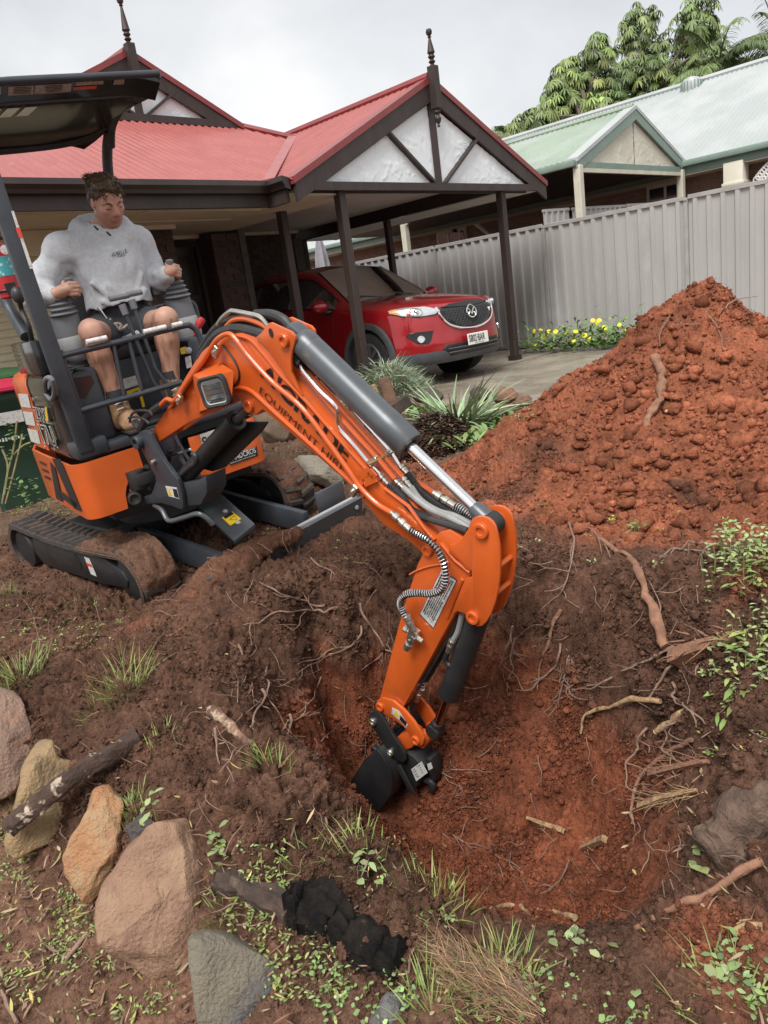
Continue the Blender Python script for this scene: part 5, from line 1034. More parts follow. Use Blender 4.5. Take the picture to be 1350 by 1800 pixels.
# ---- swing bracket and boom cylinder
sb1 = [(240, 765), (246, 758), (254, 756), (264, 761), (270, 776), (276, 790), (288, 811), (300, 828), (312, 843), (319, 866), (322, 893), (318, 896), (303, 890), (284, 885), (262, 886), (246, 889), (243, 880), (249, 874), (262, 871), (270, 862), (274, 848), (272, 836), (262, 818), (252, 798), (246, 788), (240, 780)]
sbo = plate('swing_bracket', sb1, -.035, -.012, M['frame'], ex, bevel=.005); plate('bracket_cheek', sb1, WB + .012, WB + .035, M['frame'], sbo, bevel=.005, tr=True)
mb = MB(); boss(mb, 246, 776, -.035, .035, .03); mb.build('pin', M['frame'], sbo); MB().cyl(NP(247, 776, -.03), NP(247, 776, WB + .03), .026).build('pin_shaft', M['dullblack'], sbo)
plate('bracket_core', [(276, 838), (300, 836), (318, 850), (345, 846), (362, 836), (364, 866), (352, 888), (322, 890), (285, 884), (262, 884), (268, 862)], -.008, WB + .01, M['frame'], sbo, bevel=.006)
decal('warning_label', NPs([(291, 854), (311, 857), (316, 877), (297, 872)], -.036), M['sticker'], sbo); decal('warning_triangle', NPs([(296.5, 857), (303, 871), (296.5, 869.5)], -.0385), M['stickeryellow'], sbo); decal('warning_panel', NPs([(304, 859), (310.5, 860), (314.5, 875), (307, 873)], -.0385), M['ink'], sbo)
MB().tube(smooth_path([NP(272, 888, -.02), NP(285, 897, -.03), NP(297, 915, -.04), NP(322, 910, -.02), NP(347, 903, 0), NP(362, 910, .02), NP(374, 922, .04)], 5), .013, 10).build('hydraulic_hose', M['steelgrey'], sbo)
c = uf(241, 842, .52); mb = MB(); mb.cyl(c - BU * .05, c + BU * .05, .05); mb.box(c + BL * .05, (.12, .14, .06), BX); mb.lathe(uf(237, 876, .56), unit(BF - BL * .3), [(.035, -.05), (.035, .02), (.022, .022), (.022, .01), (.001, .01)], 16); mb.build('pivot_block', M['dullblack'], sbo, bevel=.004)
MB().tube(smooth_path([uf(232, 855, .5), uf(235, 868, .52), uf(230, 876, .53)], 4), .018, 8).build('swing_cylinder_end', mat('rustred', (.28, .08, .06), .5), sbo)
b0, b1, b2 = NP(327, 836, .045), NP(416, 738, .045), NP(446, 708, .045); ax = unit(b1 - b0); L_ = np.linalg.norm(b1 - b0)
bm_ = MB(); bm_.lathe(b0, ax, [(.03, -.03), (.04, 0), (.042, .03), (.042, L_ - .04), (.046, L_ - .035), (.046, L_), (.03, L_ + .002), (.022, L_ - .01)], 22); bmo = bm_.build('boom_cylinder', M['dullblack'], ex); MB().cyl(b1 - ax * .02, b2, .02, 14).build('piston_rod', M['steelgrey'], bmo)
plate('cylinder_guard', [(352, 824), (362, 800), (428, 742), (470, 742), (458, 760), (394, 822), (374, 829)], .098, .112, M['dullblack'], bmo, bevel=.003)
MB().tube(smooth_path(NPs([(318, 834), (332, 822), (344, 812), (344, 802), (338, 797)], .0), 5), .011, 8).build('hydraulic_hose', M['hose'], bmo)
for pts, off, r, m in (([(286, 805), (312, 797), (334, 790)], .02, .007, 'rod'), ([(236, 740), (246, 752), (252, 744), (262, 728), (284, 712)], -.02, .019, 'hose'), ([(228, 742), (232, 728), (244, 722), (262, 723), (268, 730)], -.04, .006, 'hose'), ([(226, 735), (240, 733), (255, 738), (262, 745)], -.04, .006, 'hose'), ([(258, 820), (250, 834), (262, 862)], .02, .013, 'hose'), ([(300, 790), (296, 810), (306, 830)], .05, .014, 'hose'), ([(312, 785), (318, 806), (330, 826)], .07, .014, 'hose')):
    MB().tube(smooth_path(NPs(pts, off), 5), r, 8).build('hydraulic_hose', M[m], sbo)
mb = MB(); boss(mb, 272, 811, -.036, .012, .02, False); mb.build('grease_bolt', M['zinc'], sbo)
# ---- upper body of the excavator
def bbox(name, f0, f1, l0, l1, z0, z1, m, parent, bevel=.012, seg=2): return MB().box(B((f0 + f1) / 2, (l0 + l1) / 2, (z0 + z1) / 2), (abs(f1 - f0), abs(l1 - l0), abs(z1 - z0)), BX).build(name, m, parent, bevel=bevel, seg=seg)
bbox('chassis', -.62, .36, -.42, .42, .30, .70, M['dullblack'], ex)
fl = bbox('floor', -.10, .50, -.52, .47, .685, .74, M['frame'], ex, .015); bbox('floor_mat', .12, .49, -.22, .36, .738, .748, M['hose'], fl, .003)
# orange lower covers with a notch for the bracket
def cover(name, path, zt, zb, m, parent, th=.02):
    """sheet standing on a plan path [(f,l)...]; zb(i) gives the lower edge"""
    P = [A(p) for p in path]; o_, i_ = [], []; n = len(P)
    for i in range(n):
        t = unit(P[min(i + 1, n - 1)] - P[max(i - 1, 0)]); nn = A([-t[1], t[0]]); o_.append(P[i]); i_.append(P[i] + nn * th)
    mb = MB(); G = []
    for i in range(n):
        a, b = zb(i), zt; col = [B(*o_[i], a), B(*o_[i], a + .02), B(*o_[i], b - .02), B(*o_[i] + (i_[i] - o_[i]) * .25, b), B(*i_[i], b), B(*i_[i], a)]; G.append(col)
    mb.grid(G, True); nn_ = len(G[0]); b = 0; mb.f += [tuple(range(nn_)), tuple((n - 1) * nn_ + k for k in range(nn_ - 1, -1, -1))]; return mb.build(name, m, parent, smooth=45)
fr_l = [-.235, -.26, -.29, -.315, -.335, -.35, -.365, -.375, -.40, -.44, -.47]
path = [(.50, l) for l in fr_l] + [(.50 - .07 * (1 - math.cos(a)), -.49 - .06 * math.sin(a)) for a in np.linspace(0, 1.57, 6)] + [(.3, -.55), (.1, -.55), (-.2, -.55), (-.45, -.545), (-.62, -.50), (-.74, -.40), (-.80, -.2), (-.80, .2), (-.74, .40), (-.6, .5), (-.1, .5)]
def zb_(i):
    if i < len(fr_l):
        l = fr_l[i]; return .535 if l > -.29 else (.39 + .145 * max(0, 1 - ((-.29 - l) / .085) ** 2) ** .5 if l > -.375 else .385)
    return .385
sc = cover('side_cover', path, .675, zb_, M['orange'], ex)
lcv = cover('front_cover', [(.48, .05), (.49, .07), (.50, .1), (.50, .25), (.50, .40), (.49, .44), (.46, .47), (.40, .485), (.1, .49)], .63, lambda i: .375, M['orange'], ex)
bbox('cover_backing', .2, .47, .06, .44, .40, .62, M['dullblack'], ex)
# number plate, maker sign and print on the front cover
pq = [uf(351, 764, .503), uf(386, 752, .503), uf(392, 780, .503), uf(357, 792, .503)]; npd = decal('number_plate', pq, M['sticker'], lcv); text_fit('plate_number', 'SC', M['ink'], npd, uf(358, 788, .506), uf(382, 780, .506), .062, BU, bold=.01)
lq = [uf(401, 802, .503), uf(451, 783.5, .503), uf(453.5, 801, .503), uf(404, 818, .503)]; ldc = decal('maker_sign', lq, M['ink'], lcv); text_fit('lettering', 'LANDCROS', M['sticker'], ldc, uf(404, 811, .506), uf(450, 795, .506), .030, BU, bold=.012)
for dy, t in ((-10.5, 'Reliable Solutions Machinery Group'), (4.5, 'Machine Equipment Rental Solutions')): text_fit('small_print', t, M['sticker'], ldc, uf(404 + .15 * dy, 811.5 + dy * .9, .506), uf(449, 796 + dy * .9, .506), .009, BU)
decal('print_strip', [uf(378, 818, .503), uf(397, 811, .503), uf(398, 817, .503), uf(380, 824, .503)], M['ink'], lcv)
# big black A and vent slots on the orange side cover
SP = lambda u, v, l=-.573: ul(u, v, l)
for q in ([(88, 812), (97, 822), (111, 882), (99, 876)], [(92, 806), (106, 806.5), (144, 899), (131, 894)], [(101, 862), (111, 866), (137, 886), (134, 894), (104, 871)]): decal('letter_stroke', [SP(*p) for p in q], M['ink'], sc)
for k in range(3): decal('vent_slot', [SP(69 + 4 * k, 810 + 12.5 * k), SP(80 + 4 * k, 815 + 12.5 * k), SP(82.5 + 4 * k, 819.5 + 12.5 * k), SP(71.5 + 4 * k, 814.5 + 12.5 * k)], M['ink'], sc)
# upper right cover: orange rear strip, glossy black panel
def upper(name, path, m): 
    P = [A(p) for p in path]; G = []
    for f, l in path: 
        col = [B(f, l, .69), B(f, l, .76)] + [B(f, l, z) for z in (.9, 1.02)] + [B(f, l + .05 * (1 - math.cos(a)), 1.05 + .07 * math.sin(a)) for a in np.linspace(.3, 1.57, 4)] + [B(f, l + .16, 1.125)]; G.append(col)
    mb = MB(); mb.grid(G); return mb.build(name, m, ex, smooth=50)
blk = upper('black_panel', [(.46, -.43), (.455, -.47), (.43, -.505), (.40, -.52), (.34, -.525), (.2, -.525), (.05, -.525), (-.12, -.525)], M['gloss'])
ors = upper('rear_cover', [(-.12, -.53), (-.16, -.533), (-.3, -.533), (-.52, -.53), (-.64, -.49), (-.73, -.38), (-.78, -.2), (-.78, .3), (-.7, .42)], M['orange'])
for q in ([(32, 692), (49, 693), (55, 717), (38, 715)], [(40.5, 723), (57.5, 725), (63, 749), (46.5, 746)], [(48.5, 753), (66, 757), (72, 781), (55, 776)]): decal('inspection_sticker', [SP(*p, -.535) for p in q], M['sticker'], ors)
for (a, b, h, t, m) in (((66.5, 738), (90, 743.5), .075, 'ZAXIS', 'sticker'), ((75, 776), (102, 783), .105, '17U', 'sticker')):
    text_fit('lettering', t, M[m], blk, SP(*a, -.532), SP(*b, -.532), h, BU, bold=.055); text_fit('lettering', t, M['ink'], blk, SP(*a, -.538), SP(*b, -.538), h, BU, bold=.004, lift=.004)
decal('letter_flash', [SP(79.5, 716, -.545), SP(82, 714, -.545), SP(85.5, 740, -.545), SP(81, 740, -.545)], M['stickeryellow'], blk)
for (u, v) in ((80, 786), (97, 790), (59, 702)): MB().lathe(SP(u, v, -.530), -BL, [(.012, 0), (.012, .006), (.001, .008)], 8).build('bolt', M['zinc'], blk)
MB().tube(smooth_path([SP(80, 690, -.535), SP(79, 672, -.545), SP(84, 664, -.545), SP(92, 668, -.54), SP(96, 690, -.535), SP(90, 702, -.535), SP(80, 690, -.535)], 5), .012, 8).build('door_handle', M['greyplastic'], blk)
# right console box, seat base, left console
con = bbox('console_box', .12, .43, -.455, -.285, .74, 1.11, M['frame'], ex, .02); decal('panel_lid', [uf(128, 665, .432), uf(160, 660, .432), uf(166, 672, .432), uf(150, 700, .432), uf(130, 700, .432)], M['gloss'], con)
bbox('seat_base', -.4, .13, -.28, .30, .74, 1.10, M['frame'], ex, .02); st = MB().box(B(-.10, .0, 1.135), (.50, .46, .10), BX).build('seat', M['hose'], ex, bevel=.03); MB().box(B(-.34, .0, 1.36), (.10, .42, .42), A([unit(BF + .15 * BU), BL, unit(BU - .15 * BF)])).build('seat_back', M['hose'], st, bevel=.04)
lcn = bbox('console_box', .0, .38, .235, .41, .74, 1.12, M['frame'], ex, .02)
bbox('battery_cover', -.05, .3, .36, .47, .70, 1.0, M['frame'], ex, .03)
for q, m in (([(316, 612), (326, 609), (329, 621), (318, 623)], 'stickeryellow'), ([(325, 628), (335, 625), (338, 645), (328, 648)], 'sticker')): decal('warning_label', [uf(*p, .384) for p in q], M[m], lcn)
MB().lathe(uf(331, 616, .382), BF, [(.018, 0), (.018, .008), (.012, .012), (.001, .012)], 16).build('key_cap', M['palegrey'], lcn)
for q, m in (([(216, 666), (238, 660), (243, 677), (219, 684)], 'sticker'), ([(222, 688), (246, 679), (255, 715), (250, 716), (243, 686), (224, 694)], 'stickeryellow'), ([(188, 696), (202, 692), (212, 738), (199, 754), (190, 720)], 'stickeryellow'), ([(196, 702), (207, 700), (217, 738), (206, 742)], 'ink'), ([(222, 697), (242, 689), (250, 716), (231, 722)], 'ink'), ([(183, 690), (188, 688), (191, 703), (186, 705)], 'sticker'), ([(186, 720), (192, 717), (197, 730), (190, 734)], 'sticker')): decal('warning_label', [uf(*p, .135) for p in q], M[m], ex)
# joystick pedestals
for (lx, fx, gu, gv, nm) in ((-.275, .12, 125, 510, 'r'), (.365, .10, 301, 477, 'l')):
    pd = MB(); base = B(fx - .02, lx, 1.135 if nm == 'r' else 1.10); ax = BU
    pd.lathe(base, ax, [(.070, 0), (.085, .02), (.083, .12), (.080, .13)], 18); po = pd.build('joystick_pedestal', M['palegrey'], ex, smooth=40)
    MB().lathe(base + ax * .13, ax, [(.080, 0), (.078, .03), (.072, .11), (.066, .115)], 18).build('pedestal_collar', M['greyplastic'], po)
    rings = [(.071 - .0035 * k + (.009 if k % 2 else -.008), .238 + .0125 * k) for k in range(11)] + [(.02, .372)]
    MB().lathe(base, unit(ax + BF * .08), rings, 18).build('bellows', M['greyplastic'], po, smooth=60)
    g = uf(gu, gv, fx + .06); t_ = base + ax * .355 + BF * .03
    MB().tube(smooth_path([t_, (t_ + g) / 2, g - BU * .03, g + BU * .035 + BF * .010, g + BU * .062 + BF * .016], 4), [.016] * 4 + [.015] * 4 + [.019] * 4 + [.021] * 4 + [.012], 10).build('joystick', M['greyplastic'], po)
    MB().box(B(fx - .22, lx, 1.30), (.30, .10, .05), BX).build('armrest', M['greyplastic'], ex, bevel=.02)
MB().box(uf(274, 500, .02), (.06, .08, .12), BX).build('armrest', M['greyplastic'], ex, bevel=.015)
# travel levers
for gu, gv, bu, bv, t0, t1 in ((214, 535, 288, 694, (192, 526), (226, 519)), (231, 527, 292, 672, (224, 518), (249, 513))):
    g, b = uf(gu, gv, .42), uf(bu, bv, .46); bend = uf(bu - 19, bv - 24, .45); lv = MB().tube([g, bend, b, b - BU * .1], .010, 8).build('travel_lever', M['frame'], ex); MB().tube([g + (g - bend) * .0, g + (bend - g) * .13], [.019, .017], 10).build('lever_boot', M['greyplastic'], lv)
    MB().tube([uf(*t0, .42), uf(*t1, .42)], .015, 10).build('lever_grip', M['greyplastic'], lv)
MB().tube(smooth_path([uf(228, 742, .47), uf(226, 728, .47), uf(238, 721, .47), uf(258, 719, .47)], 4), .004, 6).build('pedal_guard', M['dullblack'], ex)
bbox('foot_pedal', .34, .46, -.17, -.05, .752, .775, M['hose'], ex, .006); bbox('foot_pedal', .34, .46, .06, .16, .752, .775, M['hose'], ex, .006)
# guard rails and posts
rl = MB(); rl.tube(smooth_path([B(.50, -.44, 1.197), B(.50, -.2, 1.197), B(.50, .18, 1.2), B(.50, .235, 1.19), B(.50, .26, 1.15), B(.50, .27, 1.06), B(.49, .275, .95)], 6), .0155, 10)
rlo = rl.build('guard_rail', M['frame'], ex); MB().tube([B(.50, -.44, .925), B(.50, .10, .925)], .015, 10).build('guard_rail', M['frame'], ex)
for u in ((199, 602, 218, 694), (226, 597, 249, 685)): MB().tube([uf(u[0], u[1], .5), uf(u[2], u[3], .5)], .0095, 8).build('guard_bar', M['frame'], rlo)
for a, b in (((152, 603), (188, 595)), ((253, 585), (292, 576)), ((303, 574), (320, 570))):
    p, q = uf(*a, .516), uf(*b, .516); MB().tube([p + BU * .0038 - BF * .0005, q + BU * .0038 - BF * .0005], .0132, 12).build('rail_sticker', M['sticker'], rlo)
po = MB().bar(B(.50, -.475, .72), B(.50, -.475, 2.34), .075, .05, up=BF).build('canopy_post', M['frame'], ex, bevel=.012)
MB().bar(B(.47, -.43, .74), B(.47, -.43, 1.22), .06, .012, up=BL).build('post_gusset', M['frame'], po, bevel=.003)
bbox('post_foot', .36, .515, -.53, -.36, .69, .78, M['frame'], ex, .02)
pst = [(14.5, 360), (21.5, 386), (35, 437), (41, 445), (37, 446), (29, 430), (16, 386)]
decal('post_sticker', [B(.527, -.449, z) for z in (1.85,)] + [B(.527, -.438, 1.85), B(.527, -.438, 1.60), B(.527, -.453, 1.60)], M['sticker'], po); decal('post_sticker', [B(.527, -.455, 1.78), B(.527, -.437, 1.78), B(.527, -.437, 1.735), B(.527, -.455, 1.735)], mat('stickred', (.6, .07, .04), .4), po).location = tuple(BF * .0012)
pr = MB().tube(smooth_path([B(-.55, .40, 1.0), B(-.55, .40, 1.6), B(-.53, .385, 2.0), B(-.50, .39, 2.13), B(-.43, .40, 2.24), B(-.34, .41, 2.31)], 6), .030, 12).build('canopy_post', M['frame'], ex)
MB().tube(smooth_path([B(-.55, -.50, 1.7), ul(0, 512, -.5), ul(18, 545, -.5), ul(46, 592, -.5)], 5), .030, 12).build('canopy_post', M['frame'], ex)
# canopy roof
cp_ = [(.505, 2.362, 0), (.47, 2.346, 0), (.43, 2.328, 0), (.39, 2.312, 0), (.36, 2.335, 0), (.1, 2.362, 0), (-.15, 2.362, 0), (-.36, 2.345, .02), (-.46, 2.318, .07), (-.51, 2.292, .13)]
mb = MB(); top = []; bot = []
def crow(f, z, inset, dz):
    a, b = -.50 + inset, .42 - inset; return [B(f, a + (b - a) * t, z + dz - .03 * abs(2 * t - 1) ** 6) for t in np.linspace(0, 1, 13)]
G = [crow(f, z, i, .028) for f, z, i in cp_] + [crow(f, z, i, 0) for f, z, i in reversed(cp_)]
mb.grid(G + [G[0]]); n13 = 13; m_ = len(G)
mb.f += [tuple(k * n13 for k in range(m_)), tuple(k * n13 + 12 for k in range(m_ - 1, -1, -1))]
cn = mb.build('canopy_roof', M['gloss'], ex, smooth=40)
MB().tube([B(.502, -.51, 2.372), B(.502, .425, 2.372)], .017, 14).build('canopy_tube', M['frame'], cn); MB().tube(smooth_path([B(.50, .42, 2.37), B(.40, .40, 2.325), B(.2, .405, 2.35), B(-.1, .41, 2.355), B(-.28, .41, 2.32), B(-.38, .41, 2.24)], 5), .022, 10).build('canopy_tube', M['frame'], cn)
MB().tube(smooth_path([B(-.30, .41, 2.34), B(-.42, .34, 2.315), B(-.49, .2, 2.30), B(-.51, 0, 2.295), B(-.5, -.4, 2.295)], 5), .02, 10).build('canopy_tube', M['frame'], cn)
MB().tube([B(.388, -.48, 2.312), B(.388, .40, 2.312)], .008, 8).build('canopy_rib', M['frame'], cn)
M['faded'] = mat('faded', (.34, .29, .24), .35, (.26, .22, .18), 60, lo=.45, hi=.55)
def under(f, l): return B(f, l, float(np.interp(f, [.39, .43, .47, .505], [2.311, 2.327, 2.345, 2.361])))
for l0, l1, f0, f1, m in ((-.28, -.17, .49, .44, 'faded'), (-.165, .00, .49, .44, 'faded'), (.02, .15, .495, .475, 'faded'), (.01, .12, .468, .45, 'stickred'), (.20, .37, .498, .468, 'faded'), (-.42, -.31, .49, .45, 'faded')):
    G = [[under(f, l) - BU * .0012 for l in (l0, l1)] for f in (f0, (f0 + f1) / 2, f1)]; mb = MB(); mb.grid(G); mb.build('warning_label', M[m] if m in M else bpy.data.materials['stickred'], cn, smooth=0, fix=False)
lp = MB()
for l0 in (-.28, -.14):
    for k in range(5): lp.box(under(.483 - .0085 * k, l0 + .06) - BU * .002, (.005, .07 + .01 * (k % 2), .0006), BX)
lp.build('label_print', M['ink'], cn, smooth=0)
for k in range(5):
    l0 = -.47 + .085 * k; G = [[B(f, l, float(np.interp(f, [-.15, .1, .36], [2.362, 2.362, 2.335]))) - BU * .0025 for l in (l0 + (f - .1) * .1, l0 + .06 + (f - .1) * .1)] for f in (.30, .1, -.06)]; mb = MB(); mb.grid(G); mb.build('reflection_strip', thin_glass('reflectstrip%d' % k, (.5, .47, .36), .05) if k == 0 else bpy.data.materials['reflectstrip0'], cn, smooth=0, fix=False)  # tinted glass strips added to imitate the house reflected in the glossy underside
# switch box and throttle on the right, left grab handle
sw_ = bbox('switch_box', -.16, .36, -.53, -.40, 1.125, 1.29, M['gloss'], ex, .01)
for z in (1.17, 1.24): MB().lathe(B(.362, -.44, z), BF, [(.016, 0), (.016, .008), (.001, .012)], 10).build('bolt', M['zinc'], sw_)
tl = MB().tube(smooth_path([ul(56, 597, -.5), ul(50, 572, -.5), ul(38, 545, -.5), ul(35, 530, -.5)], 5), .012, 8).build('throttle_lever', M['dullblack'], ex); MB().ball(ul(31.5, 519, -.5), (.03, .03, .042), BX).build('lever_knob', M['hose'], tl)
MB().tube(smooth_path([uf(323, 588, .1), uf(326, 540, .08), uf(333, 532, .06), uf(343, 540, .06), uf(350, 580, .08), uf(346, 600, .1)], 5), .016, 10).build('grab_handle', M['frame'], ex)
MB().tube(smooth_path([uf(343, 590, .25), uf(349, 572, .25), uf(356, 560, .25)], 4), [.013] * 4 + [.022] * 4 + [.018], 10).build('safety_lever', M['redplastic'], ex)
# ---- undercarriage
TF, TL, TU = frame(-88, 5, 0); T0 = onz(150, 1000, -.22); TX = A([TF, TL, TU])
def T(f, l, z): return T0 + TF * f + TL * l + TU * z
def track_prof(n=64):
    c0, c1, r = (-.88, .0), (.43, -.03), .175; P = []
    for k in range(n + 1):
        a = math.pi / 2 + math.pi * k / n; P.append((c0[0] + r * math.cos(a), c0[1] + r * math.sin(a)))
    for t in np.linspace(.03, .97, 34): P.append((c0[0] + (c1[0] - c0[0]) * t, c0[1] - r + (c1[1] - c0[1]) * t))
    for k in range(n + 1):
        a = -math.pi / 2 + math.pi * k / n; P.append((c1[0] + r * math.cos(a), c1[1] + r * math.sin(a)))
    for t in np.linspace(.03, .97, 34): P.append((c1[0] + (c0[0] - c1[0]) * t, c1[1] + r + (c0[1] - c1[1]) * t - .03 * math.sin(math.pi * t)))
    return A(P)
TPf = track_prof(); seg = np.r_[0, np.cumsum(np.linalg.norm(np.diff(np.vstack([TPf, TPf[:1]]), axis=0), axis=1))]; TLn = seg[-1]
def tpt(s): s = s % TLn; return A([np.interp(s, seg, np.r_[TPf[:, k], TPf[0, k]]) for k in (0, 1)])
T_ = T
for l0 in (0.0, 1.05):
    T = T_ if l0 == 0 else (lambda f, l, z: T_(f, l, z + .085))
    tk = thing_part = MB(); G = []
    for p in TPf:
        i = np.argmin(((TPf - p) ** 2).sum(1)); t = unit(TPf[(i + 1) % len(TPf)] - TPf[i - 1]); nn = A([t[1], -t[0]])
        G.append([T(*(p - nn * .028)[[0]], l0, (p - nn * .028)[1]), T(p[0], l0, p[1]), T(p[0], l0 + .23, p[1]), T((p - nn * .028)[0], l0 + .23, (p - nn * .028)[1])])
    G = [[q for q in r] for r in G]; tk.grid(G + [G[0]], True); tko = tk.build('track', M['rubber'], ex, smooth=60)
    nl = 46
    lug = MB()
    lug.add([(x * .5 * (1.1 if z == 0 else .62), y, z) for z in (0, 1) for y in (-.5, .5) for x in (-1, 1)], [(0, 2, 3, 1), (4, 5, 7, 6), (0, 1, 5, 4), (2, 6, 7, 3), (0, 4, 6, 2), (1, 3, 7, 5)])
    for k in range(nl):
        for side in (0, 1):
            s = TLn * (k + .5 * side) / nl; p = tpt(s); q = tpt(s + .01); t = unit(q - p); nn = A([t[1], -t[0]]); c = T(p[0], l0 + .062 + .106 * side, p[1]); tw = TF * t[0] + TU * t[1]; nw = TF * nn[0] + TU * nn[1]
            sk = TL * (1 if side else -1) * .05; mb = MB(); V_ = []
            for (x, y, z) in lug.v: V_.append(c + tw * x * .036 + TL * y * .104 + tw * (.012 * (2 * y) * (1 if side else -1)) + nw * (z * .024 - .002))
            mb.add(V_, lug.f); mb.build('track_lug', M['rubber'], tko, smooth=0, fix=False)
    sgn = -1 if l0 == 0 else 1; yf = l0 + .02 if l0 == 0 else l0 + .21
    fp = [(-.70, .10), (.25, .085), (.40, .03), (.43, -.02), (.40, -.07), (.1, -.09), (-.66, -.08), (-.74, 0)]
    fo = MB().prism([T(f, yf, z) for f, z in fp], TL * (.19 if l0 == 0 else -.19)).build('track_frame', M['dullblack'], ex, bevel=.01)
    if l0 == 0:
        decal('warning_label', [T(f, yf - .002, z) for f, z in ((.0, .07), (.06, .066), (.075, -.045), (.01, -.04))], M['sticker'], fo); decal('label_band', [T(f, yf - .0045, z) for f, z in ((.003, .035), (.062, .032), (.064, .012), (.006, .015))], bpy.data.materials['stickred'], fo)
        MB().prism([T(-.12 + .035 * math.cos(a), yf - .001, .02 + .05 * math.sin(a)) for a in np.linspace(0, 6.28, 13)[:-1]], -TL * .002).build('frame_hole', M['ink'], fo, smooth=0)
    MB().lathe(T(-.88, l0 + .02, .0), TL, [(.12, 0), (.13, .03), (.13, .16), (.12, .19)], 22).build('sprocket', M['dullblack'], ex); MB().lathe(T(.43, l0 + .03, -.03), TL, [(.11, 0), (.145, .02), (.145, .15), (.11, .17)], 22).build('idler', M['dullblack'], ex)
T = T_
MB().box(T(-.25, .64, .10), (.55, .9, .14), TX).build('track_carriage', M['dullblack'], ex, bevel=.02); MB().lathe(B(-.05, 0, .18), BU, [(.30, 0), (.30, .14), (.26, .16)], 28).build('swing_ring', M['dullblack'], ex)
# dozer blade and its arms
for l in (.36, .96): MB().bar(T(.05, l, .06), T(.86, l, -.02), .05, .13).build('blade_arm', M['frame'], ex, bevel=.012)
cvp = [onp(u, v, T(.3, .64, .20), unit(TU + TF * .45)) for u, v in ((345, 886), (381, 860), (448, 920), (410, 950))]
cv_ = MB().prism(cvp, -TU * .03).build('cylinder_cover', M['steelgrey'], ex, bevel=.006); n_ = unit(TU + TF * .45)
sl = lambda u, v, k=.003: onp(u, v, T(.3, .64, .20), n_) + n_ * k
decal('warning_label', [sl(390, 911), (sl(408, 900)), sl(424, 913), sl(405, 925)], M['stickeryellow'], cv_); decal('label_band', [sl(393, 909.5, .0048), sl(407, 901, .0048), sl(411, 904.5, .0048), sl(396, 913.5, .0048)], M['ink'], cv_)
tr_ = MB(); tr_.tube([sl(404, 915, .005), sl(411, 908, .005), sl(417, 915, .005), sl(404, 915, .005)], .0022, 4); tr_.build('warning_triangle', M['ink'], cv_)
for u, v in ((396, 900), (418, 920)): MB().lathe(sl(u, v), n_, [(.016, 0), (.016, .006), (.010, .012), (.001, .014)], 12).build('bolt', M['palegrey'], cv_)
bl = MB(); G = []
for l in np.linspace(.16, 1.30, 9): G.append([T(.95 + dx, l, z) for dx, z in ((.03, .02), (.05, .015), (.03, -.06), (.02, -.14), (.04, -.24), (.02, -.24), (-.01, -.14), (.005, -.06))])
bl.grid(G, True); bl.f += [tuple(range(8)), tuple(8 * 8 + k for k in range(7, -1, -1))]; blo = bl.build('dozer_blade', M['steelgrey'], ex, smooth=30)
MB().box(T(.87, 1.17, .05), (.02, .22, .14), A([TF, unit(TL), TU])).build('blade_gusset', M['steelgrey'], blo, bevel=.003); MB().bar(T(.965, .72, .024), T(.965, 1.28, .024), .03, .012).build('blade_lip', M['palegrey'], blo)
MB().lathe(T(.985, 1.25, -.03), TF, [(.014, 0), (.014, .008), (.001, .01)], 10).build('bolt', M['palegrey'], blo)
# fire extinguisher on the rear post
fx_ = ul(2, 470, -.50); feo = thing('fire_extinguisher', fx_ - BU * .15, 'red fire extinguisher with blue pictogram label strapped to the excavator canopy post', 'fire extinguisher')
MB().lathe(fx_ - BU * .15, BU, [(.03, 0), (.052, .01), (.052, .22), (.045, .25), (.022, .28), (.02, .31)], 18).build('bottle', M['redplastic'], feo)
mb = MB(); mb.grid([[fx_ + BU * z + .0532 * (BF * math.cos(a) + BL * math.sin(a)) for a in np.linspace(-2.6, 2.2, 16)] for z in (-.045, .045)]); mb.build('pictogram_label', mat('teal', (.05, .33, .36), .4, (.5, .62, .62), 45, lo=.55, hi=.6), feo, fix=False)
mb = MB(); mb.lathe(fx_ + BU * .16, BU, [(.028, 0), (.026, .03), (.018, .05)], 10); mb.bar(fx_ + BU * .2, fx_ + BU * .24 + BF * .06, .02, .012); mb.build('valve_head', M['dullblack'], feo)
for z in (-.11, .13): MB().tube([fx_ + BU * z + .056 * (BF * math.cos(a) + BL * math.sin(a)) for a in np.linspace(0, 6.283, 20)], .006, 6).build('strap', M['dullblack'], feo)
MB().box(fx_ - BU * .105 + .06 * BF, (.015, .05, .05), BX).build('buckle', M['dullblack'], feo)
MB().lathe(fx_ + BF * .075 + BU * .07 + BL * .03, unit(CAM - fx_), [(.022, 0), (.022, .002), (.001, .002)], 14).build('tag', M['sticker'], feo)
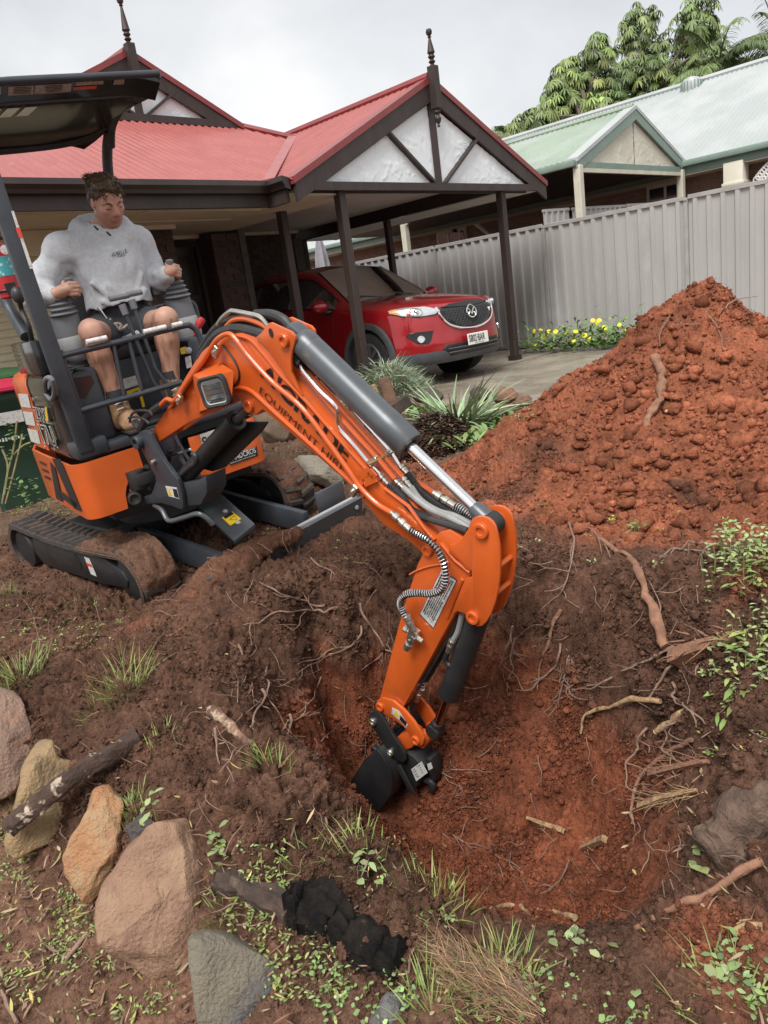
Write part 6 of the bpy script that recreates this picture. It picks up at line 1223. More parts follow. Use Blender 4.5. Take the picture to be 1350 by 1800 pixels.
# ------------------------------------------------------------------ the operator: distance fields meshed with surface nets
class Field:
    def __init__(s, lo, hi, h):
        s.lo = A(lo, float); s.h = h; s.n = np.ceil((A(hi) - s.lo) / h).astype(int) + 1; s.d = np.full(s.n, 1.0, np.float32)
    def _box(s, lo, hi):
        a = np.clip(np.floor((lo - s.lo) / s.h).astype(int), 0, s.n - 1); b = np.clip(np.ceil((hi - s.lo) / s.h).astype(int) + 1, 1, s.n)
        g = np.stack(np.meshgrid(*[s.lo[k] + s.h * np.arange(a[k], b[k]) for k in range(3)], indexing='ij'), -1); return tuple(slice(a[k], b[k]) for k in range(3)), g
    def _merge(s, sl, d, k, cut=False):
        e = s.d[sl]
        if cut: q = np.clip(.5 - .5 * (e + d) / k, 0, 1); s.d[sl] = e * (1 - q) + (-d) * q + k * q * (1 - q)
        else: q = np.clip(.5 + .5 * (e - d) / k, 0, 1); s.d[sl] = e * (1 - q) + d * q - k * q * (1 - q)
    def cone(s, a, b, r0, r1, k=.02, cut=False, flat=None):
        a, b = A(a, float), A(b, float); m = max(r0, r1) + k * 2 + .03; sl, g = s._box(np.minimum(a, b) - m, np.maximum(a, b) + m); v = b - a; L2 = max(v @ v, 1e-9)
        t = np.clip(((g - a) @ v) / L2, 0, 1); s._merge(sl, (np.linalg.norm(g - a - t[..., None] * v, axis=-1) - (r0 + (r1 - r0) * t)).astype(np.float32), k, cut)
    def chain(s, P, R_, k=.02):
        for i in range(len(P) - 1): s.cone(P[i], P[i + 1], R_[i], R_[i + 1], k)
    def ell(s, c, r, ax=None, k=.02, cut=False):
        c = A(c, float); r = A(r, float); ax = np.eye(3) if ax is None else A(ax); m = r.max() + k * 2 + .02; sl, g = s._box(c - m, c + m); q = (g - c) @ ax.T
        k0 = np.linalg.norm(q / r, axis=-1); k1 = np.linalg.norm(q / r ** 2, axis=-1) + 1e-9; s._merge(sl, (k0 * (k0 - 1) / k1).astype(np.float32), k, cut)
    def mesh(s):
        d = s.d; n = s.n; ins = d < 0; c = [slice(0, -1), slice(1, None)]; acc = np.zeros((*(n - 1), 3), np.float32); cnt = np.zeros(n - 1, np.float32)
        for ax in range(3):
            o = [k for k in range(3) if k != ax]
            for i in (0, 1):
                for j in (0, 1):
                    s0 = [None] * 3; s1 = [None] * 3; s0[ax] = c[0]; s1[ax] = c[1]; s0[o[0]] = s1[o[0]] = c[i]; s0[o[1]] = s1[o[1]] = c[j]
                    a, b = d[tuple(s0)], d[tuple(s1)]; x = (a < 0) != (b < 0); t = np.where(x, a / np.where(x, a - b, 1), 0)
                    acc[..., ax] += np.where(x, t, 0); acc[..., o[0]] += x * i; acc[..., o[1]] += x * j; cnt += x
        act = cnt > 0; idx = np.full(n - 1, -1, np.int64); idx[act] = np.arange(act.sum()); cell = np.argwhere(act); V = s.lo + (cell + acc[act] / cnt[act][:, None]) * s.h; Fq = []
        for ax in range(3):
            o = [(ax + 1) % 3, (ax + 2) % 3]; s0 = [slice(None)] * 3; s1 = [slice(None)] * 3; s0[ax] = c[0]; s1[ax] = c[1]; x = ins[tuple(s0)] != ins[tuple(s1)]; e = np.argwhere(x)
            e = e[(e[:, o[0]] > 0) & (e[:, o[1]] > 0) & (e[:, o[0]] < n[o[0]] - 1) & (e[:, o[1]] < n[o[1]] - 1)]
            def cid(da, db): q = e.copy(); q[:, o[0]] -= da; q[:, o[1]] -= db; return idx[q[:, 0], q[:, 1], q[:, 2]]
            q = np.column_stack([cid(1, 1), cid(0, 1), cid(0, 0), cid(1, 0)]); fl_ = ~ins[tuple(e.T)]; q[fl_] = q[fl_][:, ::-1]; Fq.append(q)
        return V, np.vstack(Fq)
def toW(P): P = np.asarray(P); return BO + P[:, :1] * BF + P[:, 1:2] * BL + P[:, 2:] * BU
def inB(p): q = A(p) - BO; return A([q @ BF, q @ BL, q @ BU])
pf = lambda u, v, f: inB(uf(u, v, f))
man = thing('person', B(0, .05, 1.15), 'young man in a grey hooded jumper and dark shorts driving the excavator', 'person')
M['skin'] = mat('skin', (.45, .23, .16), .52, attr='tint', sss=.12, bump=.12, bs=220)
M['hoodie'] = mat('hoodie', (.43, .445, .47), .9, (.50, .515, .54), 60, bump=.25, bs=260, c3=(.26, .22, .19), c3s=7, c3lo=.64, c3hi=.86, bdist=.004)
M['hoodin'] = mat('hoodin', (.10, .10, .11), .9)
M['shorts'] = mat('shorts', (.030, .032, .040), .8, (.04, .042, .05), 30, bump=.2, bs=120)
M['hair'] = mat('hair', (.060, .036, .022), .55, (.11, .068, .040), 40)
M['boot'] = mat('boot', (.30, .17, .085), .7, (.20, .11, .06), 14, bump=.3, bs=90, c3=(.16, .09, .06), c3s=9, c3lo=.55, c3hi=.75)
M['sole'] = mat('sole', (.02, .019, .018), .8)
# joints (forward, left, up in the machine's frame)
HC = A([.085, .135, 1.892]); NK = A([-.01, .10, 1.745]); SR, SL_ = A([-.04, -.150, 1.700]), A([-.04, .275, 1.675]); ER, EL = A([-.07, -.345, 1.50]), A([-.05, .335, 1.43]); WR, WL = A([.15, -.295, 1.485]), A([.17, .315, 1.480])
HR, HL = A([-.05, -.06, 1.21]), A([-.05, .16, 1.21]); KR, KL = pf(160, 582, .40), pf(292, 560, .40); AR, AL = A([.40, -.225, .87]), A([.40, .075, .89])
pa_ = math.radians(3); pt_ = math.radians(30); hf = A([math.cos(pa_) * math.cos(pt_), math.sin(pa_) * math.cos(pt_), -math.sin(pt_)]); hl_ = unit(A([-math.sin(pa_), math.cos(pa_), 0]) + A([0, 0, .04])); hu = np.cross(hf, hl_); HA = A([hf, hl_, hu])
def H(x, y, z): return HC + hf * x + hl_ * y + hu * z     # head-local: forward, left, up
fd = Field((-.30, -.48, .74), (.56, .50, 2.08), .0052)
# head
fd.ell(H(-.012, 0, .032), (.098, .076, .088), HA, .02); fd.ell(H(.018, 0, -.02), (.076, .066, .082), HA, .02); fd.ell(H(.034, 0, -.062), (.052, .050, .054), HA, .02); fd.ell(H(.066, 0, -.098), (.020, .023, .017), HA, .018)
for s in (-1, 1):
    fd.cone(H(-.005, s * .055, -.055), H(.055, s * .022, -.096), .018, .014, .02); fd.ell(H(.058, s * .042, -.022), (.024, .020, .018), HA, .018); fd.ell(H(.082, s * .031, .006), (.014, .019, .011), HA, .010, cut=True); fd.cone(H(.083, s * .012, .021), H(.066, s * .052, .022), .0085, .008, .010)
    fd.ell(H(.0755, s * .031, .004), (.0125, .0135, .0105), HA, .004); fd.cone(H(.088, s * .022, -.0015), H(.078, s * .044, -.002), .003, .003, .003)
    fd.ell(H(-.012, s * .076, -.002), (.021, .009, .032), A([unit(hf - .25 * hu), hl_, unit(hu + .25 * hf)]), .006); fd.ell(H(-.006, s * .084, .002), (.010, .006, .016), HA, .004, cut=True)
fd.cone(H(.084, 0, .014), H(.108, 0, -.026), .0085, .0125, .010); fd.ell(H(.103, 0, -.032), (.012, .0125, .009), HA, .006)
for s in (-1, 1): fd.ell(H(.092, s * .012, -.033), (.010, .0085, .0075), HA, .006)
fd.ell(H(.080, 0, -.052), (.016, .026, .016), HA, .014); fd.cone(H(.088, -.020, -.0585), H(.088, .020, -.0585), .006, .006, .005); fd.cone(H(.0955, -.011, -.0570), H(.0955, .011, -.0570), .0048, .0048, .004); fd.cone(H(.090, -.017, -.0695), H(.090, .017, -.0695), .0065, .0065, .005); fd.cone(H(.1005, -.023, -.0632), H(.1005, .023, -.0632), .0022, .0022, .002, cut=True)
fd.cone(NK, H(-.02, 0, -.055), .064, .058, .03); fd.cone(NK + A([0, 0, -.05]), NK + A([.0, 0, .02]), .075, .062, .03)
# torso, arms, legs
fd.chain([NK + A([-.01, 0, -.03]), (-.03, .075, 1.52), (-.04, .06, 1.32), (-.05, .05, 1.22)], [.09, .125, .115, .125], .05); fd.cone(SR, SL_, .065, .065, .04)
fd.chain([SR, ER, WR], [.055, .044, .030], .02); fd.chain([SL_, EL, WL], [.055, .044, .030], .02)
fd.chain([HR, KR, KR + (AR - KR) * .3, AR], [.098, .055, .053, .041], .025); fd.chain([HL, KL, KL + (AL - KL) * .3, AL], [.098, .055, .053, .041], .025); fd.ell(KR + A([.012, 0, -.01]), (.046, .044, .055), None, .03); fd.ell(KL + A([.012, 0, -.01]), (.046, .044, .055), None, .03)
for K_, A_ in ((KR, AR), (KL, AL)): fd.ell(K_ + (A_ - K_) * .36 + A([-.03, 0, 0]), (.048, .055, .115), None, .03)
# hands closed on the two joysticks
GR, GL = pf(124, 512, .185), pf(301, 480, .165)
def hand(Wr, G, side):
    """palm beside the grip, four fingers curled over it, thumb along the near side"""
    x = unit(A([.25, side * -.55, -.12]) if side < 0 else A([.30, -.62, -.10])); z = A([0, 0, 1.0]); d = unit(G - Wr); n = unit(np.cross(d, A([0, 0, 1.0]))); n = n if n[1] * side > 0 else -n
    pm = G + n * .030 + A([-.015, 0, .012]); fd.chain([Wr, Wr + (pm - Wr) * .55, pm], [.029, .030, .027], .012)
    up = A([0, 0, 1.0])
    for i, (o_, L_) in enumerate(((.026, .92), (.008, 1.0), (-.011, .95), (-.028, .80))):
        k0 = pm + up * o_ + d * .022 * (1 - .2 * abs(i - 1)) + n * .006; k1 = k0 + (d * .030 - n * .010 - up * .004) * L_; k2 = k1 + (d * .004 - n * .026 - up * .006) * L_; k3 = k2 + (-d * .018 - n * .012 - up * .002) * L_
        fd.chain([pm + up * o_ * .8, k0, k1, k2, k3], [.0125, .0112, .0096, .0086, .0074], .0035)
    t0 = pm + up * .012 - d * .018; t1 = t0 - n * .020 + up * .024 + d * .006; t2 = t1 - n * .020 + d * .018 + up * .003; fd.chain([t0, t1, t2], [.0145, .0112, .0088], .005)
hand(WR, GR, -1); hand(WL, GL, 1)
V, Fq = fd.mesh()
q = (V - HC) @ HA.T; hd = np.linalg.norm(q, axis=1) < .16; nz_f = fbm(V * 30, 3, .6, 200); nz_l = fbm(V * A([60, 60, 16]), 3, .6, 210)
tint_s = np.tile(A([.46, .255, .185]), (len(V), 1)) * (1 + .10 * nz_f[:, None])
red = np.exp(-((q - A([.06, .045, -.025])) ** 2).sum(1) / .0008) + np.exp(-((q - A([.06, -.045, -.025])) ** 2).sum(1) / .0008) + 1.2 * np.exp(-((q - A([.11, 0, -.03])) ** 2).sum(1) / .0003); tint_s = tint_s * (1 - .35 * (hd * red)[:, None] * A([0, .55, .5]))
beard = hd * np.clip((-.045 - q[:, 2] + .25 * np.maximum(0, .03 - q[:, 0])) / .02, 0, 1) * np.clip((q[:, 0] + .02) / .04, 0, 1) * np.clip((q[:, 2] + .125) / .02, 0, 1); mous = hd * np.exp(-((q[:, 2] + .047) / .007) ** 2) * (np.abs(q[:, 1]) < .03) * (q[:, 0] > .07)
bm_ = np.clip(beard * .55 + mous * .75, 0, .8) * (.8 + .4 * nz_f); tint_s = tint_s * (1 - bm_[:, None]) + A([.17, .085, .05]) * bm_[:, None]
lip = hd * (np.abs(q[:, 1]) < .021) * (q[:, 0] > .082) * (np.abs(q[:, 2] + .0632) < .0105); tint_s = np.where(lip[:, None] > 0, A([.40, .155, .135]), tint_s)
lg = (V[:, 2] < 1.25) & (V[:, 0] > .2); tint_s[lg] *= np.clip(1 - .45 * np.clip(nz_l[lg] + .2, 0, 1), .45, 1)[:, None] * A([.92, .86, .80])
body_m = fastmesh('body', toW(V), Fq, M['skin'], smooth=True, col=np.clip(tint_s, .02, .7), parent=man)
# hoodie
fh = Field((-.34, -.52, 1.06), (.34, .52, 1.93), .0062)
fh.chain([(-.02, .085, 1.70), (-.01, .075, 1.54), (0, .06, 1.36), (.01, .05, 1.23)], [.13, .158, .164, .165], .06); fh.ell((-.05, .07, 1.60), (.13, .235, .15), None, .06); fh.cone(SR + A([.005, .02, -.01]), SL_ + A([.005, -.02, -.01]), .088, .088, .05); fh.ell((.03, .05, 1.27), (.13, .20, .09), None, .05)
for S_, E_, W_ in ((SR, ER, WR), (SL_, EL, WL)):
    fh.chain([S_, S_ + (E_ - S_) * .5, E_, E_ + (W_ - E_) * .5, E_ + (W_ - E_) * .84], [.080, .071, .066, .060, .052], .04); fh.cone(E_ + (W_ - E_) * .80, E_ + (W_ - E_) * .93, .046, .044, .008)
    # folds: rings of cloth bunched at the elbow and cuff
    for t in (.10, .26, .42, .58, .72): c = E_ + (W_ - E_) * t; v = unit(W_ - E_); p1 = unit(np.cross(v, A([.2, .4, 1]))); fh.cone(c + p1 * .052 + v * .012, c - p1 * .05 - v * .012, .018, .018, .016)
    for t in (.62, .8): c = S_ + (E_ - S_) * t; v = unit(E_ - S_); p1 = unit(np.cross(v, A([1, .1, .3]))); fh.cone(c + p1 * .066 + v * .02, c - p1 * .06 - v * .02, .02, .02, .02)
fh.cone(NK + A([-.04, 0, -.035]), SR + A([-.01, 0, -.01]), .088, .082, .05); fh.cone(NK + A([-.04, 0, -.035]), SL_ + A([-.01, 0, -.01]), .088, .082, .05)
# hood lying round the neck
for a in np.linspace(0, 2 * math.pi, 22)[:-1]:
    b = a + 2 * math.pi / 21; f_ = lambda a: A([-.035 + .110 * math.cos(a), .100 + .118 * math.sin(a), 1.785 - .110 * math.cos(a) * (1 if math.cos(a) > 0 else .35)])
    r = .034 if math.cos(a) > .2 else .042; fh.cone(f_(a), f_(b), r, r, .025)
fh.ell((-.155, .10, 1.76), (.065, .13, .09), None, .04); fh.cone((.08, .10, 1.675), (.09, .095, 1.62), .018, .012, .02)
for a, b in (((.135, -.06, 1.40), (.15, .03, 1.33)), ((.14, .17, 1.42), (.155, .08, 1.34)), ((.14, -.02, 1.47), (.15, .06, 1.41)), ((.12, .19, 1.50), (.145, .13, 1.42)), ((.12, -.08, 1.50), (.14, -.03, 1.43)), ((.13, -.07, 1.285), (.155, .05, 1.30)), ((.155, .05, 1.30), (.13, .18, 1.28))): fh.cone(a, b, .016, .014, .022)
for a, b in (((-.01, -.15, 1.58), (.06, -.10, 1.44)), ((-.01, .25, 1.56), (.06, .21, 1.42))): fh.cone(a, b, .004, .004, .016, cut=True)
fh.chain([NK + A([.035, .0, .10]), NK + A([.03, 0, 0]), NK + A([.055, 0, -.055])], [.066, .060, .045], .01) if False else None
fh.cone(NK + A([.02, .005, .16]), NK + A([.022, .003, -.02]), .070, .062, .012, cut=True); fh.cone(NK + A([.055, .0, .09]), NK + A([.075, -.002, -.055]), .050, .026, .012, cut=True); fh.cone((0, .05, .9), (0, .05, 1.12), .3, .3, .01, cut=True)
gp = np.stack(np.meshgrid(*[fh.lo[k] + fh.h * np.arange(fh.n[k]) for k in range(3)], indexing='ij'), -1); nb_ = np.abs(fh.d) < .03; pp_ = gp[nb_]; fh.d[nb_] += (fbm(pp_ * A([9, 9, 6.5]), 3, .5, 300) * .0075 - np.abs(fbm(pp_ * A([13, 13, 8]), 2, .5, 310)) * .007 + .002).astype(np.float32)
Vh, Fh_ = fh.mesh(); ho = fastmesh('hoodie', toW(Vh), Fh_, M['hoodie'], smooth=True, parent=man)
bnd = MB(); bnd.tube([toW([(c)])[0] for c in [A([.0 + .17 * math.cos(a), .05 + .205 * math.sin(a), 1.20 + .02 * math.sin(a * 2)]) for a in np.linspace(0, 6.283, 40)]], .020, 8); bnd.build('waistband', M['hoodie'], ho)
hn = MB(); hn.tube([B(*(NK + A([.0 + .068 * math.cos(a), .066 * math.sin(a), .035 - .03 * math.cos(a)]))) for a in np.linspace(1.2, 5.1, 20)], .018, 8); hn.build('hood_lining', M['hoodin'], ho)
for u, v in ((170, 401), (192, 411)): MB().tube([uf(u - 4, v - 3, .14), uf(u, v + 1, .16), uf(u + 3, v + 3, .16)], .0055, 6).build('drawcord_tip', M['ink'], ho)
# chest print: sit on the hoodie surface
def on_cloth(u, v, lift=.002):
    r = ray(u, v); o = inB(CAM); d = A([r @ BF, r @ BL, r @ BU]); ts = np.linspace(3.0, 4.6, 1600); P_ = o + ts[:, None] * d; ix = np.round((P_ - fh.lo) / fh.h).astype(int); ok = ((ix >= 0) & (ix < fh.n)).all(1); val = np.ones(len(ts)); val[ok] = fh.d[tuple(ix[ok].T)]; k = np.where(val < 0)[0]
    p = P_[k[0]] if len(k) else P_[800]; return B(*p) - unit(r) * lift
la, lb_ = on_cloth(205, 449.5, .010), on_cloth(224, 444, .010); text_fit('chest_print', 'BELLE', M['ink'], ho, la, lb_, .020, BU, bold=.012); text_fit('chest_print', 'PLUMBING', M['ink'], ho, on_cloth(206, 453, .010), on_cloth(221, 449, .010), .007, BU, bold=.008)
lg_ = MB(); lg_.tube([on_cloth(197, 450, .010), on_cloth(199.5, 443.5, .010), on_cloth(203, 449, .010)], .0016, 4); lg_.tube([on_cloth(199.5, 447, .010), on_cloth(202, 450, .010), on_cloth(197, 450, .010)], .0013, 4); lg_.build('chest_print', M['ink'], ho)
# shorts
fs_ = Field((-.25, -.36, 1.02), (.40, .36, 1.50), .0065)
fs_.chain([(-.02, .055, 1.34), (-.02, .05, 1.22)], [.142, .152], .04)
for H_, K_ in ((HR, KR), (HL, KL)): fs_.chain([H_, H_ + (K_ - H_) * .28, H_ + (K_ - H_) * .44], [.118, .110, .104], .03)
gp = np.stack(np.meshgrid(*[fs_.lo[k] + fs_.h * np.arange(fs_.n[k]) for k in range(3)], indexing='ij'), -1); nb_ = np.abs(fs_.d) < .03; fs_.d[nb_] += (fbm(gp[nb_] * 12, 3, .5, 320) * .007).astype(np.float32)
Vs, Fs_ = fs_.mesh(); sh_ = fastmesh('shorts', toW(Vs), Fs_, M['shorts'], smooth=True, parent=man)
for d_ in (0, 4): MB().tube(smooth_path([uf(171 + d_, 541, .16), uf(177 + d_, 550, .18), uf(186 + d_, 562, .19), uf(190 + d_ * 1.3, 560, .2)], 5), .0028, 5).build('drawstring', M['sticker'] if d_ else M['hose'], sh_)
# socks and boots
for A_, tgt in ((AR, A([.50, -.215, .785])), (AL, A([.47, .085, .80]))):
    MB().tube([B(*(A_ + A([-.0, 0, .10]))), B(*(A_ + A([0, 0, .0])))], [.050, .048], 14).build('sock', M['shorts'], man)
    fb_ = Field(A_ - A([.12, .12, .16]), A_ + A([.22, .14, .10]), .006); toe = A([tgt[0], tgt[1], .79]); fb_.chain([A_ + A([-.005, 0, .045]), A_ + A([-.01, 0, -.05])], [.054, .058], .02); fb_.chain([A_ + A([-.03, 0, -.065]), (A_ + toe) / 2 + A([.02, 0, -.015]), toe], [.050, .046, .040], .03); fb_.ell(toe, (.05, .047, .036), None, .02); fb_.cone((0.4, 0, .5), (.4, 0, .66), .1, .1, .01, cut=True)
    gp = np.stack(np.meshgrid(*[fb_.lo[k] + fb_.h * np.arange(fb_.n[k]) for k in range(3)], indexing='ij'), -1); nb_ = np.abs(fb_.d) < .03; fb_.d[nb_] += (fbm(gp[nb_] * 22, 3, .5, 330) * .004).astype(np.float32)
    Vb, Fb_ = fb_.mesh(); bt = fastmesh('boot', toW(Vb), Fb_, M['boot'], smooth=True, parent=man); MB().box(B(*(A_ * .5 + toe * .5 + A([0, 0, -.0])) ) - BU * ((A_[2] + toe[2]) / 2 - .757), (.25, .085, .022), BX).build('boot_sole', M['sole'], bt, bevel=.01)
    for k in range(4): c = A_ + A([.05 + .006 * k, 0, .03 - .028 * k]); MB().tube([B(*(c + A([0, -.03, 0]))), B(*(c + A([.012, 0, .006]))), B(*(c + A([0, .03, 0])))], .0035, 5).build('boot_lace', M['faded'], bt)
# hair, eyebrows, lashes
fr3 = Field(HC - .17, HC + .19, .005)
fr3.ell(H(-.022, 0, .048), (.104, .084, .086), HA, .02); fr3.ell(H(-.055, 0, .0), (.062, .077, .07), HA, .02); fr3.ell(H(.015, 0, .096), (.075, .062, .026), HA, .02)
fr3.cone(H(.13, 0, .00), H(.105, 0, .035), .062, .044, .012, cut=True); fr3.cone(H(.04, -.09, -.045), H(.05, .09, -.045), .062, .062, .012, cut=True)
for s in (-1, 1): fr3.ell(H(-.005, s * .085, -.015), (.026, .02, .036), HA, .008, cut=True); fr3.ell(H(.075, s * .062, .030), (.030, .022, .030), HA, .01, cut=True)
gp = np.stack(np.meshgrid(*[fr3.lo[k] + fr3.h * np.arange(fr3.n[k]) for k in range(3)], indexing='ij'), -1); nb_ = np.abs(fr3.d) < .03; fr3.d[nb_] += (fbm(gp[nb_] * 38, 3, .6, 340) * .0055).astype(np.float32)
Vr, Fr_ = fr3.mesh(); hr_ = fastmesh('hair', toW(Vr), Fr_, M['hair'], smooth=True, parent=man)
stm = MB(); qv = (Vr - HC) @ HA.T
for i in rng.choice(np.where(qv[:, 2] > .03)[0], 520):
    p = Vr[i]; q_ = qv[i]; o_ = unit(A([q_[0] * .6, q_[1], q_[2] * .8])); d_ = unit(HA.T @ (o_ * .35 + A([rng.normal(.5, .35), rng.normal(.25, .35), rng.normal(0, .25)]))); L_ = rng.uniform(.008, .017); stm.tube([B(*(p - d_ * .004)), B(*(p + d_ * L_ * .6)), B(*(p + d_ * L_ + A([0, 0, -.006])))], [.0028, .0022, .0006], 4)
for i in range(60): c = H(-.075 + rng.normal(0, .012), -.035 + rng.normal(0, .012), .095 + rng.normal(0, .008)); d_ = unit(HA.T @ A([-1.0 + rng.normal(0, .3), -.6 + rng.normal(0, .3), .35 + rng.normal(0, .3)])); stm.tube([B(*c), B(*(c + d_ * .022)), B(*(c + d_ * .040))], [.003, .0024, .0006], 4)
stm.build('hair_tuft', M['hair'], hr_, smooth=60, fix=False)
for s in (-1, 1):
    MB().tube([B(*H(.090, s * .012, .0165)), B(*H(.086, s * .030, .0245)), B(*H(.070, s * .052, .020))], [.0036, .0046, .0024], 6).build('eyebrow', M['hair'], hr_)
    MB().tube([B(*H(.0862, s * .019, -.0040)), B(*H(.0885, s * .031, -.0060)), B(*H(.0795, s * .045, -.0042))], [.0012, .0019, .0012], 5).build('eyelash', M['ink'], hr_)
MB().tube([B(*H(.002, -.080, -.022)), B(*H(.006, -.078, -.036)), B(*H(.016, -.070, -.058))], .0026, 6).build('earphone_cord', M['sticker'], man)
# knotted pale rope and rag lying on the seat in front of him
rg = thing('rope', B(.2, .02, 1.2), 'knotted pale rope lying on the excavator seat between the knees of the man', 'rope')
MB().tube(smooth_path([uf(u, v, .2) for u, v in ((188, 582), (192, 572), (200, 570), (206, 576), (198, 578), (204, 569), (213, 572), (209, 579), (218, 576), (224, 572), (229, 577))], 6), .009, 8).build('rope_strand', M['faded'], rg); MB().tube(smooth_path([uf(u, v, .21) for u, v in ((186, 590), (190, 578), (197, 575), (195, 583))], 5), .011, 8).build('rope_end', mat('rope', (.42, .34, .20), .9, (.32, .25, .15), 60), rg); rg.children[0].data.materials[0] = bpy.data.materials['rope']
# ------------------------------------------------------------------ rocks
M['leaf'] = mat('leaf', (.1, .2, .05), .5, attr='tint', spec=.4)
def rockmat(n, a, b, c, s=5): return mat(n, a, .8, b, s, lo=.38, hi=.62, bump=.9, bs=85, c3=c, c3s=s * .7, c3lo=.50, c3hi=.66, bdist=.02, det=10)
def ground_at(p): return A([p[0], p[1], hgt(p[0], p[1])])
def rock(name, out, thick, m, label, cat='rock', group=None, base=None, tilt=.45, amp=.10, seed=0, depth=None, res=6, ridge=0, facets=11):
    o = A(out, float); b = o[o[:, 1].argmax()]; u0, v0 = base or (o[:, 0].mean(), b[1] - 4)
    p0 = surf(u0, v0) if depth is None else ond(u0, v0, depth); h = unit(A([CAM[0] - p0[0], CAM[1] - p0[1], 0])); n = unit(h * math.cos(tilt) + ZU * math.sin(tilt))
    ring = smooth_path([onp(u, v, p0, n) for u, v in out], res, closed=True); c = sum(ring) / len(ring); sm = A(ring)
    for _ in range(90): sm = (np.roll(sm, 1, 0) + sm * 2 + np.roll(sm, -1, 0)) / 4
    sz = np.mean([np.linalg.norm(q - c) for q in ring]); G = []
    for t in (-1, -.98, -.9, -.75, -.5, -.25, 0, .15, .3, .42, .53, .62, .7, .77, .83, .88, .92, .95, .975, .99, 1.0):
        k = math.sqrt(max(0, 1 - abs(t) ** 3.4)); bl_ = min(1, max(0, (.97 - k) / .5)); G.append([c + ((q - c) * (1 - bl_) + (q2 - c) * bl_) * max(k, .03) + n * (t * thick * (1.0 if t > 0 else 1.3)) for q, q2 in zip(ring, sm)])
    L_ = len(ring); P = A(G).reshape(-1, 3); dr = P - c; dr /= np.linalg.norm(dr, axis=1)[:, None] + 1e-9; w_ = 1 / sz
    d = fbm(P * w_ * 1.3, 3, .5, seed) * amp * sz + (np.abs(fbm(P * w_ * 2.6, 3, .55, seed + 7)) - .3) * amp * sz * .7 
    if ridge: d -= np.clip(.012 - np.abs(((P - c) @ np.cross(n, ZU)) + .05 * fbm(P * 5, 2, .5, seed)), 0, 1) * ridge
    P = P + dr * d[:, None]; r2 = np.random.default_rng(seed)
    for _ in range(facets):
        q_ = unit(n * 1.0 + r2.normal(0, .50, 3)); e = (P - c) @ q_; lim = e.max() * r2.uniform(.58, .90); P = P - np.maximum(0, e - lim)[:, None] * q_ * .93
    P = P + dr * (fbm(P * 30, 5, .62, seed + 3) * (.007 if cat != 'log' else .016) + fbm(P * 11, 3, .55, seed + 4) * .010 - np.clip(np.abs(fbm(P * A([6, 6, 14]), 3, .5, seed + 5)) * -1 + .10, 0, 1) * .09 * sz)[:, None]
    mb = MB(); mb.grid(P.reshape(len(G), L_, 3), True); mb.f += [tuple(range(L_ - 1, -1, -1)), tuple((len(G) - 1) * L_ + k for k in range(L_))]
    ob = mb.build(name, m, None, smooth=50, loc=ground_at(p0), sub=1); return tag(ob, label, cat, group)
rg_ = 'boulders edging the bank'
rock('boulder', [(-70, 1235), (-20, 1200), (10, 1208), (40, 1236), (54, 1285), (50, 1340), (32, 1384), (8, 1404), (-50, 1400)], .14, rockmat('rockA', (.30, .185, .135), (.22, .15, .11), (.36, .18, .12)), 'grey pink boulder cut off by the left edge of the bank', group=rg_, seed=11, amp=.06)
rock('boulder', [(5, 1482), (20, 1512), (60, 1500), (108, 1476), (126, 1440), (136, 1370), (124, 1342), (104, 1330), (92, 1300), (68, 1298), (46, 1332), (32, 1388)], .14, rockmat('rockB', (.36, .24, .125), (.27, .19, .105), (.20, .15, .09)), 'olive tan boulder under the tip of the peeling bark log', group=rg_, seed=23, amp=.06)
rock('boulder', [(106, 1508), (118, 1548), (152, 1594), (186, 1562), (232, 1482), (216, 1450), (215, 1408), (190, 1380), (164, 1390), (148, 1440)], .13, rockmat('rockC', (.42, .21, .10), (.42, .29, .16), (.28, .14, .085), 9), 'bright orange rough boulder between the tan and the big brown boulder', group=rg_, seed=31, amp=.09)
rock('boulder', [(214, 1462), (246, 1430), (270, 1440), (248, 1474), (228, 1484)], .05, rockmat('rockD', (.07, .06, .055), (.10, .085, .075), (.05, .042, .04), 9), 'small dark stone wedged beside the big brown boulder', group=rg_, seed=43)
rock('boulder', [(164, 1642), (170, 1592), (200, 1530), (240, 1474), (292, 1441), (348, 1446), (368, 1484), (386, 1540), (391, 1582), (374, 1624), (330, 1684), (270, 1716), (214, 1694), (180, 1668)], .15, rockmat('rockE', (.34, .205, .13), (.25, .14, .095), (.40, .265, .165), 6), 'largest boulder, pink brown with vertical cracks', group=rg_, seed=53, amp=.055, ridge=1.2)
rock('boulder', [(317, 1692), (328, 1652), (362, 1638), (402, 1646), (470, 1682), (524, 1722), (566, 1762), (610, 1806), (600, 1860), (400, 1870), (345, 1790)], .12, rockmat('rockF', (.215, .185, .135), (.165, .145, .115), (.11, .105, .105), 4), 'grey green boulder at the bottom with red clay smeared over its top', group=rg_, seed=61, amp=.05, base=(420, 1740))
rock('boulder', [(645, 1812), (662, 1768), (690, 1744), (726, 1760), (760, 1815), (700, 1850)], .05, rockmat('rockG', (.17, .165, .16), (.13, .125, .12), (.24, .12, .08), 8), 'small grey stone at the bottom edge beside the clover', group=rg_, seed=67, base=(700, 1775))
rock('stone', [(-20, 868), (20, 852), (60, 842), (98, 848), (96, 862), (60, 872), (10, 882)], .10, rockmat('rockH', (.22, .125, .085), (.17, .10, .07), (.27, .17, .12)), 'flat brown stone behind the rear of the excavator', seed=71)
rock('stone', [(512, 806), (540, 796), (575, 806), (606, 836), (600, 862), (560, 850), (520, 838)], .12, rockmat('rockI', (.36, .32, .25), (.30, .265, .21), (.24, .2, .15)), 'pale smooth stone behind the far track under the boom', seed=73)
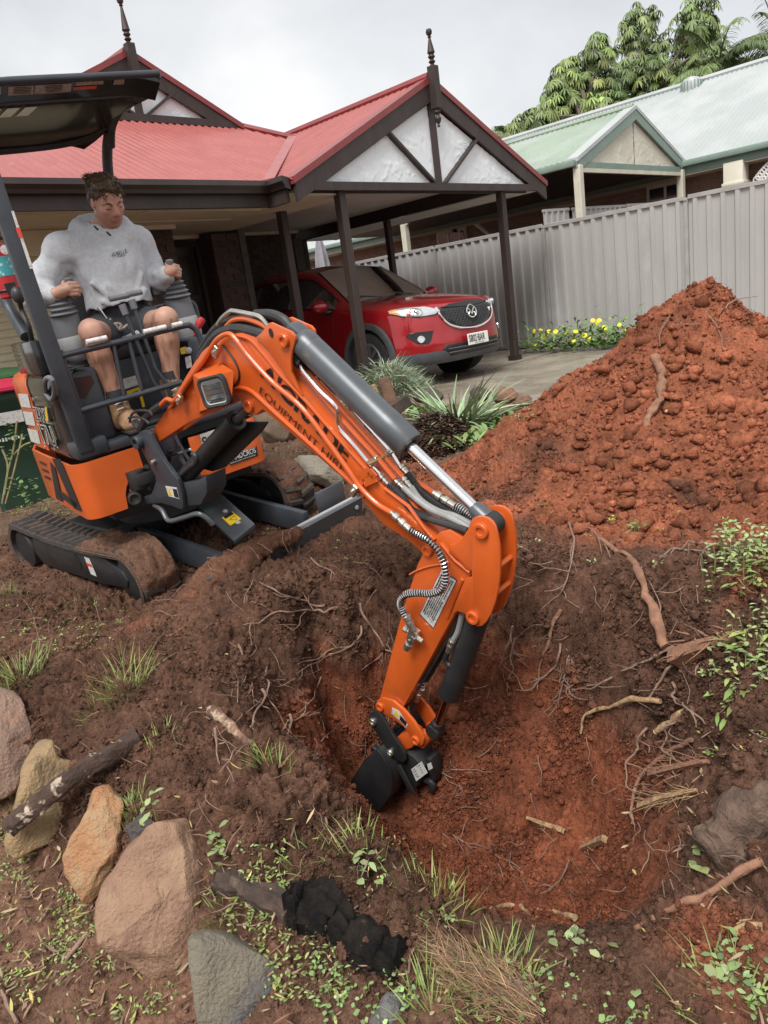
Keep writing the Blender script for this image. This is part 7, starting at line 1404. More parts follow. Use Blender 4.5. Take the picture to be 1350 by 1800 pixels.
rock('stone', [(452, 706), (490, 690), (535, 712), (548, 752), (520, 782), (470, 778), (448, 745)], .18, rockmat('rockJ', (.16, .11, .07), (.10, .07, .05), (.26, .15, .08)), 'dark brown weathered boulder glimpsed below the boom', seed=79)
for i, (o_, l_) in enumerate((([(726, 690), (748, 682), (772, 688), (776, 702), (735, 706)], 'dark stone behind the strappy plant on the driveway edge'), ([(826, 688), (840, 682), (862, 688), (864, 702), (832, 702)], 'round dark stone between strappy leaves and the red stones'), ([(868, 704), (876, 684), (900, 684), (912, 694), (900, 706)], 'reddish angular stone on the driveway edge'), ([(900, 704), (912, 690), (934, 697), (934, 712), (910, 712)], 'brown stone at the foot of the red mound on the driveway edge'))):
    rock('stone', o_, .12, rockmat('rockK%d' % i, *[((.12, .10, .085), (.09, .075, .06), (.15, .13, .1)), ((.10, .085, .07), (.07, .06, .05), (.13, .11, .09)), ((.28, .13, .09), (.22, .11, .08), (.18, .1, .08)), ((.24, .15, .10), (.2, .12, .09), (.15, .1, .08))][i]), l_, group='stones along the driveway edge', seed=83 + i, depth=6.6)
# ------------------------------------------------------------------ logs, roots, torn wood
M['bark'] = mat('bark', (.085, .048, .034), .9, (.055, .034, .026), 18, bump=.7, bs=70, c3=(.52, .42, .32), c3s=13, c3lo=.56, c3hi=.64, stretch=(1, 1, 1))
M['rootbark'] = mat('rootbark', (.30, .15, .09), .85, (.20, .10, .062), 25, bump=.5, bs=110, c3=(.36, .22, .13), c3s=17, c3lo=.60, c3hi=.72)
M['rootgrey'] = mat('rootgrey', (.29, .19, .14), .9, (.20, .125, .09), 40, bump=.4, bs=120)
M['rawwood'] = mat('rawwood', (.50, .34, .18), .8, (.33, .19, .10), 45, bump=.6, bs=150, c3=(.16, .075, .045), c3s=16, c3lo=.50, c3hi=.66)
M['char'] = mat('char', (.008, .0075, .0075), .95, (.022, .018, .015), 16, spec=.15, bump=.9, bs=60, c3=(.16, .10, .06), c3s=8, c3lo=.62, c3hi=.72)
def root(name, px, r0, r1, m, label=None, cat='root', group=None, lift=.012, n=10, seed=0, kink=.0, ends=None):
    P = [surf(u, v) for u, v in px]; P = [p + nrm_at(p) * (lift + (ends[i] if ends else 0)) for i, p in enumerate(P)]; Q = A(smooth_path(P, 8)); m_ = len(Q)
    Q = Q + np.column_stack([fbm(Q * 18, 2, .5, seed + k) for k in range(3)]) * (r0 * (.12 if cat == 'log' else .5) + kink); t = np.linspace(0, 1, m_); R_ = (r0 + (r1 - r0) * t) * (.72 if cat == 'root' else 1) * (1 + (.16 * np.sin(t * 17 + seed) + .10 * np.sin(t * 41 + seed)) * (.45 if cat == 'log' else 1) + rng.normal(0, .05, m_))
    mb = MB(); mb.tube(list(Q), list(R_), n, ring=1 + .09 * np.sin(np.arange(n) * 2.1 + seed))
    if cat == 'log': V = A(mb.v); ax_ = unit(Q[-1] - Q[0]); W = V - np.outer(V @ ax_, ax_) * .72; V = V + nrm_at(Q[0]) * 0 + (fbm(W * 34, 4, .6, seed) * r0 * .34 - np.abs(fbm(W * 15, 3, .5, seed + 2)) * r0 * .5)[:, None] * unit(ZU + .3 * unit(A([-Q[0][0], -Q[0][1], 0]))); mb.v = [tuple(q) for q in V]
    o = mb.build(name, m, None, smooth=50, loc=Q[0], fix=False)
    if label: tag(o, label, cat, group)
    return o, Q
lg, Q = root('log', [(92, 1450), (120, 1415), (165, 1368), (205, 1335), (245, 1300)], .036, .030, M['bark'], 'broken log with peeling white patched bark leaning across the boulders', 'log', lift=.05, n=16, seed=3, ends=[.10, .09, .05, 0, -.03])
root('branch', [(368, 1255), (395, 1272), (418, 1292), (442, 1318)], .024, .012, mat('whitebark', (.50, .40, .28), .85, (.24, .13, .08), 30, lo=.38, hi=.56, bump=.6, bs=80, c3=(.12, .06, .04), c3s=14, c3lo=.46, c3hi=.56), 'pale broken branch stub on the left rim of the pit', 'branch', lift=.02, seed=5)
def blob_log(name, px, m, label, cat, depth, seed, thick, tilt): return rock(name, px, thick, m, label, cat, seed=seed, amp=.12, tilt=tilt, depth=depth)
root('log', [(530, 1584), (556, 1596), (600, 1622), (650, 1652), (690, 1676), (716, 1688)], .066, .048, M['char'], 'charred black log lying at the front rim of the pit', 'log', lift=.02, n=26, seed=91)
root('log', [(386, 1548), (420, 1552), (470, 1576), (520, 1604)], .034, .036, mat('rotwood', (.10, .062, .045), .9, (.05, .034, .027), 12, bump=.9, bs=60, c3=(.18, .12, .085), c3s=9, c3lo=.58, c3hi=.7), 'crumbling brown rotten log left of the charred one', 'log', lift=.012, n=22, seed=97)
root('log', [(1400, 1352), (1352, 1392), (1310, 1438), (1268, 1486), (1250, 1508)], .060, .066, mat('mudwood', (.155, .098, .070), .9, (.105, .065, .046), 14, bump=.9, bs=70, c3=(.22, .15, .105), c3s=9, c3lo=.55, c3hi=.7), 'thick mud caked log half buried at the right edge of the pit', 'log', lift=.0, n=22, seed=101)
R_ = [('root', [(1152, 634), (1166, 668), (1164, 694), (1152, 722), (1140, 752)], .034, .030, 'rootbark', 'thick peeled root lying high on the face of the red mound'), ('root', [(1196, 698), (1180, 714), (1172, 728)], .014, .010, 'rawwood', 'short pale split root beside the thick root on the mound'),
 ('root', [(1060, 958), (1082, 972), (1106, 986), (1120, 1004), (1136, 1034), (1152, 1070), (1166, 1112), (1176, 1138)], .010, .026, 'rootbark', 'long thick brown root running down behind the pit'), ('root', [(1166, 1100), (1150, 1000), (1180, 972), (1238, 974)][1:], .008, .005, 'rootgrey', 'thin side root forking right from the long thick root'),
 ('root', [(1028, 1290), (1032, 1262), (1046, 1250), (1080, 1240), (1118, 1228), (1164, 1232)], .005, .014, 'rawwood', 'pale peeled root curving across the back wall of the pit'), ('root', [(1158, 1288), (1176, 1272), (1200, 1256), (1222, 1244)], .014, .010, 'rawwood', 'short splintered pale root above the right side of the pit'),
 ('root', [(1120, 1645), (1150, 1622), (1190, 1604), (1232, 1590), (1276, 1562), (1316, 1534), (1340, 1518)], .010, .016, 'rootbark', 'long bare root slanting up the right front bank'), ('root', [(862, 1606), (888, 1602), (930, 1604), (972, 1612), (1016, 1620)], .010, .012, 'rawwood', 'pale snapped root lying in the front of the pit'),
 ('root', [(916, 1598), (930, 1624), (946, 1650)], .010, .008, 'rawwood', 'short mottled root poking below the pale snapped root'), ('root', [(938, 1604), (952, 1630), (966, 1656)], .006, .005, 'rawwood', 'thin pale root beside the short mottled root'),
 ('root', [(988, 1072), (974, 1100), (966, 1130), (950, 1170), (946, 1210)], .011, .004, 'rootbark', 'reddish root hanging down the back wall right of the arm'), ('root', [(1115, 1450), (1118, 1400), (1136, 1360), (1170, 1330), (1222, 1302)], .006, .010, 'rootbark', 'bent root arching over the right side of the pit'),
 ('root', [(1262, 560), (1290, 530), (1332, 522)][0:], .006, .004, 'rootgrey', 'twig sticking out of the mound near its right shoulder'), ('root', [(1146, 1226), (1168, 1190), (1186, 1168)], .005, .008, 'rootgrey', 'grey root rising from the torn stump'), ('root', [(1098, 1178), (1130, 1164), (1166, 1148), (1190, 1140)], .003, .010, 'rootgrey', 'straight tapering root left of the torn stump')]
for i, (nm, px, r0, r1, m, l_) in enumerate(R_): root(nm, px, r0, r1, M[m], l_, 'root', 'cut roots around the pit', lift=max(r0, r1) * .6 + .004, seed=i * 3 + 1, kink=.003)
def splinter(name, px, m, label, cat, n, L_, r, dirpx, seed):
    """bundle of torn fibres round a core, one thing"""
    p = [surf(u, v) for u, v in px]; c = p[0]; d = unit(p[1] - p[0] + ZU * .02); mb = MB(); rr = np.random.default_rng(seed)
    core = [p[0] + nrm_at(p[0]) * .01, (p[0] + p[1]) / 2 + nrm_at(p[0]) * .02, p[1] + nrm_at(p[1]) * .012]; mb.tube(smooth_path(core, 4), [r * k for k in np.linspace(.5, 1, 9)], 8, ring=[1, .7, 1, .6, 1, .8, 1, .7])
    for k in range(n):
        a = core[0] + (core[2] - core[0]) * rr.uniform(0, .8) + rr.normal(0, r * .6, 3); e = a + (d + rr.normal(0, .38, 3)) * L_ * rr.uniform(.35, 1); mb.tube([a, (a + e) / 2 + rr.normal(0, .006, 3), e], [r * .11, r * .08, r * .02], 4)
    return tag(mb.build(name, m, None, smooth=40, loc=c, fix=False), label, cat)
splinter('torn_stump', [(1300, 1128), (1190, 1158)], M['rootbark'], 'torn root stump with splintered end on the right bank of the pit', 'stump', 60, .10, .036, None, 5); splinter('torn_wood', [(1250, 1138), (1196, 1152)], M['rawwood'], 'fresh yellow torn face of wood on the stump', 'wood', 8, .08, .018, None, 6)
splinter('torn_wood', [(925, 1438), (988, 1462)], M['rawwood'], 'white splintered wood sticking out of the pit floor', 'wood', 16, .07, .014, None, 7); splinter('torn_wood', [(1024, 1492), (1068, 1478)], M['rawwood'], 'short white broken wood stub right of the splintered one', 'wood', 12, .05, .016, None, 8)
splinter('torn_wood', [(1250, 1340), (1150, 1362)], M['rootbark'], 'brown frayed root bundle on the upper right wall of the pit', 'wood', 60, .13, .016, None, 9); splinter('torn_wood', [(1230, 1392), (1130, 1420)], M['rawwood'], 'straw coloured frayed root bundle on the lower right wall', 'wood', 60, .13, .013, None, 10); splinter('torn_wood', [(1290, 1646), (1340, 1640)], M['rawwood'], 'white fleshy root end at the right edge', 'wood', 6, .05, .020, None, 12)
# fine roots: strands that crawl and hang on the walls
fr = MB(); rr = np.random.default_rng(77)
def strand(u, v, du, dv, L_, r, br=2):
    px = [(u, v)]; a = math.atan2(dv, du)
    for k in range(int(L_ / 14)): a += rr.normal(0, .28); px.append((px[-1][0] + 14 * math.cos(a), px[-1][1] + 14 * math.sin(a)))
    P = [surf(*q) for q in px]; P = [p + nrm_at(p) * rr.uniform(.004, .03) for p in P]; Q = smooth_path(P, 3); fr.tube(Q, list(np.linspace(r * 1.25, r * .5, len(Q))), 5)
    if br:
        for _ in range(rr.integers(1, 4)):
            k = rr.integers(1, max(2, len(px) - 1)); b = a + rr.choice([-1, 1]) * rr.uniform(.4, 1.0); strand(*px[min(k, len(px) - 1)], math.cos(b), math.sin(b), L_ * rr.uniform(.25, .55), r * .55, br - 1)
for u, v, du, dv, L_, r in [(600, 1066, -1, .45, 190, .0042), (585, 1058, -1, .42, 200, .004), (632, 1060, .1, 1, 190, .005), (630, 1100, -.2, 1, 150, .004), (415, 1140, .5, 1, 110, .004), (430, 1200, -1, .2, 60, .005), (455, 1215, .1, 1, 90, .005), (460, 1180, .5, 1, 150, .004), (560, 1190, -.3, 1, 90, .003), (690, 1120, -.4, 1, 90, .003), (500, 1270, 1, .1, 60, .004), (500, 1260, .05, 1, 60, .005), (905, 1100, 0, 1, 140, .004), (915, 1120, -.2, 1, 120, .004), (990, 1130, -.1, 1, 130, .0045), (1005, 1150, -.3, 1, 110, .003), (1010, 1160, .2, 1, 90, .003), (1000, 1140, -.1, 1, 150, .003), (1190, 1200, -.6, 1, 110, .004), (1140, 1280, -1, .5, 150, .0035), (1200, 1260, -1, .3, 120, .003), (1000, 930, .6, 1, 140, .004), (1005, 920, .5, .9, 110, .004), (890, 930, .6, 1, 80, .003), (1240, 960, -.9, .3, 90, .003), (800, 1470, .8, .7, 90, .0025), (860, 1490, .6, .8, 80, .0025), (1000, 1520, .3, 1, 90, .003), (1240, 550, .2, 1, 90, .004), (1230, 570, -.9, .1, 80, .003), (1180, 560, -.4, 1, 60, .003), (750, 1340, 1, .1, 90, .002), (800, 1350, 1, .2, 80, .002), (1080, 1190, -1, .4, 120, .003), (950, 1330, .2, 1, 60, .002), (380, 1290, .3, 1, 60, .004), (420, 1320, -.3, 1, 60, .003), (550, 990, .7, .6, 60, .004), (450, 1010, -.2, 1, 60, .003)]: strand(u, v, du, dv, L_, r)
for _ in range(330):
    u, v = rr.uniform(20, 1340), rr.uniform(960, 1640); a = rr.uniform(0, 6.28); strand(u, v, math.cos(a), math.sin(a), rr.uniform(25, 75), rr.uniform(.0008, .0020), 0)
o = fr.build('fine_roots', M['rootgrey'], None, smooth=60, fix=False); o['kind'] = 'stuff'
# ------------------------------------------------------------------ mud on the machine and the heap on the blade
def softmud(name, rings_, seed, amp=.02, fade=.05):
    P = A(rings_); m_, n_, _ = P.shape; q = P.reshape(-1, 3); d = fbm(q * 9, 3, .5, seed) * amp + (.3 - worley(q * 26, seed) ** 2) * amp + (.3 - worley(q * 60, seed + 5) ** 2) * amp * .4; return q, d, m_, n_
def trackmud(l0, s0, s1, th, seed, name):
    nS, nL = 90, 26; Q = []; W_ = []
    for i in range(nS):
        s = s0 + (s1 - s0) * i / (nS - 1); p = tpt(s); q = tpt(s + .01); t = unit(q - p); nn = A([t[1], -t[0]])
        for j in range(nL):
            y = j / (nL - 1); e = min(1, min(i, nS - 1 - i) / 14) * min(1, min(j, nL - 1 - j) / 3 + .0); Q.append(T(p[0], l0 - .004 + .238 * y, p[1] + (.085 if l0 else 0))); W_.append((TF * nn[0] + TU * nn[1], e, t))
    Q = A(Q); nrm = A([w[0] for w in W_]); e = A([w[1] for w in W_]); d = (th + fbm(Q * 7, 3, .5, seed) * .016 + (.3 - worley(Q * 24, seed) ** 2) * .022 + (.3 - worley(Q * 60, seed + 3) ** 2) * .010) * e - .012 * (1 - e); Q = Q + nrm * d[:, None]
    ii = np.arange((nS - 1) * (nL - 1)); r, c = np.divmod(ii, nL - 1); a = r * nL + c; col = SOIL[0] * 1.15 + (SOIL[2] * .75 - SOIL[0]) * np.clip(.5 + fbm(Q * 6, 3, .5, seed + 9), 0, 1)[:, None]
    o = fastmesh(name, Q, np.column_stack([a, a + nL, a + nL + 1, a + 1]), M['soil'], smooth=True, col=col); o['kind'] = 'stuff'
s_top = np.argmin(np.abs(TPf[:, 0] - .0) + (TPf[:, 1] < .05) * 9); trackmud(0.0, seg[130], seg[130 - 0] - .0 + (seg[s_top] - seg[130]), .030, 400, 'track_mud') if False else None
sA = seg[101 + 6]; trackmud(0.0, seg[64 + 34 + 18], seg[64 + 34 + 65 + 14], .034, 401, 'track_mud'); trackmud(1.05, seg[64 + 34 + 24], seg[64 + 34 + 65 + 22], .026, 431, 'track_mud')
mf = Field(T(0, 0, 0) - 1.6, T(0, 0, 0) + 1.6, .0115) if False else None
class _L: pass
fmud = Field((.30, -.25, -.40), (1.40, 1.20, .26), .0115)     # in track coordinates
for l, r, z, f in ((.0, .10, -.2, .99), (.1, .10, -.2, 1.03), (-.10, .06, -.20, .86), (.0, .09, -.12, .90), (.12, .11, -.08, .95), (.26, .105, -.03, .95), (.40, .10, .0, .95), (.54, .085, .015, .96), (.66, .06, .01, .97), (.76, .04, .0, .97), (.30, .13, -.22, 1.04), (.55, .12, -.24, 1.06), (.85, .13, -.20, 1.06), (1.08, .14, -.18, 1.06), (1.25, .12, -.18, 1.04)): fmud.ell((f, l, z), (r * 1.0, r * 1.25, r * .85), None, .05)
gp = np.stack(np.meshgrid(*[fmud.lo[k] + fmud.h * np.arange(fmud.n[k]) for k in range(3)], indexing='ij'), -1); nb_ = np.abs(fmud.d) < .05; pp_ = gp[nb_]; fmud.d[nb_] -= (fbm(pp_ * 8, 3, .5, 450) * .022 + (.3 - worley(pp_ * 22, 451) ** 2) * .030 + (.3 - worley(pp_ * 50, 455) ** 2) * .014).astype(np.float32)
Vm, Fm = fmud.mesh(); Wm = T0 + Vm[:, :1] * TF + Vm[:, 1:2] * TL + Vm[:, 2:] * TU; o = fastmesh('blade_soil', Wm, Fm, M['soil'], smooth=True, col=SOIL[0] * (1.05 + .3 * fbm(Wm * 9, 3, .5, 460))[:, None] * A([1.1, 1, .95])); o['kind'] = 'stuff'
rm_ = MB(); rr = np.random.default_rng(5)
for _ in range(120):
    p = Wm[rr.integers(len(Wm))]; d = unit(rr.normal(size=3) * A([1, 1, .6]) + A([-.2, -.5, -.3])); L_ = rr.uniform(.04, .16); rm_.tube([p, p + d * L_ * .5 + rr.normal(0, .01, 3), p + d * L_ + A([0, 0, -.04 * rr.random()])], [.0022, .0018, .0008], 4)
rm_.build('matted_roots', M['rootgrey'], None, smooth=0, fix=False)['kind'] = 'stuff'
# ------------------------------------------------------------------ plants
class Leaves:
    def __init__(s): s.V = []; s.F = []; s.C = []
    def strip(s, P, w, col, side):
        """leaf or blade: centre line P, widths w"""
        b = len(s.V); n = len(P)
        for p, ww in zip(P, w): s.V += [p - side * ww, p + side * ww]; s.C += [col, col]
        s.F += [(b + 2 * i, b + 2 * i + 1, b + 2 * i + 3, b + 2 * i + 2) for i in range(n - 1)]
    def blade(s, p, d, L_, w, col, droop=.5, n=4):
        d = unit(d); side = unit(np.cross(d, ZU) + rng.normal(0, .3, 3)); P = []; q = A(p); dd = d.copy()
        for k in range(n): P.append(q.copy()); q = q + dd * L_ / (n - 1); dd = unit(dd - ZU * droop / n)
        s.strip(P, [w * x for x in np.interp(np.linspace(0, 1, n), [0, .35, 1], [.7, 1, .08])], col, side)
    def leafy(s, p, d, L_, w, col, droop=.25, up=None):
        d = unit(d); side = unit(np.cross(d, ZU if up is None else up) + rng.normal(0, .12, 3)); P = [A(p)]; dd = d.copy()
        for k in range(3): P.append(P[-1] + dd * L_ / 3); dd = unit(dd - ZU * droop)
        s.strip(P, [w * .15, w * .85, w, w * .06], col, side)
    def build(s, name, loc, parent=None, m=None): return fastmesh(name, A(s.V), A(s.F), m or M['leaf'], smooth=True, col=A(s.C), loc=loc, parent=parent)
def jit(c, a=.22): return A(c) * (1 + rng.normal(0, a)) * (1 + rng.normal(0, .06, 3))
GR_ = (.20, .26, .075); DK = (.075, .145, .035)
def tuft(u, v, n, L_, spread, label, col=GR_, w=.0022, droop=.8, group='grass tufts on the dug soil'):
    p = surf(u, v); lv = Leaves(); nn = nrm_at(p)
    for k in range(n): a = rng.uniform(0, 6.283); r = spread * rng.random() ** .6; q = p + A([math.cos(a), math.sin(a), 0]) * r; q[2] = hgt(q[0], q[1]) - .006; lv.blade(q, A([math.cos(a) * rng.uniform(.1, .9), math.sin(a) * rng.uniform(.1, .9), 1]) + rng.normal(0, .25, 3), L_ * rng.uniform(.45, 1.1), w * rng.uniform(.7, 1.3), jit(col if rng.random() < .8 else (.30, .25, .09)), droop * rng.uniform(.4, 1.3), 5)
    tag(lv.build('grass_tuft', p), label, 'grass tuft', group)
for a in ((38, 1190, 170, .12, .13, 'bright grass tuft above the grey pink boulder'), (195, 1240, 90, .10, .11, 'left half of the long straggly grass clump on the dark bank'), (222, 1215, 120, .19, .09, 'long straggly grass clump on the dark bank'), (232, 1425, 130, .07, .05, 'small bright grass tuft behind the big brown boulder'), (628, 1492, 60, .10, .10, 'sparse grass growing on the front rim below the bucket'), (760, 1590, 150, .11, .11, 'thick grass patch on the front lip of the pit'), (478, 1345, 35, .09, .06, 'thin grass on the left rim of the pit'), (540, 1512, 40, .09, .05, 'wispy tuft on the bank above the rotten log'), (880, 1722, 130, .09, .10, 'grass beside the dry straw clump'), (282, 1305, 30, .08, .05, 'few blades near the top of the bark log'), (455, 1330, 24, .08, .04, 'few blades near the pale branch stub'), (395, 1600, 70, .06, .06, 'grass growing under the rotten log'), (760, 1775, 120, .10, .09, 'grass at the bottom by the small grey stone'), (1290, 1755, 60, .11, .12, 'long blades in the bottom right corner'), (145, 1070, 50, .07, .12, 'grass beside the near track'), (5, 1050, 60, .10, .08, 'grass at the left edge by the track'), (300, 1720, 60, .05, .05, 'grass at the foot of the big brown boulder'), (20, 1395, 80, .06, .06, 'low green growth between the two left boulders')): tuft(*a)
def weed(u, v, n, L_, w, spread, label, col=GR_, h=.08, cat='weed', group='leafy weeds', droop=.3, name='weed', lift=0):
    p = surf(u, v); lv = Leaves()
    for k in range(n):
        a = rng.uniform(0, 6.283); r = spread * math.sqrt(rng.random()); q = p + A([math.cos(a), math.sin(a), 0]) * r; q[2] = hgt(q[0], q[1]) + rng.uniform(0, h) + lift; b = rng.uniform(0, 6.283); lv.leafy(q, A([math.cos(b), math.sin(b), rng.uniform(-.1, .8)]), L_ * rng.uniform(.6, 1.2), w * rng.uniform(.7, 1.2), jit(col), droop)
        if k % 3 == 0: g = ground_at(q); lv.strip([g, (g + q) / 2 + rng.normal(0, .004, 3), q], [.0012, .0012, .001], jit((.16, .2, .07)), A([RH[0], RH[1], 0]))
    return tag(lv.build(name, p), label, cat, group)
PL_ = (.27, .32, .14)
weed(1316, 985, 220, .024, .0065, .15, 'pale green leafy weed on the right above the pit', PL_, .12); weed(1335, 1010, 90, .04, .006, .10, 'long leaved weed at the right edge', GR_, .08); weed(1282, 945, 16, .03, .013, .02, 'single upright sprig left of the pale green weed', (.30, .40, .13), .09); weed(1325, 1150, 190, .022, .006, .12, 'grey green weed hanging over the right bank', PL_, .07); weed(1300, 1175, 50, .06, .007, .08, 'strappy weed below the grey green weed', GR_, .03); weed(1120, 935, 20, .03, .006, .04, 'tiny sprig behind the arm on the slope', GR_, .06); weed(1078, 915, 10, .022, .008, .03, 'tiny yellow green seedling on the slope', (.32, .40, .06), .02)
CL = (.21, .31, .12)
for u, v, n, s, l_ in ((575, 1712, 30, .05, 'clover sprig beside the charred log'), (640, 1745, 110, .13, 'clover patch at the bottom centre'), (690, 1790, 40, .07, 'clover in front of the small grey stone'), (920, 1755, 40, .08, 'clover right of the straw clump'), (1020, 1755, 60, .07, 'bright leafy clump at the bottom'), (1050, 1780, 50, .08, 'lower bright leafy clump at the bottom'), (780, 1625, 20, .03, 'clover on the grass patch at the pit lip'), (1310, 1730, 50, .10, 'broad leaved weed in the bottom right corner')): weed(u, v, n, .012 if n != 50 else .022, .0065, s, l_, CL, .035, 'clover', 'clover and leafy clumps at the bottom', .15, 'clover')
WI = (.21, .26, .11)
for u, v, n, l_ in ((1000, 1662, 16, 'wilted torn leaves at the front of the pit'), (1045, 1680, 14, 'ragged lobed leaf on the mud'), (1115, 1720, 16, 'limp plant stem with drooping leaves'), (1235, 1510, 8, 'single pale crumpled leaf on the right bank'), (1290, 1735, 14, 'long dock leaf in the bottom right'), (380, 1500, 14, 'grey green leaf cluster on the bank below the big boulder'), (640, 1535, 10, 'pale torn leaf in the grass at the rim'), (275, 1490, 10, 'withered sprig draped over the big brown boulder')): weed(u, v, n, .036, .011, .045, l_, WI, .015, 'leaves', 'torn leaves lying about', .3, 'torn_leaves', .012 if u != 275 else .12)
# dry straw clump
lv = Leaves(); p0 = surf(770, 1690); p1 = surf(960, 1800); dr = unit(surf(930, 1770) - p0)
for k in range(1300):
    t = rng.random(); q = p0 + (p1 - p0) * t + A([*(FH[:2] * rng.normal(0, .045)), 0]); q[2] = hgt(q[0], q[1]) + rng.uniform(0, .05); lv.blade(q, dr * -1 * rng.uniform(.5, 1) + rng.normal(0, .28, 3) + ZU * .12, rng.uniform(.03, .085), .0010, jit((.27, .17, .09) if rng.random() < .7 else (.17, .095, .055), .25), .2, 3)
tag(lv.build('straw_clump', p0), 'clump of dry tan straw fibres at the bottom centre', 'straw')
# general small weeds and leaf litter (nobody could count them)
lv = Leaves()
def scatter(u0, u1, v0, v1, n, fn):
    for _ in range(n): p = surf(rng.uniform(u0, u1), rng.uniform(v0, v1)); fn(p)
def wd(p):
    for k in range(rng.integers(3, 8)): a = rng.uniform(0, 6.283); lv.leafy(p + A([rng.normal(0, .012), rng.normal(0, .012), .006]), A([math.cos(a), math.sin(a), rng.uniform(.1, .9)]), rng.uniform(.008, .022), rng.uniform(.002, .0048), jit(GR_ if rng.random() < .7 else PL_, .3), .25)
for a in ((0, 130, 860, 905, 160), (0, 220, 1040, 1150, 80), (0, 60, 1440, 1560, 60), (100, 180, 1560, 1700, 40), (0, 320, 1600, 1790, 110), (380, 520, 1480, 1640, 60), (430, 620, 1600, 1760, 70), (560, 760, 1440, 1640, 50), (780, 1350, 1690, 1790, 120), (500, 620, 770, 860, 80), (470, 640, 900, 990, 25), (1230, 1350, 950, 1350, 45), (860, 940, 700, 740, 50), (900, 1340, 880, 1000, 25)): scatter(*a, wd)
lv.build('ground_weeds', (0, 0, 0))['kind'] = 'stuff'
lv = Leaves()
def lf_(p): a = rng.uniform(0, 6.283); lv.leafy(p + ZU * rng.uniform(.010, .022), A([math.cos(a), math.sin(a), rng.normal(0, .2)]), rng.uniform(.010, .040) if rng.random() < .8 else .055, rng.uniform(.0016, .005), jit([(.30, .19, .12), (.22, .13, .085), (.36, .27, .16), (.16, .09, .06), (.42, .36, .12)][rng.integers(5)], .2), rng.normal(0, .12))
for a in ((0, 330, 1560, 1795, 330), (0, 120, 1440, 1600, 70), (330, 800, 1560, 1795, 170), (0, 140, 850, 910, 190), (500, 720, 780, 900, 160), (130, 600, 1150, 1500, 60), (620, 800, 1480, 1640, 40), (900, 1340, 1640, 1790, 60), (1100, 1340, 1250, 1600, 40)): scatter(*a, lf_)
lv.build('leaf_litter', (0, 0, 0))['kind'] = 'stuff'
# twigs lying on the path
for i, (px, l_) in enumerate((([(0, 1742), (14, 1766), (34, 1800)], 'grey stick at the bottom left corner'), ([(120, 1690), (140, 1665), (160, 1640)], 'thin brown twig left of the big boulder'))): root('stick', px, .008, .006, M['rootgrey'], l_, 'stick', lift=.012, seed=200 + i)
# mulch heap: dark bark chips
mh = Leaves(); hp_ = onz(768, 796, -.18)
for k in range(5200):
    a = rng.uniform(0, 6.283); r = rng.random() ** .5; q = hp_ + A([*(RH[:2] * .40 * r * math.cos(a) + FH[:2] * .34 * r * math.sin(a)), .31 * (1 - r ** 1.7) + rng.normal(0, .015)]); b = rng.uniform(0, 6.283); mh.leafy(q, A([math.cos(b), math.sin(b), rng.normal(0, .28)]), rng.uniform(.02, .07), rng.uniform(.004, .011), jit((.060, .036, .026) if rng.random() < .75 else (.16, .105, .07), .4), .1)
mh.build('bark_mulch_heap', hp_)['kind'] = 'stuff'
for (u, v, u2, v2, l_, c) in ((692, 712, 674, 664, 'tall weathered wooden stake standing by the mulch heap', (.16, .09, .055)), (664, 706, 650, 678, 'short yellowish wooden stake by the silver shrub', (.30, .20, .09)), (642, 745, 720, 702, 'dark broken plank leaning on the mulch heap', (.07, .05, .04))):
    p, q = ond(u, v, 5.6), ond(u2, v2, 5.6); p[2] -= .05; tag(MB().bar(p, q, .09, .04, up=FH).build('wooden_stake', mat('stake%d' % u, c, .85, tuple(x * .6 for x in c), 12, bump=.5), None, bevel=.006, seg=1, loc=p), l_, 'stake')
# silver shrub, strappy plant, ground leaves, yellow daisies
def shrub(c, rx, ry, rz, n, L_, w, col, name, label, cat, droop=.6, stems=14):
    t = thing(name, ground_at(c), label, cat); lv = Leaves(); st = MB()
    for k in range(n):
        a = rng.uniform(0, 6.283); e = rng.random() ** .6; q = A(c) + A([rx * math.cos(a) * e, ry * math.sin(a) * e, rz * (1 - e ** 2) * rng.uniform(.5, 1.05)]); lv.blade(q, A([math.cos(a), math.sin(a), rng.uniform(.1, 1.0)]) + rng.normal(0, .3, 3), L_ * rng.uniform(.6, 1.3), w, jit(col, .25), droop, 4)
    for k in range(stems): a = rng.uniform(0, 6.283); st.tube([ground_at(c), A(c) + A([rx * .4 * math.cos(a), ry * .4 * math.sin(a), rz * .5]), A(c) + A([rx * .8 * math.cos(a), ry * .8 * math.sin(a), rz * .7])], [.008, .006, .003], 5)
    lv.build('foliage', None, t); st.build('stem', M['rootgrey'], t, fix=False); return t
cs = onz(684, 704, -.10); shrub(cs, .52, .45, .42, 1900, .17, .0055, (.34, .40, .28), 'silver_shrub', 'silvery fine leaved shrub spilling over beside the carport post', 'shrub', .9)
cs = onz(806, 752, -.06); shrub(cs, .20, .20, .08, 170, .46, .013, (.27, .35, .19), 'strappy_plant', 'clump of long grey green strappy leaves beside the mulch heap', 'plant', .5, 3)
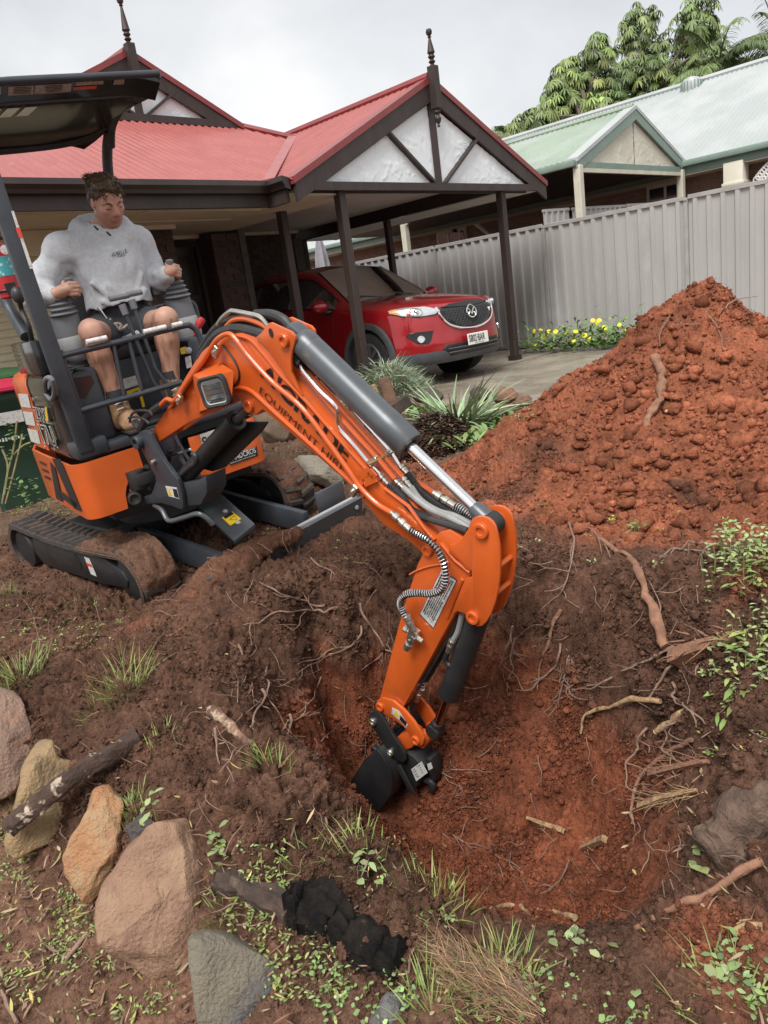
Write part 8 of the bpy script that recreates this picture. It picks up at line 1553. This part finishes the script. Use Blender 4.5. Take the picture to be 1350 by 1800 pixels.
for i, (u, v, n, s, l_) in enumerate(((870, 732, 170, .30, 'low bright green leafy plants between strappy leaves and mound'), (745, 712, 70, .22, 'low green leaves left of the strappy plant'), (835, 760, 80, .20, 'green leaves at the foot of the red mound'))):
    p = onz(u, v + 12, -.06); lv = Leaves()
    for k in range(n): a = rng.uniform(0, 6.283); q = p + A([rng.normal(0, s * .5), rng.normal(0, s * .5), 0]); q[2] = max(hgt(q[0], q[1]), -.1) + rng.uniform(0, .05); lv.leafy(q, A([math.cos(a), math.sin(a), rng.uniform(.4, 1.4)]), rng.uniform(.08, .15), .016, jit((.20, .29, .10), .2), .25)
    tag(lv.build('leafy_plant', p), l_, 'plant', 'low leafy plants by the driveway')
dz = thing('daisy_bush', onz(1020, 610, -.06), 'yellow daisy bushes flowering along the foot of the grey fence', 'bush'); lv = Leaves(); fl_ = []
for (u, v, s, n) in ((950, 618, .22, 170), (990, 605, .26, 260), (1035, 590, .30, 320), (1080, 575, .28, 260), (1120, 562, .26, 200)):
    c = onX(u, v, 9.9); g = A([c[0], c[1], -.08])
    for k in range(n): q = g + A([rng.normal(0, s * .6), rng.normal(0, s), abs(rng.normal(0, .16)) + .04]); a = rng.uniform(0, 6.283); lv.leafy(q, A([math.cos(a), math.sin(a), rng.uniform(.2, 1.2)]), rng.uniform(.08, .17), .018, jit((.15, .26, .07), .25), .3)
    for k in range(5): fl_.append(g + A([rng.normal(-.12, s * .6), rng.normal(0, s), rng.uniform(.14, .42)]))
lv.build('foliage', None, dz); pt_m = []
for q in fl_:
    n = unit(unit(CAM - q) + ZU * .6 + rng.normal(0, .25, 3)); x = unit(np.cross(n, A([.2, .3, 1]))); y = np.cross(n, x); mb = MB(); r = rng.uniform(.032, .048); ring = []
    for k in range(20): a = math.pi * 2 * k / 20; ring.append(q + (x * math.cos(a) + y * math.sin(a)) * r * (1 if k % 2 == 0 else .72) + n * .004 * (k % 2))
    mb.add(ring + [q + n * .010, q - n * .004], [(i, (i + 1) % 20, 20) for i in range(20)] + [((i + 1) % 20, i, 21) for i in range(20)]); mb.tube([q - n * .004, q - ZU * .10 - n * .03], .003, 4); mb.build('flower', M['yellow'], dz, smooth=0, fix=False)
# rose stems by the bins
rs = thing('rose_bush', surf(12, 880), 'bare thorny green rose stems in front of the bins', 'bush')
for px in ([(4, 885), (14, 830), (24, 790), (30, 740)], [(10, 885), (22, 840), (34, 790), (40, 762)], [(8, 870), (14, 820), (4, 790)], [(24, 800), (40, 784), (54, 778)]): MB().tube(smooth_path([ond(u, v, 5.1) for u, v in px], 4), .008, 6).build('stem', mat('rosegreen', (.20, .22, .07), .6, (.16, .12, .06), 20) if 'rosegreen' not in bpy.data.materials else bpy.data.materials['rosegreen'], rs)
lv = Leaves()
for u, v in ((6, 760), (16, 745), (10, 790), (40, 850), (55, 848), (30, 856), (48, 862), (20, 860), (4, 770), (60, 858), (34, 775)):
    for k in range(7): a = rng.uniform(0, 6.283); lv.leafy(ond(u, v, 5.1) + rng.normal(0, .035, 3), A([math.cos(a), math.sin(a), rng.normal(0, .4)]), .04, .014, jit((.10, .17, .06)), .2)
lv.build('foliage', None, rs)
# wheelie bins
def bin_(c, ang, lidcol, label):
    t = thing('wheelie_bin', c, label, 'bin', 'wheelie bins behind the excavator'); f, l, u = frame(ang); P = lambda x, y, z: A(c) + f * x + l * y + u * z
    G = [[P(sx * (.22 + .06 * z / .95), sy * (.21 + .06 * z / .95), z) for sx, sy in ((1, -.85), (1, .85), (.85, 1), (-.85, 1), (-1, .85), (-1, -.85), (-.85, -1), (.85, -1))] for z in (.05, .3, .85, .88, .90, .95)]; G[3] = [p + (p - P(0, 0, .88)) * .06 for p in G[3]]; G[4] = [p + (p - P(0, 0, .9)) * .06 for p in G[4]]; mb = MB(); mb.grid(G, True); mb.f += [tuple(range(7, -1, -1)), tuple(40 + k for k in range(8))]; b = mb.build('bin_body', mat('bingreen%d' % len(label), (.016, .042, .026), .45, (.022, .05, .032), 6), t, smooth=30)
    ld = MB(); ld.grid([[P(x, y * .30, .97 + .07 * math.cos(x * 5) * (1 - abs(y) ** 3)) for y in np.linspace(-1, 1, 9)] for x in np.linspace(-.31, .34, 9)]); ld.box(P(0, 0, .965), (.66, .60, .03), A([f, l, u])); ld.tube([P(-.33, -.2, .99), P(-.38, -.2, 1.0), P(-.38, .2, 1.0), P(-.33, .2, .99)], .018, 8); ld.build('bin_lid', mat('lid%d' % len(label), lidcol, .45), t, smooth=40)
    for y in (-.26, .26): MB().cyl(P(-.22, y - .03, .10), P(-.22, y + .03, .10), .10, 16).build('bin_wheel', M['tyre'], t)
    decal('bin_label', [P(.287, -.12, .80), P(.287, .10, .80), P(.282, .10, .71), P(.282, -.12, .71)], M['sticker'], b); pm = MB()
    for k in range(8): pm.box(P(.275, -.10 + .022 * k, .60), (.004, .013, .026 if k % 3 else .018), A([f, l, u]))
    pm.build('stamped_mark', M['sticker'], b, smooth=0)
bin_(ond(12, 742, 5.85) * A([1, 1, 0]) + A([0, 0, -.20]), -104, (.42, .022, .06), 'dark green wheelie bin with a red lid behind the excavator'); bin_(ond(10, 720, 6.7) * A([1, 1, 0]) + A([0, 0, -.13]), -100, (.06, .17, .07), 'dark green wheelie bin with a green lid further back')
# ------------------------------------------------------------------ trees beyond the neighbour house
M['trunk'] = mat('trunk', (.17, .14, .11), .9, (.11, .09, .07), 6, bump=.5)
def tree_crown(blobs, D, col, whorl, label, name, L_=.33, w=.027, per=10):
    g = ond(blobs[0][0], 330, D); g[2] = -.1; t = thing(name, g, label, 'tree'); lv = Leaves(); tk = MB(); top = g + ZU * (ond(blobs[0][0], 200, D)[2] - .3); tk.tube([g, (g + top) / 2 + A([.1, .1, 0]), top], [.22, .17, .12], 10); br = MB()
    for (u, v, r, n) in blobs:
        c = ond(u, v, D + rng.normal(0, .5)); R = r * D / F; br.tube([top - ZU * .8, (top + c) / 2 + rng.normal(0, .15, 3), c], [.09, .06, .03], 6)
        for k in range(int(n * 1.7)):
            d = unit(rng.normal(size=3) + A([0, 0, .25])); q = c + d * R * rng.uniform(.45, 1.02); cc = jit(col if rng.random() < .72 else (.20, .26, .075), .28); st = unit(d * .7 + ZU * .5)
            br.tube([c + (q - c) * .5, q], [.014, .008], 4)
            for m_ in range(per): a = 2 * math.pi * m_ / per + rng.uniform(0, .3); x = unit(np.cross(st, A([.3, .7, .2]))); y = np.cross(st, x); lv.leafy(q, x * math.cos(a) + y * math.sin(a) + st * .05 - ZU * .45, L_ * rng.uniform(.75, 1.15), w, cc * rng.uniform(.8, 1.2), .6, up=st)
    lv.build('crown', None, t); tk.build('trunk', M['trunk'], t, fix=False); br.build('branch', M['trunk'], t, fix=False)
UT = (.12, .17, .055)
tree_crown([(1125, 45, 38, 44), (1120, 100, 55, 60), (1175, 110, 55, 56), (1150, 160, 60, 60), (1090, 150, 45, 46), (1195, 165, 50, 44), (1110, 185, 50, 40), (1225, 40, 42, 48), (1235, 85, 50, 52), (1230, 135, 50, 44)], 25, UT, 0, 'tall umbrella tree with drooping leaf whorls, highest beyond the green roofs', 'umbrella_tree')
tree_crown([(1050, 95, 36, 44), (1040, 140, 42, 46), (1005, 150, 34, 36), (985, 140, 26, 24), (1020, 190, 45, 44), (985, 195, 36, 34), (965, 215, 30, 30), (1060, 200, 44, 40), (950, 205, 30, 30), (925, 225, 30, 28), (905, 238, 24, 22), (975, 170, 30, 28), (1000, 120, 26, 22), (1010, 225, 40, 30)], 23, (.15, .20, .065), 0, 'lower paler umbrella tree left of the tall one', 'umbrella_tree')
def palm(u, v, D, label, nf=15, L_=3.0, spread=1.0, dz=0):
    c = ond(u, v, D); g = A([c[0], c[1], -.1]); t = thing('palm_tree', g, label, 'tree', 'palms beyond the neighbour roof'); MB().tube([g, (g + c) / 2, c], [.2, .16, .12], 10).build('trunk', M['trunk'], t); 
    for k in range(nf):
        a = 2 * math.pi * k / nf + rng.uniform(-.2, .2); el = rng.uniform(.1, 1.25); d = A([math.cos(a) * math.cos(el), math.sin(a) * math.cos(el), math.sin(el)]); P = [c.copy()]; dd = d.copy(); lv = Leaves(); Lf = L_ * rng.uniform(.75, 1.1); cc = jit((.12, .17, .055), .2) if rng.random() < .8 else jit((.20, .22, .10), .15)
        for m_ in range(9): P.append(P[-1] + dd * Lf / 9); dd = unit(dd - ZU * .16 * spread)
        Q = smooth_path(P, 5); sd = unit(np.cross(d, ZU)); lv.strip(Q, list(np.linspace(.03, .006, len(Q))), cc * .9, sd)
        for m_ in range(4, len(Q)):
            for s in (-1, 1): f_ = unit(Q[min(m_ + 1, len(Q) - 1)] - Q[m_ - 1]); lv.leafy(Q[m_], sd * s * .8 + f_ * .6 - ZU * rng.uniform(.2, .7), .52 * (1 - .5 * m_ / len(Q)) * rng.uniform(.8, 1.15), .020, cc * rng.uniform(.8, 1.2), .35)
        lv.build('frond', None, t)
palm(1262, 118, 22, 'palm with arching fronds between the umbrella tree and the ridge vent', 17, 2.3); palm(1370, 95, 22, 'palm cut off by the right edge of the picture', 15, 2.4); palm(1210, 160, 23, 'darker palm half hidden in front of the umbrella tree', 12, 1.7); palm(905, 250, 24, 'small palm tip peeking over the left end of the green porch roof', 11, 1.1)
